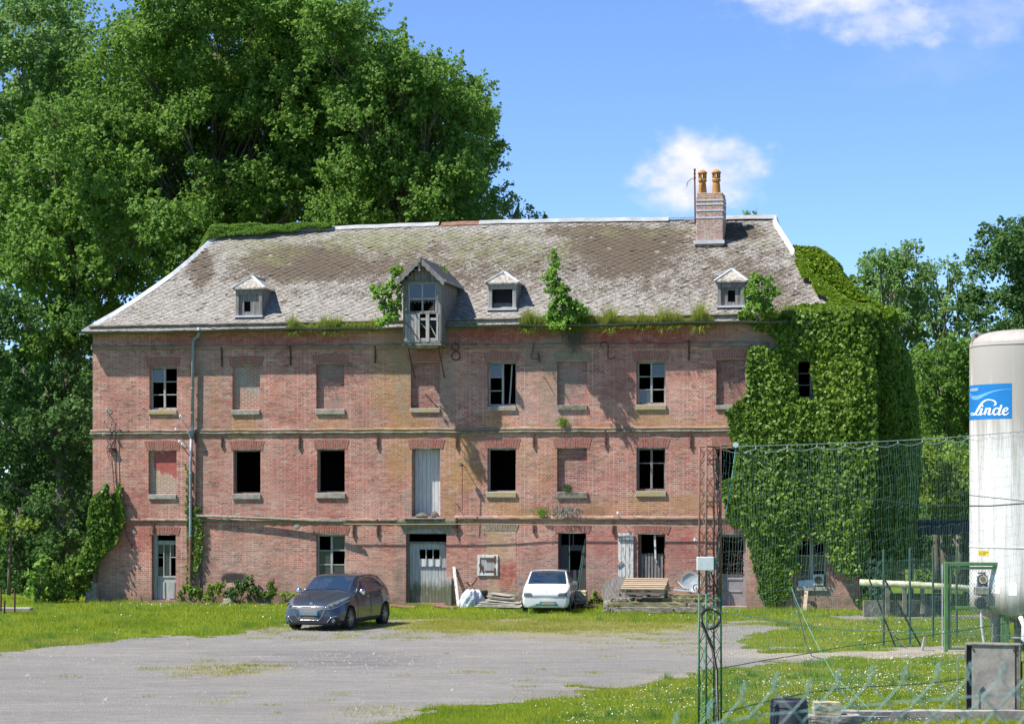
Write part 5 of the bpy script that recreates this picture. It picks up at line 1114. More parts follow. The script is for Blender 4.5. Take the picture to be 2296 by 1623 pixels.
# the great poplar behind the roof, and its neighbours
P_BIG = [(215, 470), (205, 330), (235, 180), (300, 40), (420, -60), (620, -60), (690, 20), (730, 120), (760, 260), (790, 420), (720, 500), (480, 520), (330, 560), (240, 560)]
tree('poplar_tree', 'huge leafy poplar rising past the top of the picture behind the left roof end', 'tree', 97, 470, fill(P_BIG, 150, 30, 60, 3, (-4.5, 2.5)) + fill(P_BIG, 50, 50, 80, 103, (2.5, 6)), 'leaf_poplar', .155, 1.85, .34, seed=3, group='trees behind the mill', spray=1.3, upb=.5)
P_R = [(730, 60), (790, 60), (850, 130), (900, 120), (950, 190), (1020, 210), (1060, 240), (1085, 330), (1070, 400), (1050, 470), (1100, 510), (760, 530), (740, 400), (760, 250)]
tree('poplar_tree', 'broad poplar with outer branches reaching right over the middle of the roof', 'tree', 94, 930, fill(P_R, 105, 26, 48, 5, (-4, 2.5)) + fill(P_R, 34, 40, 62, 105, (2.5, 6)) + [(1120, 345, 22, 0, 18), (1105, 285, 20, 0, 26), (1075, 205, 20, 0, 26), (1015, 175, 20, 0, 30), (895, 95, 16, 0, 30), (960, 150, 16, 0, 24), (1110, 470, 28, 0, 22)], 'leaf_poplar', .15, 1.85, .28, seed=5, group='trees behind the mill', spray=1.2, upb=.35)
P_L = [(-120, 60), (-30, 0), (60, 10), (120, 20), (150, 90), (200, 110), (215, 230), (190, 340), (205, 460), (215, 600), (60, 640), (-120, 640)]
tree('poplar_tree', 'tall poplar at the left edge with grey green leaves', 'tree', 103, 60, fill(P_L, 95, 28, 50, 9, (-5, 1.5)) + fill(P_L, 26, 40, 60, 109, (2, 5)) + [(140, 55, 20, 0, 30), (35, 5, 24, 0, 26), (195, 70, 14, 0, 20)], 'leaf_ash', .175, 1.8, .24, seed=9, group='trees behind the mill', spray=1.2, upb=.5, bark='bark_pale')
P_M = [(20, 300), (130, 280), (250, 330), (330, 450), (440, 520), (420, 590), (330, 640), (230, 700), (200, 800), (60, 800), (10, 600)]
tree('leafy_tree', 'mid-height bright green tree standing left of the roof hip below the poplars', 'tree', 91, 150, fill(P_M, 40, 34, 56, 13, (-4, 1)) + fill(P_M, 20, 44, 60, 113, (1.5, 4)), 'leaf_poplar', .18, 1.7, .3, seed=13, group='trees behind the mill', spray=.9)
P_D = [(-60, 700), (60, 690), (190, 720), (215, 820), (205, 1000), (215, 1180), (200, 1330), (60, 1360), (-60, 1360)]
tree('shaded_tree', 'dark tree filling the gap between the left picture edge and the mill', 'tree', 88, 160, fill(P_D, 46, 34, 58, 17, (-2.5, 2)), 'leaf_dark', .16, 1.5, .35, seed=17, group='trees behind the mill', spray=.7, upb=.1)  # the darker leaf colour carries the deep shade of this corner
tree('shaded_tree', 'dark understorey tree low at the far left behind the fence stakes', 'tree', 96, 40, fill([(-80, 900), (240, 900), (240, 1300), (-80, 1340)], 22, 45, 75, 19, (-2, 5)), 'leaf_dark', .19, 1.1, .3, seed=19, group='trees behind the mill', spray=.7, upb=.1)  # shade under the taller trees put into the darker leaf colour
tree('leafy_tree', 'lime green sapling at the left edge under the dark trees', 'tree', 84, 20, [(20, 1175, 34, 0, 20), (60, 1190, 26, 0, 18), (-10, 1200, 30, 0, 24)], 'leaf_bright', .13, .8, .06, seed=23, spray=.4)
# small branches showing past the right end of the ridge
tree('leafy_tree', 'light branchy tree peeping above the roof right of the poplars', 'tree', 92, 1150, [(1150, 470, 30, 0, 20), (1185, 488, 22, 0, 12), (1130, 445, 18, 0, 20), (1205, 496, 12, 0, 8)], 'leaf_ash', .15, .5, .2, seed=29, spray=.7, upb=.3)
tree('leafy_tree', 'small tuft of a tree top showing over the ridge right of the chimney', 'tree', 90, 1682, [(1682, 488, 14, 0, 6), (1690, 492, 16, 0, 5)], 'leaf_ash', .13, .5, .1, seed=31, spray=.3)
# right hand trees
P_A = [(1935, 640), (1960, 600), (2010, 585), (2050, 600), (2060, 680), (2050, 780), (2000, 760), (1950, 700)]
tree('ash_tree', 'airy ash tree with rounded top right of the ivy covered end', 'tree', 96, 2010, fill(P_A, 24, 22, 36, 37, (-3, 1)), 'leaf_ash', .15, 1.4, .3, seed=37, group='trees right of the mill', spray=.8, upb=.2, bark='bark_pale')
P_B = [(2070, 620), (2110, 610), (2160, 620), (2180, 700), (2175, 840), (2080, 860), (2060, 760)]
tree('ash_tree', 'thin ash tree with pale bare limbs between the rounded ash and the dark tree', 'tree', 99, 2115, fill(P_B, 22, 20, 34, 41, (-3, 1)), 'leaf_ash', .15, 1.1, .3, seed=41, group='trees right of the mill', spray=.8, upb=.2, bark='bark_pale')
P_C = [(2200, 600), (2215, 540), (2250, 525), (2330, 520), (2400, 560), (2420, 900), (2200, 1000), (2170, 820), (2190, 700)]
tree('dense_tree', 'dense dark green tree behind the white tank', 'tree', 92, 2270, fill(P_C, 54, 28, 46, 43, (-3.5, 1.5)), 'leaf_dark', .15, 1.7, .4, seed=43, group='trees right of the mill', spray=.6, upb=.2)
P_E = [(2050, 800), (2110, 780), (2170, 800), (2200, 900), (2200, 1180), (2060, 1180), (2040, 900)]
tree('leafy_tree', 'mid green tree between the ivy wall and the tank', 'tree', 90, 2120, fill(P_E, 40, 24, 42, 47, (-3, 1)), 'leaf_poplar', .15, 1.5, .3, seed=47, group='trees right of the mill', spray=.6, upb=.15)
P_F = [(2060, 1010), (2110, 990), (2150, 1030), (2150, 1140), (2070, 1140)]
tree('leafy_tree', 'yellow green bushy tree lower down between ivy wall and tank', 'tree', 86, 2100, fill(P_F, 16, 20, 32, 53, (-1.5, .5)), 'leaf_bright', .12, 1.8, .15, seed=53, group='trees right of the mill', spray=.45, upb=.15)
tree('shaded_tree', 'dark thicket tree at ground level behind the footbridge', 'tree', 92, 2150, fill([(1960, 1130), (2400, 1130), (2400, 1350), (1960, 1350)], 24, 30, 48, 59, (0, 4)), 'leaf_dark', .15, 1.1, .15, seed=59, group='trees right of the mill', spray=.4, upb=.1)
tree('dense_tree', 'dark tree closing the view low behind the tank and gate', 'tree', 97, 2330, fill([(2150, 850), (2480, 850), (2480, 1280), (2150, 1280)], 26, 40, 60, 61, (0, 4)), 'leaf_dark', .18, 1.1, .3, seed=61, group='trees right of the mill', spray=.6)
def far_wood():
    r = np.random.default_rng(71); bl = []
    for x in np.arange(-420, 2800, 60):
        if 1900 < x < 1 : continue
        for z in (1.5, 5, 8.5):
            if z > 6 and 250 < x < 1950: continue
            D = 116 + r.uniform(-3, 3); bl.append((((x - CX) / F * D, D, z + r.uniform(-.6, .6)), (2.3, 1.6, 2.3)))
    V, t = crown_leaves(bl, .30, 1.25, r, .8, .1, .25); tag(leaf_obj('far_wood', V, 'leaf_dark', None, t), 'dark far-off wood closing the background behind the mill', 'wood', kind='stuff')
far_wood()
# ================================================================== IVY AND WALL PLANTS
def ivy(name, label, poly, thick, n, size, mat='leaf_ivy', seed=1, holes=(), cat='ivy', back=True, edge=14, stem=None, nz=9, vmin=.03):
    """leaves over a photo outline on the facade; thick(px,py) -> how far the mat stands out"""
    r = np.random.default_rng(seed); xs = [p[0] for p in poly]; ys = [p[1] for p in poly]; N = n * 3
    px = r.uniform(min(xs), max(xs), N); py = r.uniform(min(ys), max(ys), N)
    jx = (fbm(px / 26, py / 26, seed, 4) - .5) * edge * 3; jy = (fbm(px / 26 + 9, py / 26, seed + 3, 4) - .5) * edge * 3
    k = inpoly(px + jx, py + jy, poly)
    for h in holes: k &= ~inpoly(px + jx * .3, py + jy * .3, h)
    px, py = px[k][:n], py[k][:n]; m = len(px)
    TM = lambda x, y: thick(x, y) * (.62 + .5 * fbm(x / 34, y / 42, seed + 5, 3) + .45 * fbm(x / 9, y / 9, seed + 6, 3))
    th = TM(px, py)
    e = 6.0; tx = TM(px + e, py) - th; ty = TM(px, py + e) - th
    v = -(vmin + th * np.where(r.random(m) < .7, r.uniform(.8, 1.05, m), r.uniform(.2, .8, m)) + r.exponential(.045, m) * (th > .12))
    kk = (px - CX) / F; u = (kk * (DL + v * cT) - XL - v * sT) / (cT + kk * sT); w = H + (HY - py) * (DL - u * sT + v * cT) / F
    C = np.stack([u, v, w], 1); s = e / 67.; Nn = np.stack([-tx / s * .8, -np.ones(m), ty / s * .8 + .45], 1)
    root = empty(name, (XL, DL, 0), -TH); tag(root, label, cat)
    V = leaf_quads(C, Nn, size, r, .85, .55); leaf_obj('leaves', V, mat, root, np.clip(r.normal(.5, .25, m) + (fbm(px / 40, py / 40, seed + 8) - .5) * 1.2, 0, 1))
    if stem:
        mb = MB()
        for pts in stem: mb.tube([(fu(x), -.03, fw(x, y)) for x, y in pts], [.03] * (len(pts) - 1) + [.01], 5)
        mb.build('stems', 'bark', root)
    return root
RIGHT = [(1650, 712), (1700, 690), (1760, 700), (1850, 690), (1925, 690), (1965, 712), (1968, 900), (1965, 1100), (1950, 1200), (1935, 1285), (1900, 1295), (1870, 1270), (1845, 1215), (1800, 1205), (1790, 1230), (1785, 1290), (1770, 1345), (1720, 1365), (1700, 1330), (1690, 1240), (1668, 1195), (1640, 1160),
         (1616, 1110), (1625, 1060), (1640, 980), (1632, 920), (1665, 885), (1680, 850), (1676, 800), (1682, 778), (1745, 778), (1742, 757), (1700, 740)]
w9 = [(1790, 808), (1818, 806), (1820, 845), (1824, 896), (1792, 894), (1790, 850)]; w8 = [(1590, 1000), (1650, 1000), (1645, 1060), (1640, 1075), (1590, 1080)]
tI = lambda x, y: .10 + .30 * np.clip((x - 1660) / 120, 0, 1) + .42 * np.clip((x - 1830) / 90, 0, 1) - .28 * np.clip((y - 1150) / 120, 0, 1)
ivy('wall_ivy', 'great mat of green ivy covering the right third of the mill front', RIGHT, lambda x, y: np.maximum(tI(x, y), .08), 78000, .125, seed=5, holes=(w9, w8), stem=[[(1735, 1365), (1730, 1280), (1720, 1150), (1740, 1000), (1700, 860)], [(1760, 1365), (1770, 1250), (1800, 1100), (1850, 950), (1840, 800)]])
# the mat that wraps the end wall and the hip
def side_ivy():
    r = np.random.default_rng(15); root = empty('end_wall_ivy', (XL, DL, 0), -TH); tag(root, 'thick shaded creeper wrapping the right end wall of the mill', 'ivy')
    n = 72000; v = np.where(r.random(n) < .35, r.uniform(-.62, .5, n), r.uniform(-.1, 7.5, n)); w = r.uniform(.4, EAVE + .3, n); t = .95 + .55 * np.sin(np.clip((w - 0) / EAVE, 0, 1) * 3.0) * (.8 + .3 * fbm(v * .8, w * .6, 3, 4)) + .25 * fbm(v * 2.2, w * 2.0, 8, 3)
    t *= np.clip((w + .6) / 2.2, .3, 1) * np.sqrt(np.clip(1 - (np.clip(.5 - v, 0, 1.15) / 1.16) ** 2, .02, 1)) * np.sqrt(np.clip(1 - (np.clip(w - (EAVE - 1.3), 0, 1.6) / 1.75) ** 2, .05, 1)); low = w < 2.6; keep = ~(low & (v < .15) & (r.random(n) < .8)); v, w, t = v[keep], w[keep], t[keep]; n = len(v)
    u = BW + t * np.where(r.random(n) < .6, r.uniform(.85, 1.05, n), r.uniform(-.1, .85, n))
    C = np.stack([u, v, w], 1); Nn = np.stack([np.ones(n), -.5 * np.ones(n) * (v < .5), .35 * np.ones(n)], 1); V = leaf_quads(C, Nn, .14, r, .85, .55); leaf_obj('leaves', V, 'leaf_ivy', root, r=r)
    mb = MB()
    for v0 in (.5, 1.5, 3): mb.tube([(BW + .05, v0, 0), (BW + .15, v0 + .2, 3), (BW + .1, v0 - .2, 7), (BW + .05, v0, 9)], [.06, .05, .04, .02], 6)
    mb.build('stems', 'bark', root)
side_ivy()
def hip_creeper():
    """creeper over the right hip face and the edge of the front slope"""
    r = np.random.default_rng(25); root = empty('roof_creeper', (XL, DL, 0), -TH); tag(root, 'yellow green creeper spilling over the right hip of the slate roof', 'creeper')
    n = 60000; a = r.uniform(0, AL * .70, n); y = np.interp(a, arc, py_); z = np.interp(a, arc, pz_); hu = hipu(y, 1)
    ys = r.uniform(0, 1, n); yy = y + ys * (2 * B2 - 2 * y) * .6                       # across the hip face
    th = (.75 + .75 * fbm(yy * .8, a * .8, 4, 4)) * np.interp(a, [0, AL * .25, AL * .5, AL * .62, AL * .70], [.55, .8, .85, .6, .1]) * np.where(r.random(n) < .55, r.uniform(.8, 1.06, n), r.uniform(.0, .9, n))
    sl = math.atan2(RZ - zE, AIN_R); C1 = np.stack([hu + th * .92, yy, z + th * .25 * np.sin(th * 2)], 1); N1 = np.tile([math.sin(sl), -.2, math.cos(sl)], (n, 1))
    m = 15000; px = r.uniform(1770, 1970, m * 3); py = r.uniform(565, 712, m * 3); jx = (fbm(px / 20, py / 20, 6, 4) - .5) * 40
    k = inpoly(px + jx, py, [(1780, 572), (1800, 590), (1850, 655), (1900, 685), (1960, 700), (2000, 720), (1700, 725), (1700, 706), (1860, 694), (1840, 670), (1805, 625), (1778, 585)][:12]); px, py = px[k][:m], py[k][:m]; m = len(px)
    v = np.full(m, 1.0)
    for _ in range(8):
        kk = (px - CX) / F; u = (kk * (DL + v * cT) - XL - v * sT) / (cT + kk * sT); w = H + (HY - py) * (DL - u * sT + v * cT) / F; v = np.interp(w, pz_, py_)
    th = .10 + .28 * fbm(px / 14, py / 14, 2, 4); C2 = np.stack([u, v - th * .65, w + th * .7], 1); N2 = np.tile([.1, -.7, .75], (m, 1))
    V = leaf_quads(np.concatenate([C1, C2]), np.concatenate([N1, N2]), .135, r, .85, .3); leaf_obj('leaves', V, 'leaf_creeper', root, r=r)
hip_creeper()
def ridge_creeper():
    r = np.random.default_rng(27); root = empty('ridge_creeper', (XL, DL, 0), -TH); tag(root, 'dark green creeper along the left end of the ridge', 'creeper'); n = 9000
    u = r.uniform(ur(462), ur(745), n); q = (u - ur(462)) / (ur(745) - ur(462)); drop = (.75 - .55 * q) * r.random(n) * (.4 + 1.0 * fbm(u * 1.5, u * 0 + 2, 3)); th = .08 + .28 * fbm(u * 2, drop * 3, 5, 3) * (1.1 - .5 * q)
    y = B2 - drop * .7; z = RZ - drop * .68 + .02 - np.clip((.06 - q) / .06, 0, 1) * .45; V = leaf_quads(np.stack([u, y - th * .6, z + th * .8], 1), np.tile([0, -.6, .8], (n, 1)), .13, r, .85, .3); leaf_obj('leaves', V, 'leaf_poplar', root, r=r)
ridge_creeper()
ivy('wall_ivy', 'ivy climbing in two tongues up the left corner of the mill', [(205, 1130), (215, 1110), (226, 1095), (236, 1080), (244, 1110), (252, 1125), (258, 1095), (266, 1082), (276, 1130), (280, 1170), (265, 1210), (240, 1240), (215, 1270), (190, 1290), (165, 1290), (180, 1250), (195, 1210), (198, 1160)], lambda x, y: .10 + .35 * np.clip((250 - x) / 60, 0, 1), 8000, .12, seed=33, edge=5, stem=[[(215, 1340), (225, 1240), (236, 1100)]])
ivy('wall_ivy', 'thin ivy around the zinc downpipe down to the ground', [(418, 1030), (425, 1050), (423, 1090), (428, 1130), (450, 1135), (458, 1190), (452, 1240), (440, 1270), (432, 1300), (425, 1330), (417, 1250), (418, 1150), (415, 1070)], lambda x, y: .03 + .05 * np.ones_like(x), 760, .10, seed=35, edge=8, stem=[[(425, 1340), (420, 1200), (424, 1040)], [(448, 1335), (452, 1220), (442, 1130)]])
def bush(name, label, cat, D, px, py0, blobs, mat, size=.12, cover=1.0, seed=1, group=None, spray=.35, stems=5, upb=.3, fuzz=.1, local=None):
    r = np.random.default_rng(seed); s = F / D; bx, bz = (px - CX) / s, H + (HY - py0) / s; bz = max(bz, 0) if local is None else bz
    root = empty(name, (bx, D, bz)); tag(root, label, cat, group)
    bl = [((((q[0] - CX) / s) - bx, q[3], H + (HY - q[1]) / s - bz), (q[2] / s, q[2] / s * .8, (q[4] if len(q) > 4 else q[2]) / s)) for q in blobs]
    V, t = crown_leaves(bl, size, cover, r, spray, upb, fuzz, .35); leaf_obj('leaves', V, mat, root, t)
    mb = MB()
    for c, R in bl: mb.tube([(0, 0, 0), (c[0] * .5, c[1] * .5, c[2] * .6), c], [.025, .018, .006], 5)
    mb.build('stems', 'bark', root); return root
bush('corner_bush', 'bright ivy bush heaped against the left corner of the mill', 'bush', 78.5, 140, 1350, [(150, 1296, 40, 0), (185, 1276, 32, 0), (118, 1315, 42, -.2), (165, 1318, 42, -.4), (205, 1262, 18, 0), (110, 1345, 26, -.3), (150, 1345, 26, -.5)], 'leaf_ivy', .13, 1.1, 41)
bush('maple_sapling', 'pale green maple sapling at the far left of the corner bush', 'sapling', 77.6, 85, 1355, [(90, 1275, 16, 0), (78, 1300, 18, 0), (70, 1325, 16, 0), (92, 1335, 18, 0), (105, 1260, 10, 0)], 'leaf_maple', .17, .9, 43)
def at_wall(px, v=-.4): return DL - fu(px) * sT + v * cT
for i, (px, bl, mt, lb) in enumerate((
    (440, [(420, 1325, 14, 0), (440, 1332, 14, 0), (405, 1335, 10, 0)], 'leaf_ivy', 'low ivy clump at the foot of the downpipe'),
    (478, [(478, 1325, 15, 0), (495, 1318, 14, 0), (470, 1338, 12, 0)], 'leaf_weed', 'leafy shrub just right of the downpipe foot'),
    (535, [(530, 1325, 18, 0), (552, 1320, 16, 0), (515, 1332, 12, 0), (570, 1328, 12, 0), (560, 1300, 8, 0, 12)], 'leaf_dark', 'wide straggly shrub below the hole in the brick wall'),
    (607, [(607, 1330, 12, 0), (606, 1312, 5, 0, 12), (600, 1336, 12, 0)], 'leaf_ivy', 'narrow pointed weed between the shrub and the grey car'),
    (640, [(640, 1336, 9, 0), (655, 1337, 7, 0)], 'leaf_weed', 'low bright weed by the wall just left of the grey car'),
    (1338, [(1336, 1340, 9, 0, 14), (1325, 1350, 9, 0, 6), (1348, 1352, 7, 0, 6)], 'leaf_weed', 'weed growing between the stone block and the cable drum'),
    (1925, [(1925, 1352, 10, 0), (1945, 1345, 8, 0)], 'leaf_weed', 'small weed at the right foot of the mill wall'))):
    bush('wall_weed', lb, 'weed', at_wall(px), px, 1352, bl, mt, .09, 2.2, 60 + i, 'weeds along the foot of the wall', spray=.22, fuzz=.06)
for i, (px, D, bl, mt, lb) in enumerate((
    (866, 75.2, [(868, 690, 15, 0, 14), (880, 650, 12, 0, 20), (884, 618, 10, 0, 14), (856, 665, 14, 0, 16), (846, 650, 9, 0, 8), (872, 712, 15, 0, 10), (885, 680, 10, 0), (860, 728, 12, -.3, 7)], 'leaf_maple', 'sapling rooted in the gutter left of the loading dormer'),
    (1268, 74.4, [(1243, 575, 5, 0, 9), (1248, 600, 10, 0, 14), (1240, 625, 14, 0, 12), (1252, 650, 18, 0, 16), (1262, 680, 20, 0, 16), (1284, 690, 16, 0, 14), (1300, 700, 12, 0, 10), (1240, 700, 12, 0, 18), (1262, 715, 26, 0, 12), (1250, 735, 14, -.3, 8)], 'leaf_maple', 'tall maple sapling growing from the gutter right of the centre dormer'),
    (1698, 72.9, [(1692, 625, 7, 0, 8), (1700, 640, 12, 0, 10), (1720, 635, 8, 0, 6), (1690, 660, 18, 0, 14), (1712, 665, 16, 0, 12), (1735, 655, 8, 0, 8), (1695, 690, 22, 0, 14), (1715, 700, 18, 0, 12)], 'leaf_maple', 'bushy sapling beside the right-hand dormer'))):
    bush('gutter_sapling', lb, 'sapling', D, px, 722, [(q[0] if abs(q[0] - px) < 4 else px + (q[0] - px) * 1.15, q[1], q[2] * 1.3, q[3], (q[4] if len(q) > 4 else q[2]) * 1.25) for q in bl], mt, .12, 2.4, 80 + i, 'saplings in the gutter', spray=.3, fuzz=.08, local=1)
def gutter_grass():
    r = np.random.default_rng(91); k = 0
    for (x0, x1, hgt, n, dry, lb) in ((640, 860, .22, 5200, .35, 'grass and weeds in the gutter left of the loading dormer'), (995, 1080, .12, 700, .1, 'low moss and weeds in the gutter right of the loading dormer'), (1165, 1225, .34, 1500, .4, 'grass tuft in the gutter left of the tall sapling'),
                                      (1215, 1315, .32, 3000, .1, 'ferny grass around the foot of the tall sapling'), (1320, 1600, .30, 7000, .5, 'long fringe of yellowing grass in the gutter right of the sapling'), (1700, 1770, .36, 1600, .5, 'rusty grass tuft between right sapling and the ivy')):
        n = int(n * 1.6); px = r.uniform(x0, x1, n); f = np.clip(fbm(px / 22, px * 0 + k, 3, 3), 0, 1); v = r.uniform(-.38, -.12, n); kk = (px - CX) / F; u = (kk * (DL + v * cT) - XL - v * sT) / (cT + kk * sT)
        spike = np.clip(fbm(px / 9, px * 0 + 7 + k, 5, 2) - .55, 0, 1) * 4; h = hgt * (.5 + 1.4 * np.clip(f - .3, 0, 1) + spike * 1.3) * r.uniform(.5, 1.2, n) * np.clip(np.minimum(px - x0, x1 - px) / 12 + .4, 0, 1)
        a = r.uniform(0, 6.28, n); w = .022; ln = h * r.uniform(0, .7, n); la = r.uniform(0, 6.28, n); b = np.stack([u, v, np.full(n, EAVE - .03)], 1); dx = np.stack([np.cos(a) * w / 2, np.sin(a) * w / 2, 0 * a], 1)
        hang = r.random(n) < .18; tip = b + np.stack([np.cos(la) * ln, np.sin(la) * ln - hang * .16, np.where(hang, -h * .6, h)], 1)
        V = np.stack([b - dx, b + dx, tip], 1); root = empty('gutter_grass', (XL, DL, 0), -TH); tag(root, lb, 'grass', 'grass growing in the gutter')
        mt = r.random(n) < dry
        for sel, m_, nm in ((~mt, 'leaf_weed', 'green_blades'), (mt, 'blade_dry', 'dry_blades')): npmesh(nm, V[sel].reshape(-1, 3), 3, m_, root, {'tint': np.repeat(r.random(sel.sum()), 3)})
        k += 1
gutter_grass()
def tufts():
    r = np.random.default_rng(93)
    for i, (x, y, v, s, mt, lb) in enumerate(((1262, 948, -.1, .16, 'leaf_weed', 'weed sprouting from the upper string course under the bricked window'), (1270, 1146, -.12, .22, 'bark_pale', 'dead grass hanging over the lower string course'), (1215, 1150, -.12, .15, 'leaf_weed', 'small dry weed on the lower string course left of the dead grass'),
              (1273, 1096, -.05, .13, 'leaf_dark', 'weed on the mossy sill of the bricked middle window'), (1285, 752, -.25, .35, 'bark', 'brown roots hanging below the tall gutter sapling'), (990, 612, .9, .2, 'leaf_weed', 'bright tuft on the right eave of the loading dormer'), (895, 606, .2, .16, 'leaf_weed', 'bright tuft on the left eave of the loading dormer'))):
        if not s: continue
        n = 260; c = np.array(fp(x, y, v)); C = c + r.normal(0, 1, (n, 3)) * np.array([s * (2.2 if i == 1 else .8), s * .3, s * (.7 if i != 4 else 1.1)]) * .6; root = empty('wall_tuft', (XL, DL, 0), -TH); tag(root, lb, 'weed', 'weeds sprouting from the facade')
        a = r.uniform(0, 6.28, n); L = s * r.uniform(.2, .7, n); tip = C + np.stack([np.cos(a) * L * .6, np.sin(a) * L * .4, (np.where(i in (1, 4), -1, 1)) * L], 1); w = np.array([.018, 0, 0]); V = np.stack([C - w, C + w, tip], 1); npmesh('blades', V.reshape(-1, 3), 3, mt, root, {'tint': np.repeat(r.random(n), 3)})
tufts()
# ================================================================== CARS
def smooth_interp(xq, xs, ys):
    """monotone-ish cubic through the stations"""
    xs = np.asarray(xs, float); ys = np.asarray(ys, float); m = np.gradient(ys, xs); d = np.diff(ys) / np.diff(xs)
    for i in range(len(d)):
        if d[i] == 0: m[i] = m[i + 1] = 0
        else:
            a, b = m[i] / d[i], m[i + 1] / d[i]
            if a < 0: m[i] = 0
            if b < 0: m[i + 1] = 0
            s = a * a + b * b
            if s > 9: t = 3 / math.sqrt(s); m[i] = t * a * d[i]; m[i + 1] = t * b * d[i]
    xq = np.asarray(xq, float); i = np.clip(np.searchsorted(xs, xq) - 1, 0, len(xs) - 2); h = xs[i + 1] - xs[i]; t = np.clip((xq - xs[i]) / h, 0, 1)
    return (2 * t**3 - 3 * t**2 + 1) * ys[i] + (t**3 - 2 * t**2 + t) * h * m[i] + (-2 * t**3 + 3 * t**2) * ys[i + 1] + (t**3 - t**2) * h * m[i + 1]
def car_surface(sec, NX=150, NJ=76, cz=.48, bulge=.06, capn=30, sharp=()):
    """sec: {'x':[..], 'zb','wb','wm','zm','wsh','zsh','wt','zt','zc'} lists along the length (x=0 nose, + to the back)."""
    X = np.array(sec['x'], float); xq = np.concatenate([np.linspace(X[0], X[0] + .35, 26)[:-1], np.linspace(X[0] + .35, X[-1] - .25, NX)[:-1], np.linspace(X[-1] - .25, X[-1], 16)])
    g = {k: smooth_interp(xq, X, sec[k]) for k in sec if k != 'x'}; n = len(xq); z0 = np.zeros(n)
    cp = [(z0, g['zb']), (g['wb'], g['zb'] + .01), (g['wm'] - .02, g['zb'] + .13), (g['wm'], g['zm']), (g['wsh'], g['zsh']), (g['wt'], g['zt']), (g['wt'] * .6, g['zc'] - (g['zc'] - g['zt']) * .25), (z0, g['zc'])]
    npts = [8, 6, 14, 16, 18, 8, 8]; Y = []; Z = []
    cpy = np.stack([c[0] for c in cp], 1); cpz = np.stack([c[1] for c in cp], 1)
    for k in range(7):
        a, b = k, k + 1; p = max(k - 1, 0); q = min(k + 2, 7)
        for t in np.linspace(0, 1, npts[k], endpoint=(k == 6)):
            te = .22                                              # low tension keeps the shoulder line crisp
            for arr, o in ((cpy, Y), (cpz, Z)):
                m0 = (arr[:, b] - arr[:, p]) * te * .5 * 2 * .5; m1 = (arr[:, q] - arr[:, a]) * te * .5
                o.append((2 * t**3 - 3 * t**2 + 1) * arr[:, a] + (t**3 - 2 * t**2 + t) * m0 + (-2 * t**3 + 3 * t**2) * arr[:, b] + (t**3 - t**2) * m1)
    Y = np.stack(Y, 1); Z = np.stack(Z, 1); XX = np.repeat(xq[:, None], Y.shape[1], 1)
    def cap(i, sgn):
        s = np.linspace(0, 1, capn)[:-1]; cy, czz = Y[i], Z[i]; zc = cz if sgn < 0 else .7
        yy = s[:, None] * cy[None]; zz = zc + s[:, None] * (czz - zc)[None]; xx = XX[i][None] + sgn * bulge * (1 - (s[:, None] ** 2)) * np.ones_like(yy)
        return xx, yy, zz
    a = cap(0, -1); b = cap(-1, 1)
    XX = np.concatenate([a[0], XX, b[0][::-1]]); Y = np.concatenate([a[1], Y, b[1][::-1]]); Z = np.concatenate([a[2], Z, b[2][::-1]])
    return XX, Y, Z
def build_car(root, S, classify, parts, arches, wheel_r, lip='car_grey'):
    XX, Y, Z = S; ni, nj = XX.shape; groups = {}
    i, j = np.meshgrid(np.arange(ni - 1), np.arange(nj - 1), indexing='ij'); a = (i * nj + j).ravel(); idx = np.stack([a, a + 1, a + nj + 1, a + nj], 1)
    P_ = np.stack([XX.ravel(), Y.ravel(), Z.ravel()], 1); C = P_[idx].mean(1)
    cut = np.zeros(len(a), bool)
    for (wx, wz, wr) in arches: cut |= (np.hypot(C[:, 0] - wx, C[:, 2] - wz) < wr) & (C[:, 1] > .45)
    for sgn in (1, -1):
        names = classify(C[:, 0], C[:, 1], C[:, 2], sgn)
        for nm in np.unique(names):
            k = (names == nm) & ~cut
            if not k.any(): continue
            key = nm if parts[nm][1] else nm + ('L' if sgn > 0 else 'R'); groups.setdefault(key, []).append((idx[k], sgn))
    objs = {}
    for key, lst in groups.items():
        nm = key if key in parts else key[:-1]; vs = []; fs = []; off = 0
        for ix, sgn in lst:
            u, inv = np.unique(ix.ravel(), return_inverse=True); v = P_[u].copy(); v[:, 1] *= sgn; f = inv.reshape(ix.shape)
            if sgn < 0: f = f[:, ::-1]
            vs.append(v); fs.append(f + off); off += len(v)
        vs = np.concatenate(vs); vs[:, 0] *= -1; fs = np.concatenate(fs)      # nose looks along +X
        o = npmesh(parts[nm][2] if len(parts[nm]) > 2 else nm, vs, 4, parts[nm][0], root, idx=fs, smooth=True)
        if parts[nm][1]:
            w = o.modifiers.new('weld', 'WELD'); w.merge_threshold = .0005
        objs[key] = o
    return objs
def surf_at(S, y, z, front=True):
    XX, Y, Z = S; d = (Y - abs(y)) ** 2 + (Z - z) ** 2 + (0 if front else 9) + np.where(XX > .8, 99, 0); i = np.unravel_index(np.argmin(d), d.shape); return XX[i]
def front_line(S, pts, off=.012, n=6):
    out = []
    for k in range(len(pts) - 1):
        for t in np.linspace(0, 1, n, endpoint=(k == len(pts) - 2)):
            y = pts[k][0] + (pts[k + 1][0] - pts[k][0]) * t; z = pts[k][1] + (pts[k + 1][1] - pts[k][1]) * t; out.append((-(surf_at(S, y, z) - off), y, z))
    return out
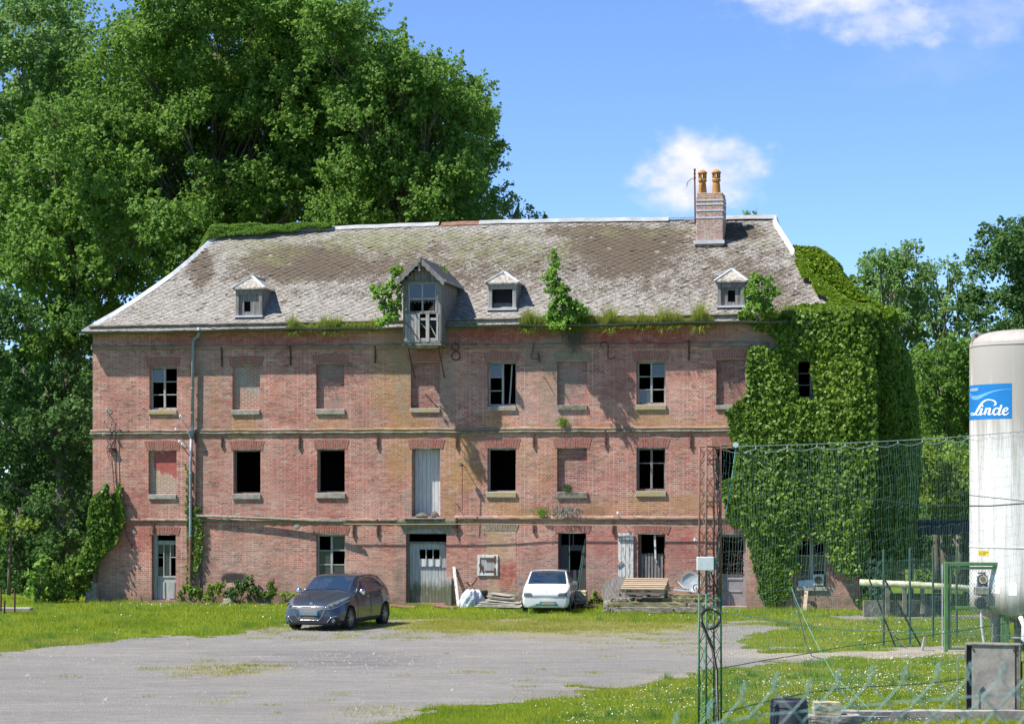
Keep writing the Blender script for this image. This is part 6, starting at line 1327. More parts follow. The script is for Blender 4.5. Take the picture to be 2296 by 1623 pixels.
def wheel(root, x, y, r, w, spokes, rimr, hub='alloy', alloy=True):
    s = 1 if y > 0 else -1; e = empty('wheel', (x, y, r), parent=root)
    MB().lathe([(rimr, -w / 2), (r - .02, -w / 2), (r, -w / 2 + .03), (r, w / 2 - .03), (r - .02, w / 2), (rimr, w / 2)], (0, 0, 0), 40, 'y', cap=False).build('tyre', 'rubber', e, smooth=True)
    m = MB(); yo = s * w * .42
    m.lathe([(rimr, -w / 2), (rimr + .004, w / 2)], (0, 0, 0), 36, 'y', cap=False); m.lathe([(rimr - .0, yo), (rimr - .022, yo + s * .006), (rimr - .03, yo - s * .02)], (0, 0, 0), 36, 'y', cap=False)
    if alloy:
        for k in range(spokes):
            a = 2 * math.pi * k / spokes + (.09 if k % 2 else -.09); p = Vector((math.cos(a) * .03, yo - s * .0, math.sin(a) * .03)); q = Vector((math.cos(a) * (rimr - .01), yo - s * .005, math.sin(a) * (rimr - .01))); m.bar(p, q, .014 if k % 2 else .020, .018, up=(0, 1, 0))
        m.lathe([(.05, yo - .01), (.05, yo + s * .012), (.0, yo + s * .014)], (0, 0, 0), 16, 'y')
    else:
        m.lathe([(rimr - .03, yo - s * .03), (.12, yo), (.06, yo + s * .012), (0, yo + s * .012)], (0, 0, 0), 24, 'y')
    m.build('rim', hub, e, smooth=False)
    MB().lathe([(rimr - .02, -s * .05), (0, -s * .05)], (0, 0, 0), 24, 'y', cap=False).build('brake_disc', 'car_black', e)
def under(root, L, w, wells, zb, r):
    m = MB(); 
    m.box((-L + .25, -w + .1, zb + .02), (-.18, w - .1, zb + .10)); m.build('floor_pan', 'car_black', root)
    for (x, y) in wells:
        s = 1 if y > 0 else -1; prof = [(r + .075, 0), (r + .075, .3), (0.01, .3)]
        q = MB(); n = 18; vs = []; fs = []
        for k in range(n + 1):
            a = -.25 + (math.pi + .5) * k / n; cx_, cz_ = math.cos(a) * (r + .06), math.sin(a) * (r + .06)
            vs += [(x + cx_, y + s * .085, r + cz_), (x + cx_, y - s * .28, r + cz_)]
            if k: b = 2 * k; fs.append((b - 2, b, b + 1, b - 1))
        q.add(vs, fs); q.build('wheel_well', 'car_black', root)
def seats(root, xs, w, zs, mat='seat_cloth', zw=.28):
    for x, y in xs:
        m = MB(); m.box((x - .25, y - .23, zw), (x + .25, y + .23, zw + .18)); m.bar((x - .22, y, zw + .12), (x - .40, y, zs), .44, .14, up=(0, 1, 0)); m.box((x - .50, y - .12, zs + .02), (x - .40, y + .12, zs + .20)); m.build('car_seat', mat, root, bevel=.03)
# ---- dark grey hatchback
def grey_car():
    yaw = math.atan2(-math.cos(rad(18)), -math.sin(rad(18)))
    gx, gy, _ = GR(789, 1412); L = 3.97; hw = .86
    fwd = Vector((-math.sin(rad(18)), -math.cos(rad(18)), 0)); left = Vector((-fwd.y, fwd.x, 0))
    org = Vector((gx - .12, gy, 0)) + fwd * .84 - left * .79
    root = empty('hatchback_car', org, math.atan2(fwd.y, fwd.x)); tag(root, 'dark metallic grey five-door hatchback parked on the yard in front of the mill', 'car'); root.scale = (1.045,) * 3
    sec = dict(x=[0, .06, .16, .35, .65, .95, 1.15, 1.45, 1.8, 2.2, 2.8, 3.3, 3.6, 3.8, 3.90, 3.95],
               zb=[.17, .165, .16, .16, .17, .18, .18, .18, .18, .18, .18, .19, .22, .25, .29, .33],
               wb=[.50, .58, .66, .72, .76, .78, .78, .78, .78, .78, .78, .77, .74, .70, .64, .55],
               wm=[.60, .70, .775, .83, .86, .865, .868, .868, .868, .868, .868, .865, .855, .82, .76, .66],
               zm=[.40, .42, .45, .50, .56, .60, .60, .60, .60, .60, .61, .64, .66, .68, .70, .68],
               wsh=[.55, .63, .70, .76, .80, .81, .805, .80, .80, .80, .80, .795, .78, .74, .69, .60],
               zsh=[.64, .68, .72, .77, .84, .90, .93, .955, .97, .985, 1.01, 1.05, 1.06, 1.00, .93, .86],
               wt=[.48, .53, .57, .61, .64, .66, .655, .62, .585, .575, .57, .56, .545, .54, .54, .50],
               zt=[.665, .705, .75, .80, .885, .965, 1.03, 1.22, 1.38, 1.425, 1.425, 1.395, 1.33, 1.19, 1.02, .90],
               zc=[.675, .715, .765, .82, .91, .99, 1.055, 1.255, 1.415, 1.47, 1.47, 1.435, 1.37, 1.22, 1.04, .91])
    S = car_surface(sec, cz=.42, bulge=.10)
    HL = [(.43, .59), (.50, .57), (.62, .585), (.75, .64), (.83, .76), (.87, .95), (.78, .90), (.64, .81), (.49, .71)]
    GRU = [(-.45, .645), (.45, .645), (.43, .585), (-.43, .585)]; GRL = [(-.37, .41), (.37, .41), (.28, .31), (-.28, .31)]
    FOG = [(.52, .22), (.50, .27), (.60, .37), (.72, .40), (.79, .32), (.78, .22)]
    SW1 = [(1.36, 1.00), (1.52, 1.015), (1.70, 1.20), (1.90, 1.345), (2.18, 1.37), (2.20, 1.03), (1.40, .985)]; SW2 = [(2.27, 1.035), (2.25, 1.372), (2.6, 1.37), (2.95, 1.34), (3.20, 1.25), (3.30, 1.12), (3.05, 1.065)]
    sec_x = S
    def classify(x, y, z, sgn):
        nm = np.full(len(x), 'body', dtype='<U24'); fr = x < .85
        zcx = smooth_interp(x, sec['x'], sec['zc']); ztx = smooth_interp(x, sec['x'], sec['zt']); wt = smooth_interp(x, sec['x'], sec['wt'])
        nm[(z > ztx - .012) & (y < wt - .045) & (x > 1.17) & (x < 1.80)] = 'windscreen'
        nm[(z > ztx - .01) & (y < wt - .05) & (x > 3.42) & (x < 3.80)] = 'rear_window'
        side = (y > .5) & (x > 1.2) & (x < 3.4)
        nm[side & inpoly(x, z, SW1)] = 'front_side_window'; nm[side & inpoly(x, z, SW2)] = 'rear_side_window'
        nm[fr & inpoly(y, z, HL)] = 'headlight'; nm[(x < .3) & (inpoly(y, z, GRU) | inpoly(y, z, GRL))] = 'grille'; nm[(x < .6) & inpoly(y, z, FOG)] = 'fog_surround'
        nm[(z < .215) & (x < 3.7) & (nm == 'body')] = 'lower_trim'
        nm[(x > 3.7) & (y > .52) & (z > .78) & (z < 1.0)] = 'tail_light'
        return nm
    build_car(root, S, classify, {'body': ('car_grey', True), 'windscreen': ('car_glass', True), 'rear_window': ('car_glass', True), 'front_side_window': ('car_glass', False, 'side_window'), 'rear_side_window': ('car_glass', False, 'side_window'),
        'headlight': ('lamp_glass', False), 'grille': ('car_black', True), 'fog_surround': ('car_black', False), 'lower_trim': ('car_black', True), 'tail_light': ('red_paint', False)}, [(.80, .315, .36), (3.34, .315, .36)], .315)
    for x in (-.80, -3.34):
        for y in (.755, -.755): wheel(root, x, y, .315, .20, 16, .215)
    under(root, L, hw, [(-.8, .755), (-.8, -.755), (-3.34, .755), (-3.34, -.755)], .16, .315)
    seats(root, [(-2.0, .36), (-2.0, -.36), (-2.95, .36), (-2.95, -.36)], .4, 1.0)
    MB().box((-1.45, -.62, .80), (-1.22, .62, .97)).build('dashboard', 'dash_pad', root, bevel=.04)
    MB().tube([(-1.55 + .05 * math.sin(t), .36 + .18 * math.cos(t), .98 + .17 * math.sin(t)) for t in np.linspace(0, 6.28, 18)], .014, 6).build('steering_wheel', 'car_black', root)
    gr = MB()
    for z in (.60, .63, .335, .36, .385): gr.tube(front_line(S, [(-.42 if z > .5 else -.31, z), (.42 if z > .5 else .31, z)], .006), .005, 4)
    gr.build('grille_bars', 'grey_plastic', root)
    ch = MB().tube(front_line(S, [(-.475, .655), (.475, .655), (.44, .57), (.36, .39), (.29, .305), (-.29, .305), (-.36, .39), (-.44, .57), (-.475, .655)], .010, 8), .008, 6, cap=False); ch.build('chrome_grille_frame', 'chrome', root, smooth=True)
    for s in (1, -1):
        MB().tube(front_line(S, [(s * .50, .245), (s * .60, .37), (s * .74, .415)], .01), .012, 6).build('chrome_trim', 'chrome', root, smooth=True)
        xf = surf_at(S, .66, .29); MB().lathe([(.0, -.01), (.045, 0), (.05, .03)], (-xf + .0, s * .66, .29), 16, 'y').build('fog_lamp', 'lamp_glass', root) if False else MB().add([(-xf + .035, s * .66 + .05 * math.cos(t), .295 + .05 * math.sin(t)) for t in np.linspace(0, 6.28, 15)[:-1]] + [(-xf - .03, s * .66 + .055 * math.cos(t), .295 + .055 * math.sin(t)) for t in np.linspace(0, 6.28, 15)[:-1]], [tuple(range(14))] + [(k, (k + 1) % 14, 14 + (k + 1) % 14, 14 + k) for k in range(14)]).build('fog_lamp', 'lamp_glass', root)
        lm = MB()
        for (yy, zz, rr_) in ((.56, .645, .045), (.66, .70, .042), (.745, .765, .03)):
            xf = surf_at(S, yy, zz); lm.add([(-xf + .012, s * yy + rr_ * math.cos(t), zz + rr_ * math.sin(t)) for t in np.linspace(0, 6.28, 13)[:-1]] + [(-xf - .03, s * yy + rr_ * math.cos(t), zz + rr_ * math.sin(t)) for t in np.linspace(0, 6.28, 13)[:-1]], [tuple(range(12))] + [(k, (k + 1) % 12, 12 + (k + 1) % 12, 12 + k) for k in range(12)])
        lm.build('lamp_lens', 'lamp_dark', root)
        dr = MB(); dr.tube(front_line(S, [(s * .46, .60), (s * .60, .60), (s * .74, .665), (s * .825, .80)], .008), .007, 5); dr.build('lamp_strip', 'chrome', root)
        # door mirror
        mm = MB(); mm.lathe([(.0, -.11), (.075, -.085), (.095, 0), (.075, .085), (0, .11)], (0, 0, 0), 14); o = mm.build('door_mirror', 'chrome', root, smooth=True); o.scale = (.85, 1, .72); o.rotation_euler = (rad(90), 0, 0); o.location = (-1.42, s * .93, 1.0)
        MB().bar((-1.40, s * .80, .96), (-1.42, s * .90, .97), .06, .03).build('mirror_arm', 'car_black', root)
        dl = MB()
        for xx in (1.30, 2.235, 3.05): dl.tube([(-xx, s * .873, .26), (-xx, s * .876, .6), (-xx - .01, s * .815, .95)], .004, 4)
        dl.tube([(-1.30, s * .872, .26), (-2.2, s * .872, .25), (-3.0, s * .870, .26)], .004, 4); dl.build('door_seam', 'car_black', root)
        for xx in (2.02, 2.95): MB().bar((-xx - .09, s * .868, .86), (-xx + .09, s * .872, .86), .025, .03).build('door_handle', 'car_grey', root, bevel=.008)
        MB().tube([(-1.34, s * .795, .985), (-1.55, s * .735, 1.13), (-1.9, s * .66, 1.36), (-2.4, s * .645, 1.39), (-2.95, s * .65, 1.355), (-3.25, s * .70, 1.24), (-3.33, s * .755, 1.11)], .009, 5).build('window_trim', 'chrome', root, smooth=True)
    MB().box((.0, -.26, .43), (.118, .26, .545)).build('number_plate', 'plate_grey', root, bevel=.004); pl = MB(); pl.box((.10, .215, .434), (.1215, .257, .541)).box((.10, -.257, .434), (.1215, -.215, .541)); pl.build('plate_band', 'plate_blue', root)
    # hood emblem: standing lion cut-out
    lion = [(-.02, -.05), (-.035, -.01), (-.05, .02), (-.03, .045), (-.01, .055), (.0, .035), (.02, .045), (.045, .03), (.03, .02), (.035, .0), (.05, -.02), (.03, -.02), (.02, -.035), (.035, -.055), (.01, -.05), (.0, -.03), (-.008, -.055)]
    MB().prism(lion, .008, lambda a, b, c: (-.085 + c + (-.25) * b, a, .735 + b * .85)).build('bonnet_emblem', 'chrome', root)
    wi = MB(); wi.tube([(-1.12, .62, 1.035), (-1.17, .25, 1.075), (-1.15, -.02, 1.07)], .009, 5).tube([(-1.10, -.1, 1.04), (-1.16, -.4, 1.07), (-1.14, -.6, 1.045)], .009, 5); wi.build('wiper', 'car_black', root)
    MB().box((-1.80, -.06, 1.30), (-1.74, .06, 1.36)).build('rear_view_mirror', 'car_black', root)
    MB().tube([(-3.2, 0, 1.41), (-3.42, 0, 1.60)], .005, 5).build('aerial', 'car_black', root)
    cr = MB(); cr.tube([(-.14, .12, .745), (-.45, .22, .875), (-.95, .45, 1.005)], .004, 4).tube([(-.14, -.12, .745), (-.45, -.22, .875), (-.95, -.45, 1.005)], .004, 4); cr.build('bonnet_crease', 'car_grey', root)
grey_car()
# ---- small old white hatchback
def white_car():
    a = rad(5); fwd = Vector((-math.sin(a), -math.cos(a), 0)); left = Vector((-fwd.y, fwd.x, 0)); gx, gy, _ = GR(1226, 1373.5)
    org = Vector((gx, gy, 0)) + fwd * .70
    root = empty('small_car', org, math.atan2(fwd.y, fwd.x)); tag(root, 'small old white hatchback parked facing out close to the mill wall', 'car')
    sec = dict(x=[0, .05, .14, .35, .65, .86, 1.0, 1.25, 1.52, 1.9, 2.5, 3.0, 3.25, 3.38, 3.44, 3.47],
               zb=[.20, .19, .19, .19, .19, .19, .19, .19, .19, .19, .19, .20, .23, .26, .30, .33],
               wb=[.58, .62, .66, .68, .69, .70, .70, .70, .70, .70, .70, .69, .68, .66, .62, .58],
               wm=[.68, .72, .745, .765, .775, .778, .778, .778, .778, .778, .778, .775, .77, .76, .73, .70],
               zm=[.46, .48, .50, .52, .55, .56, .56, .56, .56, .56, .56, .58, .60, .62, .62, .60],
               wsh=[.63, .67, .70, .72, .735, .74, .74, .74, .74, .74, .74, .735, .73, .72, .70, .67],
               zsh=[.66, .70, .73, .77, .82, .85, .865, .88, .89, .90, .92, .94, .94, .92, .88, .84],
               wt=[.60, .63, .65, .66, .67, .67, .66, .62, .575, .57, .565, .56, .56, .56, .56, .54],
               zt=[.68, .715, .745, .79, .845, .885, .98, 1.15, 1.305, 1.32, 1.31, 1.28, 1.12, .98, .91, .86],
               zc=[.685, .725, .755, .80, .86, .90, .995, 1.175, 1.33, 1.352, 1.345, 1.305, 1.14, 1.00, .92, .87])
    S = car_surface(sec, cz=.42, bulge=.045)
    HL = [(.39, .54), (.41, .63), (.46, .675), (.70, .675), (.73, .54)]; IND = [(.695, .545), (.69, .66), (.74, .665), (.77, .545)]
    GR1 = [(-.39, .545), (.39, .545), (.39, .572), (-.39, .572)]; GR2 = [(-.41, .60), (.41, .60), (.41, .612), (-.41, .612)]; LOW = [(-.30, .275), (.42, .275), (.42, .295), (-.30, .295)]; LO2 = [(-.30, .31), (.42, .31), (.42, .328), (-.30, .328)]
    SW1 = [(1.12, .93), (1.42, 1.17), (1.58, 1.265), (2.2, 1.275), (2.2, .955)]; SW2 = [(2.28, .96), (2.28, 1.272), (2.85, 1.25), (3.02, 1.16), (3.08, .985)]
    def classify(x, y, z, sgn):
        nm = np.full(len(x), 'body', dtype='<U24'); ztx = smooth_interp(x, sec['x'], sec['zt']); wt = smooth_interp(x, sec['x'], sec['wt'])
        ys = y * sgn
        nm[(z > ztx - .01) & (y < wt - .035) & (x > .905) & (x < 1.475)] = 'windscreen'; nm[(z > ztx - .012) & (y < wt - .06) & (x > 3.06) & (x < 3.34)] = 'rear_window'
        side = (y > .45) & (x > 1.0) & (x < 3.2); nm[side & inpoly(x, z, SW1)] = 'front_side_window'; nm[side & inpoly(x, z, SW2)] = 'rear_side_window'
        nm[(x < .3) & inpoly(y, z, HL)] = 'headlight'; nm[(x < .4) & inpoly(y, z, IND)] = 'indicator'
        nm[(x < .2) & (inpoly(ys, z, GR1) | inpoly(ys, z, GR2) | inpoly(ys, z, LOW) | inpoly(ys, z, LO2))] = 'grille'
        nm[(z < .21) & (nm == 'body')] = 'lower_trim'; nm[(x > 3.2) & (y > .5) & (z > .66) & (z < .86)] = 'tail_light'
        return nm
    build_car(root, S, classify, {'body': ('car_white', True), 'windscreen': ('car_glass', True), 'rear_window': ('car_glass', True), 'front_side_window': ('car_glass', False, 'side_window'), 'rear_side_window': ('car_glass', False, 'side_window'),
        'headlight': ('lamp_glass', False), 'indicator': ('white_plastic', False), 'grille': ('car_black', True), 'lower_trim': ('car_black', True), 'tail_light': ('red_paint', False)}, [(.68, .275, .31), (2.96, .275, .31)], .275)
    for x in (-.68, -2.96):
        for y in (.69, -.69): wheel(root, x, y, .275, .15, 8, .17, 'grey_plastic', False)
    under(root, 3.47, .77, [(-.68, .69), (-.68, -.69), (-2.96, .69), (-2.96, -.69)], .19, .275)
    seats(root, [(-1.75, .34), (-1.75, -.34)], .4, .95); MB().box((-1.25, -.6, .75), (-1.02, .6, .88)).build('dashboard', 'dash_pad', root, bevel=.03)
    MB().tube([(-1.30 + .05 * math.sin(t), .34 + .18 * math.cos(t), .88 + .16 * math.sin(t)) for t in np.linspace(0, 6.28, 18)], .013, 6).build('steering_wheel', 'car_black', root)
    for s in (1, -1):
        m = MB().prism([(-.0, -.06), (.15, -.05), (.17, .0), (.14, .06), (.02, .07)], .09, lambda a, b, c, s=s: (-1.22 + c, s * (.80 + a), .93 + b)); m.build('door_mirror', 'grey_plastic', root, bevel=.015)
        MB().tube([(-.05, s * .74, .52), (-.3, s * .785, .52), (-1.0, s * .79, .52), (-2.5, s * .79, .52), (-3.4, s * .76, .52)], .014, 5).build('side_rubbing_strip', 'grey_plastic', root)
        d = MB(); d.tube([(-1.08, s * .785, .25), (-1.06, s * .785, .6), (-1.0, s * .745, .87)], .004, 4).tube([(-2.24, s * .785, .25), (-2.24, s * .785, .6), (-2.24, s * .745, .9)], .004, 4); d.build('door_seam', 'car_black', root)
        MB().tube([(-.02, s * .665, .55), (-.30, s * .675, .76), (-.86, s * .675, .885)], .004, 4).build('bonnet_seam', 'grey_plastic', root)
    MB().tube(front_line(S, [(-.70, .535), (0, .535), (.70, .535)], .004, 10), .006, 4).build('bumper_seam', 'grey_plastic', root)
    MB().box((.0, -.17, .30), (.062, .33, .415)).build('number_plate', 'plate_beige', root, bevel=.004); pl = MB(); pl.box((.05, -.17, .304), (.0645, -.125, .411)).box((.05, .290, .304), (.0645, .33, .411)); pl.build('plate_band', 'plate_blue', root)
    # double chevron badge
    b = MB()
    for dz in (0, .028): b.prism([(-.032, -.02 + dz), (0, .008 + dz), (.032, -.02 + dz), (.032, -.006 + dz), (0, .022 + dz), (-.032, -.006 + dz)], .006, lambda p, q, c: (-.01 + c - .3 * q, .03 + p, .695 + q))
    b.build('bonnet_badge', 'alloy', root)
    MB().tube([(-.90, -.3, .925), (-1.02, .1, 1.02), (-.97, .12, .97)], .008, 5).build('wiper', 'car_black', root) if False else MB().tube([(-.905, .05, .93), (-1.0, -.25, 1.01), (-1.03, -.48, 1.03)], .009, 5).build('wiper', 'car_black', root)
    MB().tube([(-1.54, 0, 1.34), (-1.60, 0, 1.42)], .008, 5).build('aerial', 'car_black', root); MB().box((-1.50, -.09, 1.20), (-1.45, .09, 1.25)).build('rear_view_mirror', 'car_black', root)
    MB().tube([(-1.47, s_ * .1, 1.325) for s_ in (-5.6, 0, 5.6)], .008, 5).build('roof_seam', 'car_black', root)
white_car()
# ================================================================== THINGS ALONG THE WALL
def fobj(name, label, cat, mb, mat, group=None, **k):              # a thing that is one mesh, laid out in facade coordinates
    o = mb.build(name, mat, None, **k); o.location = (XL, DL, 0); o.rotation_euler = (0, 0, -TH); return tag(o, label, cat, group)
def uw(x, D): return fu(x, -D)                                     # u for a thing standing D metres in front of the wall
fobj('leaning_plank', 'white painted plank leaning on the wall right of the big door', 'plank', MB().bar((fu(1028, -.45), -.45, 0), (fu(1018, -.03), -.04, fw(1018, 1270)), .10, .035, up=(0, 1, 0)), 'paint_peel')
fobj('prop_plank', 'pale board propping the sill of the window with the fan box', 'plank', MB().bar((fu(1804, -.6), -.6, 0), (fu(1808, -.12), -.12, fw(1808, 1324)), .12, .03, up=(0, 1, 0)), 'timber_new')
def grass_plank(x0, y0, x1, y1, lb): a = Vector(GR(x0, y0)); b = Vector(GR(x1, y1)); tag(MB().bar(a + Vector((0, 0, .07)), b + Vector((0, 0, .07)), .16, .07).build('timber', 'rust_light', None, bevel=.01), lb, 'plank', 'timbers lying on the grass')
grass_plank(868, 1361, 934, 1366, 'brown timber lying on the grass left of the big door'); grass_plank(975, 1361, 1022, 1367, 'brown timber lying on the grass at the right foot of the big door')
def bag(px, w, h, dv, lb, seed, rot=0.):
    r = np.random.default_rng(seed); n, m = 28, 20; vs = []; fs = []
    for i in range(m + 1):
        t = i / m; pr = (1.0 - .12 * (1 - t)) * (1 - .72 * max(0, t - .55) ** 1.3 * 2.0) if t < .97 else .25
        for k in range(n):
            a = 2 * math.pi * k / n; f = 1 + .16 * math.sin(a * 3 + t * 5 + seed) + .10 * math.sin(a * 7 - t * 9) + r.normal(0, .02); vs.append((w * .5 * pr * f * math.cos(a) + rot * t, w * .4 * pr * f * math.sin(a), h * t * (1 + .05 * math.sin(a * 2))))
        if i:
            for k in range(n): a = (i - 1) * n; fs.append((a + k, a + (k + 1) % n, a + n + (k + 1) % n, a + n + k))
    fs.append(tuple(range(m * n, (m + 1) * n))); u = fu(px, -dv); o = MB().add([(u + x, -dv + y, z) for x, y, z in vs], fs).build('rubble_bag', 'bag_plastic', None, smooth=True); o.location = (XL, DL, 0); o.rotation_euler = (0, 0, -TH); tag(o, lb, 'bag', 'bags of rubbish by the wall'); return o
bag(1049, .56, .62, 1.25, 'white rubbish bag with dark print, left one of the pair by the wall', 2, .08); bag(1072, .42, .60, 1.05, 'white rubbish bag, slumped right one of the pair by the wall', 5, -.04)
def prints():
    pass
fobj('bent_pipe', 'rusty bent pipes sticking out behind the white bags', 'scrap metal', MB().tube([(fu(1066), -.8, .55), (fu(1070), -.8, .78), (fu(1078), -.85, .9), (fu(1081), -.85, 1.02)], .035, 7).tube([(fu(1045), -.9, .62), (fu(1056), -.8, .68), (fu(1067), -.8, .60)], .02, 6).tube([(fu(1052), -.9, .82), (fu(1058), -.85, .86), (fu(1066), -.8, .72)], .035, 7).tube([(fu(1060), -.9, .6), (fu(1075), -.9, .7), (fu(1078), -.9, .62)], .02, 5), 'rust_light')
fobj('black_tub', 'round black tub lid behind the right white bag', 'tub', MB().lathe([(.02, .50), (.16, .51), (.17, .53), (.16, .60), (.15, .61)], (fu(1083, -.9), -.9, -.02), 18).lathe([(.15, 0), (.16, .5)], (fu(1083, -.9), -.9, 0), 18), 'black_plastic')
def sheet(i, x0, x1, z0, z1, v, w, mt='fibre_cement', lb='', th=.012):
    n = 22; vs = []; fs = []; u0, u1 = fu(x0, -v), fu(x1, -v)
    for k in range(n + 1):
        y = -v - w / 2 + w * k / n; h = .022 * math.sin(k / n * math.pi * 9)
        vs += [(u0, y, z0 + h), (u1, y, z1 + h), (u0, y, z0 + h - th), (u1, y, z1 + h - th)]
        if k: a = 4 * (k - 1); b = 4 * k; fs += [(a, a + 1, b + 1, b), (a + 2, b + 2, b + 3, a + 3), (a, b, b + 2, a + 2), (a + 1, a + 3, b + 3, b + 1)]
    fs += [(0, 2, 3, 1), (4 * n, 4 * n + 1, 4 * n + 3, 4 * n + 2)]; fobj('corrugated_sheet', lb, 'sheet', MB().add(vs, fs), mt, 'stack of corrugated sheets')
for i, (x0, x1, z0, z1, v, lb) in enumerate(((1070, 1172, .10, .08, 1.5, 'corrugated sheet at the very bottom of the stack left of the white car'), (1076, 1176, .15, .12, 1.45, 'corrugated sheet second from the bottom of the stack'), (1080, 1160, .22, .16, 1.4, 'mid stack corrugated sheet with a sloping end'),
     (1092, 1166, .30, .19, 1.3, 'long corrugated sheet sloping down to the right in the stack'), (1096, 1152, .42, .33, 1.1, 'upper corrugated sheet with pale face in the stack'), (1100, 1146, .50, .42, 1.0, 'topmost corrugated sheet of the stack left of the white car'))): sheet(i, x0, x1, z0, z1, v, .8, lb=lb)
def pallet(name, label, px, v, w, d, z, mat, parts=True, tilt=0, rz=0, group=None):
    x, y, _ = WP(fu(px, -v), -v, 0); root = empty(name, (x, y, z), -TH + rz); root.rotation_euler[0] = tilt; tag(root, label, 'pallet', group)
    t = MB()
    for i in range(6): a = -d / 2 + d * i / 5.5; t.box((-w / 2, a, .118), (w / 2, a + d * .095, .14))
    t.build('deck_boards', mat, root)
    s = MB()
    for yy in (-d / 2 + .05, 0, d / 2 - .05): s.box((-w / 2, yy - .05, .0), (w / 2, yy + .05, .018)); s.box((-w / 2, yy - .05, .099), (w / 2, yy + .05, .117))
    s.build('stringer_boards', mat, root)
    for xx in (-w / 2 + .06, 0, w / 2 - .06):
        for yy in (-d / 2 + .06, 0, d / 2 - .06): MB().box((xx - .06, yy - .05, .0185), (xx + .06, yy + .05, .0985)).build('block', mat, root)
pallet('pallet', 'grey pallet under the stack of corrugated sheets', 1120, 1.4, 1.3, .8, -.04, 'old_wood_h')
fobj('plastic_sheet', 'green plastic panel lying behind the corrugated sheets', 'panel', MB().bar((fu(1125, -.7), -.7, .34), (fu(1166, -.7), -.7, .46), .5, .02).bar((fu(1150, -1.0), -1.0, .02), (fu(1168, -1.0), -.9, .24), .3, .03), 'rope_teal')
# stone block and heap of tiles
u = fu(1304, -.7)
def rough_block(c, s, seed, n=6):
    r = random.Random(seed); m = MB(); vs = []; 
    g = [(i / n, j / n) for i in range(n + 1) for j in range(n + 1)]; bm = bmesh_box(c, s, n, r); return bm
import bmesh
def bmesh_rock(name, c, s, seed, mat, label, cat, n=4, amp=.05, loc=True, group=None):
    r = random.Random(seed); bm = bmesh.new(); bmesh.ops.create_cube(bm, size=1); bmesh.ops.subdivide_edges(bm, edges=bm.edges[:], cuts=n, use_grid_fill=True)
    for v in bm.verts:
        q = Vector((v.co.x * s[0], v.co.y * s[1], v.co.z * s[2])); l = max(abs(v.co.x), abs(v.co.y), abs(v.co.z)); k = 1 - amp * 1.8 * max(0, v.co.length - .62)
        v.co = q * k + Vector((r.gauss(0, amp), r.gauss(0, amp), r.gauss(0, amp))) * min(s) * .35 + Vector(c)
    me = bpy.data.meshes.new(name); bm.to_mesh(me); bm.free(); o = bpy.data.objects.new(name, me); COL.objects.link(o); me.materials.append(M[mat])
    if loc: o.location = (XL, DL, 0); o.rotation_euler = (0, 0, -TH)
    return tag(o, label, cat, group)
bmesh_rock('stone_block', (u, -.7, .40), (.36, .3, .38), 3, 'limestone', 'yellowish stone block on the heap of old tiles right of the white car', 'stone block', amp=.12)
def tiles_heap():
    r = random.Random(8)
    for i in range(26):
        x = fu(1296 + r.random() * 34, -.8); v = -.55 - r.random() * .5; z = .03 + (1 - abs(i - 13) / 13) * .0 + r.random() * .20 * max(.1, 1 - (x - fu(1300, -.8)) / .7); b = MB().bar((x - .16, v, z), (x + .16, v, z + r.uniform(-.03, .09)), .24, .018); o = b.build('clay_tile', 'bark', None)
        o.location = (XL, DL, 0); o.rotation_euler = (0, 0, -TH); tag(o, 'old brown clay tile in the low heap under the yellowish stone block', 'tile', 'heap of old roof tiles')
tiles_heap()
# poles leaning in the dark doorway
for (xa, ya, xb, yb, lb) in ((1277, 1352, 1277, 1196, 'upright green grey pole standing in the dark doorway'), (1292, 1330, 1312, 1208, 'green pole slanting left to right in the dark doorway'), (1297, 1335, 1313, 1212, 'green pole slanting beside the first one in the dark doorway')):
    fobj('leaning_pole', lb, 'pole', MB().tube([(fu(xa, .08), .08, max(.0, fw(xa, ya, .08))), (fu(xb, .17), .17, fw(xb, yb, .17))], .022, 6), 'green_post', 'poles in the dark doorway')
# cable drum
def drum():
    u = fu(1385, -.85); x, y, _ = WP(u, -.85, 0); root = empty('cable_drum', (x, y, .545), -TH - rad(6)); root.rotation_euler[0] = rad(-12); tag(root, 'big grey wooden cable drum leaning against the wall behind the pallets', 'cable drum')
    R_ = .545; f = MB(); n = 9
    for i in range(n):
        a = -R_ + 2 * R_ * i / n; b = a + 2 * R_ / n - .008; ha = math.sqrt(max(0.001, R_**2 - max(a * a, 0))) if abs(a) < R_ else .05; hb = math.sqrt(max(.001, R_**2 - b * b)) if abs(b) < R_ else .05; ca = rad(35)
        pts = []
        for s in np.linspace(a, b, 4): pts.append((s, math.sqrt(max(0, R_**2 - s * s))))
        poly = pts + [(p[0], -p[1]) for p in pts[::-1]]
        f.prism([(p[0] * math.cos(ca) - p[1] * math.sin(ca), p[0] * math.sin(ca) + p[1] * math.cos(ca)) for p in poly], .05, lambda A, B, C: (A, -.05 + C, B))
    f.build('drum_flange', 'drum_wood', root); MB().lathe([(R_, 0), (R_, .05)], (0, .30, 0), 40, 'y').build('drum_flange', 'drum_wood', root); MB().lathe([(.26, 0), (.26, .3)], (0, 0, 0), 24, 'y').build('drum_core', 'drum_wood', root)
    h = MB().lathe([(.045, -.055), (.045, -.052)], (.1, 0, -.08), 14, 'y')
    for q in ((.10, .09), (-.05, .08), (-.08, .0), (-.03, .03)): h.lathe([(.016, -.056), (.016, -.053)], (q[0], 0, q[1]), 8, 'y')
    h.build('bolt_hole', 'mono_black', root)
drum()
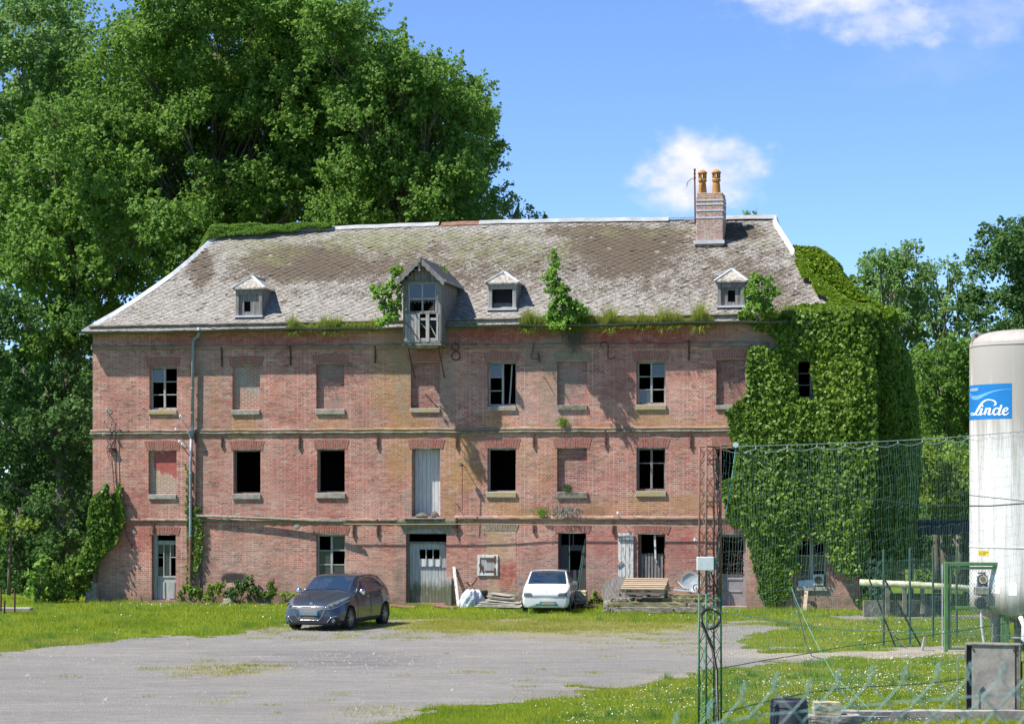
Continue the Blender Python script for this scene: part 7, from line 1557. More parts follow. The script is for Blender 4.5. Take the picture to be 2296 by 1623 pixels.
# beams and pallets in front
def beam(px0, px1, v, z, h, d, mat, lb, seed):
    r = random.Random(seed); u0, u1 = fu(px0, -v), fu(px1, -v); n = 14; vs = []; fs = []
    for i in range(n + 1):
        t = i / n; x = u0 + (u1 - u0) * t; e = .86 if i in (0, n) else 1
        for (a, b) in ((-1, -1), (-.2, -1.02), (1, -1), (1.02, .1), (1, 1), (0, 1.05), (-1, 1), (-1.03, 0)): vs.append((x + r.uniform(-.02, .02), -v + a * d / 2 * e + r.gauss(0, .008), z + b * h / 2 * e + r.gauss(0, .008)))
        if i:
            for k in range(8): a = 8 * (i - 1); fs.append((a + k, a + (k + 1) % 8, a + 8 + (k + 1) % 8, a + 8 + k))
    fs += [tuple(range(8))[::-1], tuple(range(8 * n, 8 * n + 8))]; fobj('old_beam', lb, 'beam', MB().add(vs, fs), mat, 'old beams stacked in front of the wall')
for i, q in enumerate(((1358, 1395, 3.3, .10, .14, .25, 'beam_grey', 'short split beam at the bottom left of the beam stack'), (1380, 1510, 3.4, .12, .17, .28, 'beam_grey', 'long grey beam lowest in front of the stack'), (1512, 1580, 3.3, .13, .15, .25, 'beam_grey', 'weathered beam lowest at the right end of the stack'),
     (1362, 1400, 3.0, .25, .12, .22, 'beam_moss', 'short mossy beam second from bottom at the left'), (1378, 1540, 3.1, .28, .14, .25, 'beam_moss', 'long mossy beam across the middle of the stack'), (1545, 1600, 3.0, .27, .12, .22, 'beam_grey', 'cracked beam behind the mast base on the stack'),
     (1368, 1420, 2.8, .40, .11, .2, 'beam_grey', 'narrow beam under the pallets at the left'), (1485, 1560, 2.9, .42, .13, .22, 'beam_moss', 'moss topped beam right of the pallets'), (1440, 1500, 2.7, .43, .12, .2, 'beam_grey', 'dark round beam just under the pallets'),
     (1480, 1580, 2.6, .54, .11, .22, 'beam_moss', 'topmost green tinged beam right of the pallets'), (1555, 1610, 2.7, .42, .14, .2, 'beam_moss', 'mossy beam end reaching behind the mast'), (1350, 1372, 3.2, .05, .07, .2, 'beam_grey', 'thin splinter of beam lying at the far left'))): beam(*q, seed=i)
bmesh_rock('rubble_stone', (fu(1372, -2.4), -2.4, .18), (.5, .5, .36), 12, 'flint', 'rough stone under the left end of the beams', 'stone', amp=.1)
bmesh_rock('rubble_stone', (fu(1470, -2.2), -2.2, .2), (1.2, .6, .4), 13, 'flint', 'rubble base hidden under the pallets', 'stone', amp=.1)
pallet('pallet', 'grey pallet lowest of the pile on the beams', 1450, 2.7, 1.25, .9, .50, 'beam_grey', group='pallets on the beams'); pallet('pallet', 'grey pallet in the middle of the pile on the beams', 1452, 2.65, 1.3, .9, .65, 'old_wood_h', tilt=rad(2), group='pallets on the beams'); pallet('pallet', 'pale new wood pallet topmost, tilted towards the camera', 1446, 2.6, 1.42, 1.1, .80, 'timber_new', tilt=rad(16), group='pallets on the beams')
def dish():
    u = fu(1549, -1.9); x, y, _ = WP(u, -1.9, 0); root = empty('satellite_dish', (x, y, .95), -TH); tag(root, 'worn grey satellite dish standing on the junk by the pink door', 'satellite dish'); root.rotation_euler[0] = rad(-8)
    MB().lathe([(.0, .05), (.15, .04), (.27, .01), (.325, -.03), (.33, -.03), (.28, .02), (.15, .055), (0, .065)], (0, 0, 0), 36, 'y', cap=False).build('reflector', 'dish_metal', root, smooth=True)
    MB().tube([(.16, -.02, -.3), (.12, -.25, -.24), (.14, -.33, -.12), (.26, -.33, -.1)], .018, 6).build('feed_arm', 'iron_dark', root); MB().lathe([(.035, -.05), (.04, 0), (.03, .05)], (.22, -.33, -.22), 10).build('receiver', 'zinc', root)
    MB().box((-.03, .06, -.36), (.03, .10, .05)).build('bracket', 'zinc', root)
dish()
for i, (a, b, z0, z1, v, w, mt, lb) in enumerate(((1495, 1562, .74, .66, 2.2, .18, 'white_metal', 'pale metal strip lying right of the pallets'), (1500, 1545, .80, .74, 2.0, .12, 'fibre_cement', 'grey gutter piece lying under the dish'), (1520, 1535, .98, .75, 2.0, .1, 'white_plastic', 'pinkish white panel tilted left of the dish'), (1500, 1518, .80, .84, 1.8, .25, 'terracotta', 'red tile fragments left of the dish'), (1562, 1590, .6, .58, 2.2, .2, 'zinc', 'grey pipe offcut behind the mast'))):
    fobj('scrap_strip', lb, 'scrap', MB().bar((fu(a, -v), -v, z0), (fu(b, -v), -v, z1), w, .03), mt, 'scrap on the beam pile')
fobj('grey_pipe', 'pair of grey plastic pipes upright beside the pink door', 'pipe', MB().tube([(fu(1586, -.25), -.25, .1), (fu(1586, -.2), -.2, 1.7)], .05, 8).tube([(fu(1590, -.25), -.25, .1), (fu(1590, -.2), -.2, 1.5)], .04, 8), 'zinc')
# ================================================================== LATTICE MAST AND BALL NET
DM = 36.0; sM = F / DM
def MX(x): return (x - CX) / sM
def MZ(y): return H + (HY - y) / sM
def mast():
    cx = MX(1592); root = empty('lattice_mast', (cx, DM, 0)); tag(root, 'slim four-legged lattice mast, rusty above and green below, holding the ball net', 'mast')
    zt = MZ(1001); zc = MZ(1330); ang = [rad(163), rad(245), rad(343), rad(65)]; 
    def leg(k, z): r = .185 - .012 * (z / zt); return Vector((r * math.cos(ang[k]), r * math.sin(ang[k]), z))
    for k in range(4):
        MB().tube([leg(k, 0), leg(k, zc)], .0165, 8).build('lower_leg', 'green_paint', root, smooth=True); MB().tube([leg(k, zc), leg(k, zt)], .0165, 8).build('upper_leg', 'rust_light', root, smooth=True)
    for (z0, z1, mt, nm) in ((0.05, zc, 'green_paint', 'lower_lattice'), (zc, zt - .02, 'rust_light', 'upper_lattice')):
        m = MB(); step = .34; z = z0; i = 0
        while z < z1 - .1:
            ze = min(z + step, z1)
            for k in range(4):
                a, b = (k, (k + 1) % 4)
                m.tube([leg(a, z), leg(b, ze)], .0065, 5)
                if (i + k) % 2: m.tube([leg(b, z), leg(a, ze)], .0065, 5)
            if mt != 'green_paint' and i % 2 == 0:
                for k in range(4):
                    a, b = leg(k, z + .04), leg((k + 1) % 4, z + .04); q = Vector((0, 0, .075)); m.tube([b, a.lerp(b, .12), a.lerp(b, .03) + q * .5, a.lerp(b, .12) + q, b + q], .006, 5)
            z += step; i += 1
        m.build(nm, mt, root)
    t = MB(); 
    for k in range(4): t.tube([leg(k, zt), leg((k + 1) % 4, zt)], .012, 6)
    t.tube([leg(2, zt), Vector((.2, .05, zt + .02)), Vector((.42, .1, zt + .02))], .016, 6).tube([leg(3, zt - .03), Vector((.35, .12, zt - .02))], .012, 6); t.build('top_arm', 'rust_light', root)
    MB().lathe([(.02, -.012), (.045, -.012), (.045, .012), (.02, .012)], (.42, .06, zt + .03), 14, 'y').build('pulley', 'white_plastic', root)
    # box
    bx = MB().box((-.235, -.30, MZ(1277)), (.035, -.21, MZ(1247))); bo = bx.build('switch_box', 'white_plastic', root, bevel=.006); MB().box((.036, -.29, MZ(1276)), (.075, -.2, MZ(1249))).build('box_side', 'green_post', bo)
    # cables along the mast
    c = MB()
    for i, (dx, sd_) in enumerate(((.12, 1), (.135, 2), (.15, 3), (.14, 4))):
        rr = random.Random(sd_); c.tube([Vector((dx + rr.uniform(-.015, .02) + .02 * math.sin(z * 2 + i), -.02 + rr.uniform(-.03, .03), z)) for z in np.arange(MZ(1330), zt - .02, .22)], .009, 5)
    c.tube([Vector((.0, -.18, MZ(1280))), Vector((.03, -.2, MZ(1295))), Vector((.1, -.15, MZ(1320))), Vector((.14, -.05, MZ(1335))), Vector((.16, -.03, MZ(1325)))], .012, 6)
    c.tube([Vector((-.04, -.2, MZ(1280))), Vector((-.02, -.2, MZ(1310))), Vector((.08, -.12, MZ(1330))), Vector((.15, -.03, MZ(1300)))], .008, 5); c.build('cables', 'black_plastic', root)
    # black ribbed conduit with its loop
    pts = [Vector(((1607 - 1592) / sM, -.14, MZ(1625))), Vector((.1, -.15, MZ(1560))), Vector((.09, -.16, MZ(1500))), Vector((.02, -.2, MZ(1450))), Vector((-.10, -.22, MZ(1410)))]
    for t in np.linspace(rad(200), rad(-110), 18): pts.append(Vector((-.015 + .15 * math.cos(t), -.24 + .002 * t, MZ(1384) + .16 * math.sin(t))))
    dense = []; 
    for a, b in zip(pts[:-1], pts[1:]):
        n = max(2, int((b - a).length / .006)); dense += [a.lerp(b, i / n) for i in range(n)]
    MB().tube(dense, [.022 if (i // 1) % 2 else .027 for i in range(len(dense))], 8).build('ribbed_conduit', 'black_plastic', root)
    g = MB(); q = random.Random(4)
    for i in range(9):
        z = .1 + q.random() * .5; p = [Vector((-.16 + q.uniform(-.02, .02), -.1, z)), Vector((-.10 + q.uniform(-.05, .1), -.2, z + .1)), Vector((q.uniform(-.1, .15), -.15, z + q.uniform(.1, .4)))]; g.tube(p, .004, 4)
    g.tube([Vector((-.15, -.1, MZ(1600))), Vector((-.14, -.12, MZ(1500))), Vector((-.02, -.14, MZ(1380))), Vector((.1, -.12, MZ(1340)))], .005, 4); g.build('tie_cord', 'rope_teal', root)
mast()
NA = Vector((MX(1622), 36.1, 0)); NB = Vector(((2330 - CX) / F * 48.5, 48.5, 0))
def netpt(t, z): p = NA.lerp(NB, t); return Vector((p.x, p.y, z))
def ntop(t): return 4.60 + .62 * t - .06 * math.sin(t * math.pi)
def nbot(t): return .30 + .10 * math.sin(t * 7) - .1 * t
def net():
    root = empty('ball_net', NA); tag(root, 'pale green ball-stop net stretched from the mast to the right over the lawn', 'net'); m = MB(); r = random.Random(6); L_ = (NB - NA).length; nv = int(L_ / .105); nh = 23
    off = [[(r.gauss(0, .007), r.gauss(0, .012)) for _ in range(nh + 1)] for _ in range(nv + 1)]
    def node(i, j):
        t = i / nv; zt, zb = ntop(t) - .04 - .05 * abs(math.sin(i / 9 * math.pi)), nbot(t); f = j / nh; sx = .10 * math.sin(f * 3.1) * math.exp(-t * 5)
        p = netpt(t, zb + (zt - zb) * f); dx, dz = off[i][j]; return p + Vector((dx + .02 * math.sin(j * .9 + i * .05), .15 * math.sin(t * 9) * math.sin(f * 3), dz + .018 * math.sin(i * 1.3))) - NA
    nodes = [[node(i, j) for j in range(nh + 1)] for i in range(nv + 1)]
    for i in range(nv + 1): m.tube(nodes[i], .0016, 3, cap=False)
    m.build('mesh_cords', 'net_green', root); m = MB()
    for j in range(nh + 1):
        pts = []
        for i in range(nv): a, b = nodes[i][j], nodes[i + 1][j]; pts += [a, a.lerp(b, .5) - Vector((0, 0, .012))]
        m.tube(pts + [nodes[nv][j]], .0017, 3, cap=False)
    m.build('cross_cords', 'net_green', root)
    MB().tube([Vector((MX(1650), 36.2, ntop(0) + .01)) - NA] + [netpt(t, ntop(t)) - NA for t in np.linspace(.04, 1, 24)], .008, 6).build('top_rope', 'rope', root)
    s = MB()
    for k in range(1, 13):
        t = k / 12.5; s.tube([netpt(t, ntop(t)) - NA, netpt(t, ntop(t) - .05) - NA], .009, 5)
        t0 = (k - 1) / 12.5; s.tube([netpt(t0 + (t - t0) * q, ntop(t0 + (t - t0) * q) - .05 - .06 * math.sin(q * math.pi)) - NA for q in np.linspace(0, 1, 9)], .004, 4)
    s.build('net_clips', 'rope', root)
    MB().tube([netpt(t, nbot(t) + .0) - NA for t in np.linspace(0, 1, 26)], .009, 5).build('bottom_line', 'net_dark', root)
net()
def line3(name, label, cat, pts, r, mat, group=None):
    P_ = [Vector(PT(x, y, d)) for x, y, d in pts]; o = MB().tube([p - P_[0] for p in P_], r, 5).build(name, mat, None); o.location = P_[0]; return tag(o, label, cat, group)
line3('guy_cable', 'thick dark cable sagging from the mast top across the net to the right', 'cable', [(1640, 1004, 36.3), (1700, 1032, 37.2), (1760, 1062, 38.1), (1850, 1098, 39.5), (1950, 1118, 41.2), (2050, 1130, 43), (2150, 1134, 45), (2220, 1134, 46.2), (2330, 1126, 48)], .014, 'net_dark')
line3('guy_rope', 'teal cord slanting down from the pulley to the mast box', 'cord', [(1650, 1000, 36.1), (1640, 1080, 36.05), (1622, 1180, 36.0), (1606, 1260, 35.9), (1598, 1290, 35.85)], .007, 'rope_teal')
line3('guy_rope', 'teal rope running low from the mast to the right across the lawn', 'cord', [(1612, 1371, 36), (1640, 1376, 36.4), (1700, 1384, 37.4), (1800, 1402, 39), (1900, 1412, 41), (2050, 1417, 43.8), (2180, 1422, 46.2), (2330, 1426, 48.6)], .007, 'rope_teal')
line3('guy_rope', 'teal tie-down rope slanting from the wall window to the kerb', 'cord', [(1775, 1316, 42), (1785, 1345, 41.6), (1810, 1400, 41), (1835, 1450, 40.2), (1870, 1515, 39.2), (1920, 1560, 38.5), (1955, 1595, 38)], .004, 'rope_teal')
line3('net_edge_cord', 'dark cord bundle hanging beside the teal tie-down rope', 'cord', [(1774, 1316, 42.1), (1792, 1380, 41.4), (1806, 1440, 41), (1820, 1470, 40.6), (1842, 1476, 40.3)], .010, 'net_dark')
line3('net_edge_cord', 'dark cord rising to the right from the mast over the grass', 'cord', [(1620, 1497, 36.1), (1700, 1482, 37.5), (1800, 1466, 39.2), (1900, 1448, 41), (2000, 1436, 43), (2150, 1414, 46), (2330, 1385, 49)], .008, 'net_dark')
line3('net_edge_cord', 'black beaded net cord crossing in front of the tank', 'cord', [(2150, 1106, 47), (2174, 1110, 47.2), (2210, 1114, 47.6), (2250, 1118, 48), (2300, 1124, 48.4), (2330, 1126, 48.5)], .008, 'mono_black')
# ================================================================== TANK
def tank():
    D = 55.0; s = F / D; cx = (2310 - CX) / s; R_ = 1.47; Z = lambda y: H + (HY - y) / s; root = empty('storage_tank', (cx, D, 0)); tag(root, 'tall streaked white liquid oxygen tank with blue sign at the right edge', 'tank')
    zb, zs, zt = Z(1367), Z(778), Z(741); prof = [(.0, zb - .32), (.5, zb - .29), (1.0, zb - .2), (1.3, zb - .09), (R_, zb)]; prof += [(R_, zb + (zs - zb) * i / 10) for i in range(1, 11)]
    for t in np.linspace(0, 1, 12)[1:]: a = t * math.pi / 2; prof.append((R_ * (.0 + math.cos(a) ** .55) if t < 1 else .01, zs + (zt - zs) * math.sin(a) ** .9))
    MB().lathe(prof, (0, 0, 0), 96, cap=False).build('shell', 'tank_paint', root, smooth=True)
    w = MB()
    for z in (zs, Z(1225)): w.lathe([(R_, z - .02), (R_ + .012, z - .01), (R_ + .012, z + .01), (R_, z + .02)], (0, 0, 0), 96, cap=False)
    w.build('weld_seam', 'tank_paint', root)
    def cy(x, off=.006): x = max(-R_ * .999, min(R_ * .999, x)); return -math.sqrt(R_ * R_ - x * x) - off
    tA = np.linspace(rad(-101.4), rad(60), 400); tP = CX + F * (cx + R_ * np.sin(tA)) / (D - R_ * np.cos(tA))
    def ag(px): return float(np.interp(px, tP, tA))               # photo x -> angle round the shell
    def lx(px): return R_ * math.sin(ag(px))
    def sz(py, px): return H + (HY - py) * (D - R_ * math.cos(ag(px))) / F
    def pt(px, py, off): a = ag(px); return ((R_ + off) * math.sin(a), -(R_ + off) * math.cos(a), sz(py, px))
    def wrap(poly_mb, name, mat, par, off):
        vs = [pt(x, z, off) for x, z, _ in poly_mb.v]; me = MB(); me.v = vs; me.f = poly_mb.f; me.n = len(vs); return me.build(name, mat, par)
    def ang_patch(p0, x1, y0, y1, name, mat, off, par, a_left=None):
        a1 = ag(x1); a0 = rad(-108) if p0 is None else ag(p0); y0, y1 = sz(y0, x1), sz(y1, x1); m = MB(); n = 40; vs = []; fs = []
        for i in range(n + 1):
            a = a0 + (a1 - a0) * i / n; r = R_ + off; vs += [(r * math.sin(a), -r * math.cos(a), y1), (r * math.sin(a), -r * math.cos(a), y0)]
            if i: b = 2 * i; fs.append((b - 2, b, b + 1, b - 1))
        return m.add(vs, fs).build(name, mat, par)
    sg = ang_patch(None, 2269, 859, 938, 'company_sign', 'sign_blue', .004, root)
    zx = lambda x: 2142.9 + x / 6.84; zz = lambda y: 727 + y / 6.84
    def ribbon(m, pts, ws):                                       # brush stroke in sign coordinates
        P_ = []; W_ = []
        n = len(pts)
        for i in range(n - 1):
            p0, p1, p2, p3 = pts[max(i - 1, 0)], pts[i], pts[i + 1], pts[min(i + 2, n - 1)]
            for t in np.linspace(0, 1, 9, endpoint=(i == n - 2)):
                q = [.5 * ((2 * p1[k]) + (-p0[k] + p2[k]) * t + (2 * p0[k] - 5 * p1[k] + 4 * p2[k] - p3[k]) * t * t + (-p0[k] + 3 * p1[k] - 3 * p2[k] + p3[k]) * t**3) for k in (0, 1)]; P_.append(q); W_.append(ws[i] + (ws[i + 1] - ws[i]) * t)
        vs = []; fs = []
        for i, p in enumerate(P_):
            a = P_[max(i - 1, 0)]; b = P_[min(i + 1, len(P_) - 1)]; dx, dy = b[0] - a[0], b[1] - a[1]; l = math.hypot(dx, dy) or 1; nx, ny = -dy / l * W_[i] / 2, dx / l * W_[i] / 2
            vs += [(zx(p[0] + nx), zz(p[1] + ny), 0), (zx(p[0] - nx), zz(p[1] - ny), 0)]
            if i: k = 2 * i; fs.append((k - 2, k - 1, k + 1, k))
        m.add(vs, fs)
    sw = MB(); ribbon(sw, [(222, 1062), (262, 1115), (330, 1125), (430, 1085), (540, 1040), (660, 1010), (780, 997), (862, 998)], [6, 60, 62, 40, 26, 16, 9, 6]); wrap(sw, 'sign_swoosh', 'sign_swoosh', sg, .007)
    L1 = MB(); ribbon(L1, [(585, 1245), (615, 1225), (605, 1185), (550, 1160), (480, 1160), (420, 1195), (375, 1255), (335, 1325), (300, 1375), (262, 1395), (240, 1378), (252, 1360), (290, 1372), (330, 1388), (372, 1382), (400, 1362)], [8, 26, 20, 14, 18, 26, 34, 34, 20, 10, 9, 10, 14, 18, 12, 8])
    ribbon(L1, [(408, 1288), (392, 1335), (378, 1375), (400, 1382), (432, 1360)], [32, 30, 26, 14, 8]); ribbon(L1, [(405, 1250), (428, 1250)], [26, 26])
    ribbon(L1, [(478, 1285), (462, 1335), (446, 1385)], [32, 30, 30]); ribbon(L1, [(468, 1325), (495, 1292), (528, 1292), (522, 1330), (506, 1372), (530, 1384), (560, 1362)], [8, 14, 28, 30, 28, 14, 8])
    ribbon(L1, [(672, 1300), (640, 1284), (600, 1303), (580, 1345), (592, 1382), (625, 1380), (662, 1342)], [18, 16, 24, 32, 22, 14, 16]); ribbon(L1, [(705, 1238), (688, 1290), (670, 1340), (660, 1378), (685, 1384), (712, 1365)], [32, 32, 32, 26, 14, 8])
    ribbon(L1, [(728, 1345), (765, 1332), (800, 1305), (795, 1283), (765, 1285), (738, 1315), (728, 1355), (745, 1384), (782, 1382), (815, 1352)], [10, 14, 18, 16, 18, 28, 32, 24, 14, 8]); wrap(L1, 'sign_lettering', 'white_paint', sg, .010)
    def text(body, px0, px1, y0, y1, mat, name, par, off):
        c = bpy.data.curves.new(name, 'FONT'); c.body = body; c.size = 1; c.space_line = .8; c.align_x = 'LEFT'; o = bpy.data.objects.new(name, c); COL.objects.link(o); bpy.context.view_layer.update()
        me = bpy.data.meshes.new_from_object(o.evaluated_get(bpy.context.evaluated_depsgraph_get())); COL.objects.unlink(o); bpy.data.objects.remove(o)
        v = np.array([q.co[:] for q in me.vertices]); mn, mxx = v.min(0), v.max(0); a0, a1 = ag(px0), ag(px1)
        for q in me.vertices:
            a = a0 + (a1 - a0) * (q.co.x - mn[0]) / (mxx[0] - mn[0]); z = sz(y1, px1) + (sz(y0, px1) - sz(y1, px1)) * (q.co.y - mn[1]) / (mxx[1] - mn[1]); q.co = ((R_ + off) * math.sin(a), -(R_ + off) * math.cos(a), z)
        me.materials.append(M[mat]); t = bpy.data.objects.new(name, me); COL.objects.link(t); t.parent = par; return t
    text('THE LINDE GROUP', 2176.2, 2193.5, 869.5, 875.5, 'white_paint', 'sign_small_print', sg, .010)
    yl = ang_patch(2194, 2217, 1234, 1246, 'warning_label', 'yellow_sign', .005, root); text('OXYGENE\nLIQUIDE', 2195, 2216, 1235.5, 1245, 'mono_black', 'label_text', yl, .009)
    ang_patch(2181, 2194, 1283, 1308, 'notice', 'white_paint', .005, root); ang_patch(2262, 2280, 1305, 1335, 'notice', 'white_paint', .005, root); ang_patch(2218, 2242, 1288, 1330, 'notice', 'white_paint', .005, root)
    # lifting lug
    lg = MB(); n = 12; poly = [(-1.47, zs - .05), (-1.47, zs + .22), (-1.44, zs + .32), (-1.36, zs + .37), (-1.27, zs + .34), (-1.12, zs + .22), (-1.15, zs + .05)]
    lg.prism(poly, .05, lambda a, b, c: (a, -.15 + c, b)); lg.build('lifting_lug', 'tank_paint', root); MB().lathe([(.045, -.012), (.045, -.001)], (-1.36, -.16 + .0, zs + .26), 16, 'y').build('lug_eye', 'slate_dark', root)
    # legs, pipework and instruments
    for a in (rad(215), rad(325), rad(90)):
        x, y = 1.22 * math.cos(a), 1.22 * math.sin(a); MB().box((x - .11, y - .11, 0), (x + .11, y + .11, zb + .02)).build('leg', 'tank_paint', root, bevel=.02)
    lp = MB(); q = random.Random(9)
    for i in range(7): x = -.75 + i * .24; lp.tube([(x, -.7, zb - .2), (x + q.uniform(-.1, .1), -.9, zb - .35), (x + q.uniform(-.2, .2), -1.0, .25), (x, -1.0, .12)], .028, 7); lp.lathe([(.05, -.03), (.05, .03)], (x, -.95, .45 + .1 * (i % 3)), 10)
    lp.tube([(-.9, -1.0, .35), (-.2, -1.05, .33), (.8, -1.05, .36)], .03, 7); lp.build('valve_pipes', 'flint', root)
    fp_ = MB()
    for i in range(3): fp_.tube([(-.55 + .28 * i, -1.35, zb - .1), (-.5 + .28 * i, -1.5, zb - .3), (-.52 + .3 * i, -1.5, .35), (-.35 + .3 * i, -1.5, .2), (.6, -1.55, .2)], .055, 8)
    fp_.build('frosted_pipe', 'white_paint', root, smooth=True)
    def YY(px): return cy(lx(px), 0)
    x = lx(2201); y = YY(2201); MB().box((x - .13, y - .14, Z(1332)), (x + .2, y - .02, Z(1288))).build('gauge_board', 'grey_plastic', root, bevel=.01)
    for (py, r_) in ((1295, .11), (1316, .085)): MB().lathe([(r_, -.20), (r_, -.14)], (lx(2200), y, Z(py)), 24, 'y').build('gauge', 'white_paint', root); MB().lathe([(r_ * .62, -.204), (r_ * .62, -.201)], (lx(2200), y, Z(py)), 20, 'y').build('gauge_dial', 'terracotta' if r_ > .1 else 'zinc', root); MB().lathe([(r_ + .015, -.205), (r_ + .015, -.15), (r_, -.15), (r_, -.206)], (lx(2200), y, Z(py)), 24, 'y', cap=False).build('gauge_rim', 'slate_dark', root)
    MB().tube([(lx(2184), y - .1, Z(1282)), (lx(2215), y - .12, Z(1281)), (lx(2240), y - .15, Z(1284))], .02, 6).build('gauge_pipe', 'slate_dark', root)
    x = lx(2160); o = MB().box((x - .13, -1.05, Z(1328)), (x + .2, -.85, Z(1312))).build('meter_box', 'flint', root, bevel=.01); MB().lathe([(.13, -1.1), (.14, -.95)], (x, 0, Z(1346)), 16, 'y').build('meter', 'slate_dark', root); MB().tube([(x + .02, -1.0, Z(1355)), (x + .03, -1.0, Z(1400)), (x + .1, -1.0, Z(1440))], .03, 6).build('meter_conduit', 'white_metal', root)
tank()
# ================================================================== GREEN GATE AND WIRE FENCE
def gate():
    D = 54.0; s = F / D; Z = lambda y: max(0, H + (HY - y) / s); X = lambda x: (x - CX) / s; root = empty('mesh_gate', (X(2190), D, 0)); tag(root, 'green steel framed mesh gate standing in front of the white tank', 'gate'); x0 = X(2190); x = lambda p: X(p) - x0
    f = MB(); f.box((x(2117), -.05, 0), (x(2125), .05, Z(1260))).box((x(2252), -.05, 0), (x(2262), .05, Z(1260))).box((x(2125) + .001, -.045, Z(1268)), (x(2252) - .001, .045, Z(1260))); f.build('outer_frame', 'green_gate', root, bevel=.008)
    g = MB(); g.box((x(2126.5), -.03, .06), (x(2133), .03, Z(1270))).box((x(2244), -.03, .06), (x(2250.5), .03, Z(1270))).box((x(2133) + .001, -.03, Z(1276)), (x(2244) - .001, .03, Z(1270))).box((x(2133) + .001, -.03, Z(1365)), (x(2244) - .001, .03, Z(1359))).box((x(2133) + .001, -.03, .06), (x(2244) - .001, .03, .12)); g.build('leaf_frame', 'green_gate', root, bevel=.006)
    m = MB(); a, b, zt = x(2130), x(2247), Z(1272); st = .075; h = zt - .08
    for sgn in (1, -1):
        c = a - h
        while c < b + h:
            p, q = ((c, .08), (c + h * .62, zt)) if sgn > 0 else ((c + h * .62, .08), (c, zt))
            def clip(p, q):
                (px_, pz), (qx, qz) = p, q; r = []
                for (ax, az, bx_, bz) in ((px_, pz, qx, qz), (qx, qz, px_, pz)):
                    if ax < a: t = (a - ax) / (bx_ - ax); ax, az = a, az + (bz - az) * t
                    elif ax > b: t = (b - ax) / (bx_ - ax); ax, az = b, az + (bz - az) * t
                    r.append((ax, az))
                return r
            if not (max(p[0], q[0]) <= a or min(p[0], q[0]) >= b): (u0, w0), (u1, w1) = clip(p, q); m.tube([(u0, .0, w0), (u1, .0, w1)], .0032, 3, cap=False)
            c += st
    m.build('diamond_mesh', 'net_dark', root)
    for z in (Z(1285), Z(1363)): MB().lathe([(.02, -.05), (.02, .05)], (x(2251.5), -.04, z), 8).build('hinge', 'green_gate', root)
    MB().box((x(2124), -.06, Z(1356)), (x(2132), -.03, Z(1348))).build('lock', 'slate_dark', root)
gate()
def wfence():
    pts = [(1981, 1451), (2040, 1445), (2092, 1438), (2145, 1432)]; P_ = [Vector(GR(x, y)) for x, y in pts]; P_.append(P_[-1] + (P_[-1] - P_[-2]) * 2); r0 = P_[0]; root = empty('wire_fence', r0); tag(root, 'green wire mesh fence on thin posts left of the tank gate', 'fence')
    for p in P_: MB().tube([p - r0, p - r0 + Vector((0, 0, 2.45))], .028, 8).build('post', 'green_post', root)
    m = MB()
    for a, b in zip(P_[:-1], P_[1:]):
        n = int((b - a).length / .075)
        for i in range(n): p = a.lerp(b, i / n) - r0; m.tube([p + Vector((0, 0, .03)), p + Vector((0, 0, 2.22 - .05 * math.sin(i / n * 3.14)))], .0022, 3, cap=False)
        for k in range(22): z = .05 + k * .1; m.tube([a.lerp(b, t) - r0 + Vector((0, 0, z - .03 * math.sin(t * 3.14) * (k > 19))) for t in (0, .5, 1)], .0025, 3, cap=False)
    m.build('wire_mesh', 'green_post', root)
    b = Vector(GR(2063, 1447)) - r0; MB().tube([Vector((0, 0, 1.75)), b + Vector((0, -.1, 0))], .025, 7).build('brace', 'green_post', root); b = Vector(GR(2008, 1450)) - r0; MB().tube([Vector((-.45, 0, 1.95)), b], .02, 6).build('brace', 'net_dark', root)
    h = MB(); q = random.Random(2); pr = Vector((-.2, 0, 2.3))
    for i in range(170):
        c = Vector((-.22 + q.gauss(0, .13), q.gauss(0, .08), 1.2 + q.uniform(-.55, .95))); h.tube([c, c + Vector((q.uniform(-.1, .1), q.uniform(-.05, .05), q.uniform(-.12, .12))), c + Vector((q.uniform(-.15, .15), 0, q.uniform(-.15, .15)))], .003, 3, cap=False)
    h.build('bundled_mesh', 'net_green', root)
wfence()
line3('wooden_stake', 'short brown stick leaning low beside the wire fence', 'stick', [(1984, 1403, 56.5), (2034, 1453, 55.3)], .02, 'bark'); 
tag(MB().bar((0, 0, 0), (.08, 0, .36), .13, .05).build('marker_block', 'flint', None, loc=GR(2067, 1458)), 'small pale block standing on the dirt path', 'block')
line3('fence_stay', 'thin white pole upright just left of the green gate', 'pole', [(2113, 1452, 54.6), (2113, 1264, 54.6)], .012, 'white_metal')
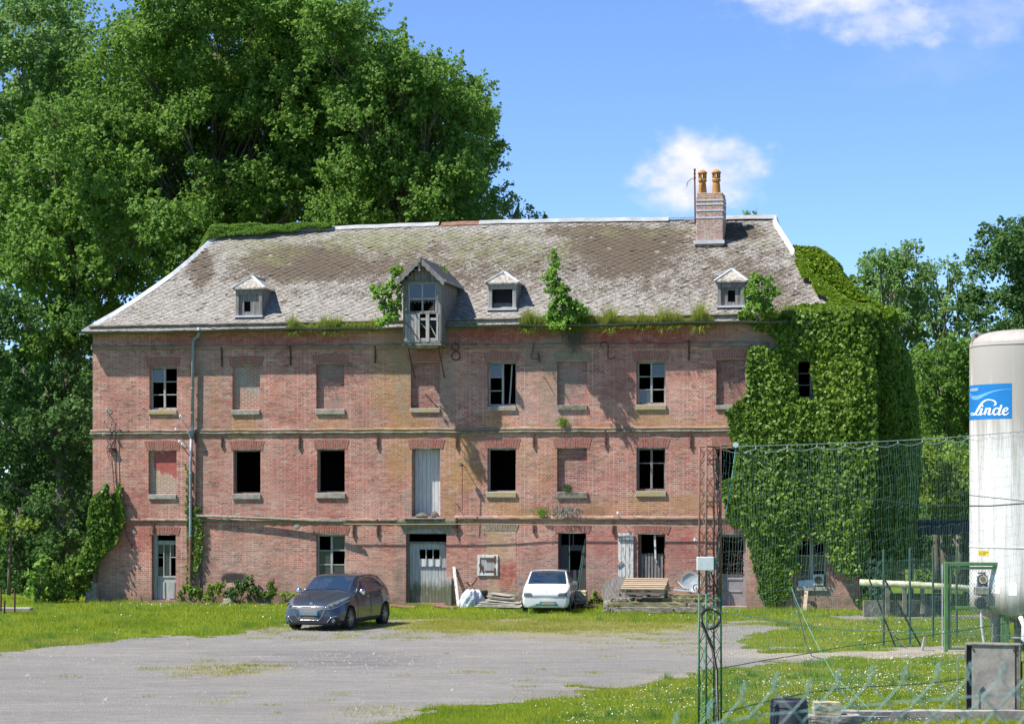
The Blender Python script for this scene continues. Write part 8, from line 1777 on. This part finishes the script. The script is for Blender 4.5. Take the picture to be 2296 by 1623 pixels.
# footbridge behind
def bridge():
    D = 69.0; s = F / D; X = lambda x: (x - CX) / s; Z = lambda y: H + (HY - y) / s; root = empty('footbridge', (X(2050), D, 0)); tag(root, 'low concrete footbridge with a pale moss streaked rail right of the mill', 'footbridge'); o = X(2050)
    MB().tube([(X(1935) - o, .6, Z(1307)), (X(2060) - o, 0, Z(1311)), (X(2240) - o, -.9, Z(1322))], .105, 10).build('rail', 'pipe_white', root, smooth=True)
    for x in (1992, 2030, 2070, 2120): MB().box((X(x) - o - .06, .1, 0.1), (X(x) - o + .06, .22, Z(1318))).build('rail_post', 'stone_mossy', root)
    MB().box((X(1940) - o, .25, 0), (X(2075) - o, .5, Z(1347))).build('parapet', 'stone_mossy', root); MB().box((X(2075) - o, .05, 0), (X(2118) - o, .45, Z(1338))).build('dark_panel', 'slate_dark', root)
bridge()
def lean():
    D = 82; s = F / D; X = lambda x: (x - CX) / s; Z = lambda y: H + (HY - y) / s; root = empty('open_shed', (X(2120), D, 0)); tag(root, 'low open shed with flat grey roof among the trees left of the tank', 'shed')
    MB().box((-1.6, -1, Z(1197)), (3.6, 2.5, Z(1166))).build('shed_roof', 'slate_dark', root); 
    for x in (-1.4, .6, 3.2): MB().box((x - .08, -.8, 0), (x + .08, -.64, Z(1197) - .002)).build('shed_post', 'old_wood_dark', root)
lean()
# ================================================================== FOREGROUND RIGHT
def cabinet():
    D = 38.9; s = F / D; X = lambda x: (x - CX) / s; Z = lambda y: H + (HY - y) / s; root = empty('concrete_cabinet', (X(2226), D, 0), -rad(14)); tag(root, 'upright concrete cabinet with metal edges at the right corner of the lawn', 'cabinet'); o = X(2226); h = Z(1443)
    MB().box((X(2180) - o, -.02, .02), (X(2275) - o, .4, h - .03)).build('panel', 'concrete', root, bevel=.006)
    f = MB(); f.box((X(2165) - o, -.06, 0), (X(2169) - o, .42, h)).box((X(2283) - o, -.06, 0), (X(2287) - o, .42, h)).box((X(2169) - o + .001, -.04, h - .028), (X(2283) - o - .001, .42, h)).box((X(2275) - o + .002, -.0, .02), (X(2283) - o - .002, .3, h - .03)); f.build('metal_edge', 'stone_mossy', root, bevel=.004)
    MB().box((X(2169) - o + .002, .03, .02), (X(2180) - o - .002, .3, h - .03)).build('side_slot', 'slate_dark', root)
    b = MB()
    for x in (2183, 2272):
        for z in (.08, h - .1): b.lathe([(.018, -.035), (.018, -.02)], (X(x) - o, 0, z), 8, 'y')
    b.build('bolts', 'iron_dark', root); MB().box((X(2287) - o, .0, h - .62), (X(2290.5) - o, .12, h - .3)).build('handle', 'slate_dark', root)
    line3('pipe_hoop', 'thin grey pipe hoop on the left side of the concrete cabinet', 'pipe', [(2147, 1602, 38.8), (2147, 1476, 38.8), (2149, 1471, 38.8), (2163, 1471, 38.8), (2165, 1476, 38.8)], .012, 'zinc')
cabinet()
def kerb():
    a = Vector(GR(1880, 1612)); D = 37.6; s = F / D; X = lambda x: (x - CX) / s; z = H + (HY - 1592) / s
    root = empty('kerb_wall', (X(1880), D, 0)); tag(root, 'low rough concrete kerb wall along the bottom right edge', 'wall')
    m = MB(); L_ = 9.0; n = 40; vs = []; fs = []; r = random.Random(1)
    for i in range(n + 1):
        x = L_ * i / n
        for (y, zz) in ((-.12, 0), (-.12, z), (.14, z), (.14, 0)): vs.append((x, y + r.uniform(-.008, .008), zz + (r.uniform(-.012, .008) if zz else 0)))
        if i:
            for k in range(4): b = 4 * (i - 1); fs.append((b + k, b + (k + 1) % 4, b + 4 + (k + 1) % 4, b + 4 + k))
    fs += [(0, 3, 2, 1), (4 * n, 4 * n + 1, 4 * n + 2, 4 * n + 3)]; m.add(vs, fs).build('kerb', 'concrete', root); MB().box((-.0, .0, 0), (0, 0, 0)) 
    MB().box((X(1903) - X(1880), -.14, .02), (X(1930) - X(1880), -.125, .11)).build('metal_plate', 'zinc', root)
    line3('grab_rail', 'bent chrome rail lying on the kerb wall', 'rail', [(1912, 1640, 37.3), (1912, 1612, 37.3), (1917, 1606, 37.3), (1990, 1606, 37.3), (1998, 1610, 37.3), (2002, 1640, 37.3)], .013, 'zinc')
kerb()
def tub():
    x, y = (1769 - CX) / F * 36.3, 36.3; zt = H + (HY - 1567) / (F / 36.3); root = empty('plastic_barrel', (x, y, 0)); tag(root, 'upturned dark plastic barrel at the bottom edge right of the mast', 'barrel')
    MB().lathe([(.325, 0), (.315, .1), (.30, zt - .03), (.285, zt), (.0, zt + .004)], (0, 0, 0), 40, cap=False).build('shell', 'bin_plastic', root, smooth=True); MB().lathe([(.308, zt - .12), (.314, zt - .115), (.314, zt - .10), (.306, zt - .095)], (0, 0, 0), 40, cap=False).build('rim_band', 'bin_plastic', root)
tub()
x, y, _ = ((1853 - CX) / F * 37.2, 37.2, 0); bmesh_rock('stone_slab', (x, y, .27), (.44, .34, .20), 21, 'limestone', 'pale rough stone block on the kerb right of the barrel', 'stone block', n=5, amp=.04, loc=False).rotation_euler = (0, 0, 0)
bmesh_rock('stone_slab', (x + .1, y - .05, .08), (.9, .5, .16), 22, 'flint', 'flat stone footing under the pale stone block', 'stone block', n=4, amp=.05, loc=False)
def chain_link():
    D = 4.7; s = F / D; root = empty('chain_link_fence', (0, D, 1.8)); tag(root, 'blurred pale teal chain-link fence top very close to the camera', 'fence'); m = MB(); q = random.Random(12)
    X = lambda x: (x - CX) / s; Z = lambda y: H + (HY - y) / s - 1.8; top = lambda x: 1568 - (x - 1560) * .075 + max(0, 1640 - x) * .55; pitch = 73.0; r_ = .0016
    k = 0; x = 1440.0
    while x < 2520:
        dep = q.uniform(-.004, .004); zt = top(x)
        # a wire climbs to the right to a barbed tip, and one comes down to the left
        hgt = 1.3; dx = 1.0
        tipx, tipy = x + q.uniform(-4, 4), zt - q.uniform(30, 52)
        pts = [(X(tipx + 13), -.004, Z(tipy)), (X(tipx), .004, Z(tipy + 16)), (X(tipx + 2), -.003, Z(tipy + 32)), (X(tipx - 6), .0, Z(tipy + 46))]
        px_, py_2 = tipx - 6, tipy + 46; sgn = -1
        for j in range(34): px_ += sgn * pitch / 2 * 1.0; py_2 += 40; pts.append((X(px_ + q.uniform(-1, 1)), .004 * (1 if j % 2 else -1), Z(py_2))); sgn = sgn if (j + 1) % 1 else sgn; sgn = -sgn if j % 1 == 0 and False else sgn
        m.tube(pts[:4] + [pts[3 + j] for j in range(1, 30) if pts[3 + j][2] > 0], r_, 5)
        pts = [(X(tipx + 6), .004, Z(tipy + 4)), (X(tipx + 9), -.004, Z(tipy + 20)), (X(tipx + 2), .004, Z(tipy + 36)), (X(tipx + 8), 0, Z(tipy + 50))]; px_, py_2 = tipx + 8, tipy + 50
        for j in range(30): px_ += pitch / 2; py_2 += 40; pts.append((X(px_), .004 * (1 if j % 2 else -1), Z(py_2)))
        m.tube([p for p in pts if p[2] > 0], r_, 5); x += pitch
    m.build('wire_mesh', 'pvc_teal', root)
    MB().tube([(X(1440), .0, Z(1700)), (X(1600), 0, Z(1622)), (X(1700), 0, Z(1603)), (X(2000), 0, Z(1575)), (X(2300), 0, Z(1552)), (X(2520), 0, Z(1538))], .0018, 6).build('tension_wire', 'pvc_teal', root)
    for x, y in ((1300, 1720), (2560, 1520)): MB().tube([(X(x), .03, 0), (X(x), .03, Z(y))], .02, 8).build('post', 'green_post', root)
chain_link()
# stakes at the far left
for i, (x, y0, y1, lb) in enumerate(((2, 1320, 1370, 'thin dark fence stake at the very left edge'), (10, 1346, 1376, 'shortest dark fence stake, second from the left edge'), (33, 1320, 1372, 'thin dark fence stake, third from the left edge'))): line3('fence_stake', lb, 'stake', [(x, y1, 71), (x + .5, y0, 71)], .03, 'iron_dark', 'stakes at the left edge')
tag(MB().box((-3, 0, 0), (0, .5, .14)).build('low_slab', 'concrete', None, bevel=.02, loc=GR(68, 1372)), 'low concrete slab in the grass under the dark trees at far left', 'slab')
bmesh_rock('rubble_stone', (fu(207, -.1), -.12, .35), (.4, .3, .7), 31, 'flint', 'broken masonry stub at the left corner under the ivy bush', 'stone', amp=.09)
bmesh_rock('rubble_stone', (fu(512, -.5), -.5, .1), (.3, .25, .2), 33, 'limestone', 'small pale stone in the grass left of the grey car', 'stone', amp=.12)
tag(bpy.data.objects.get('hidden') or mill)
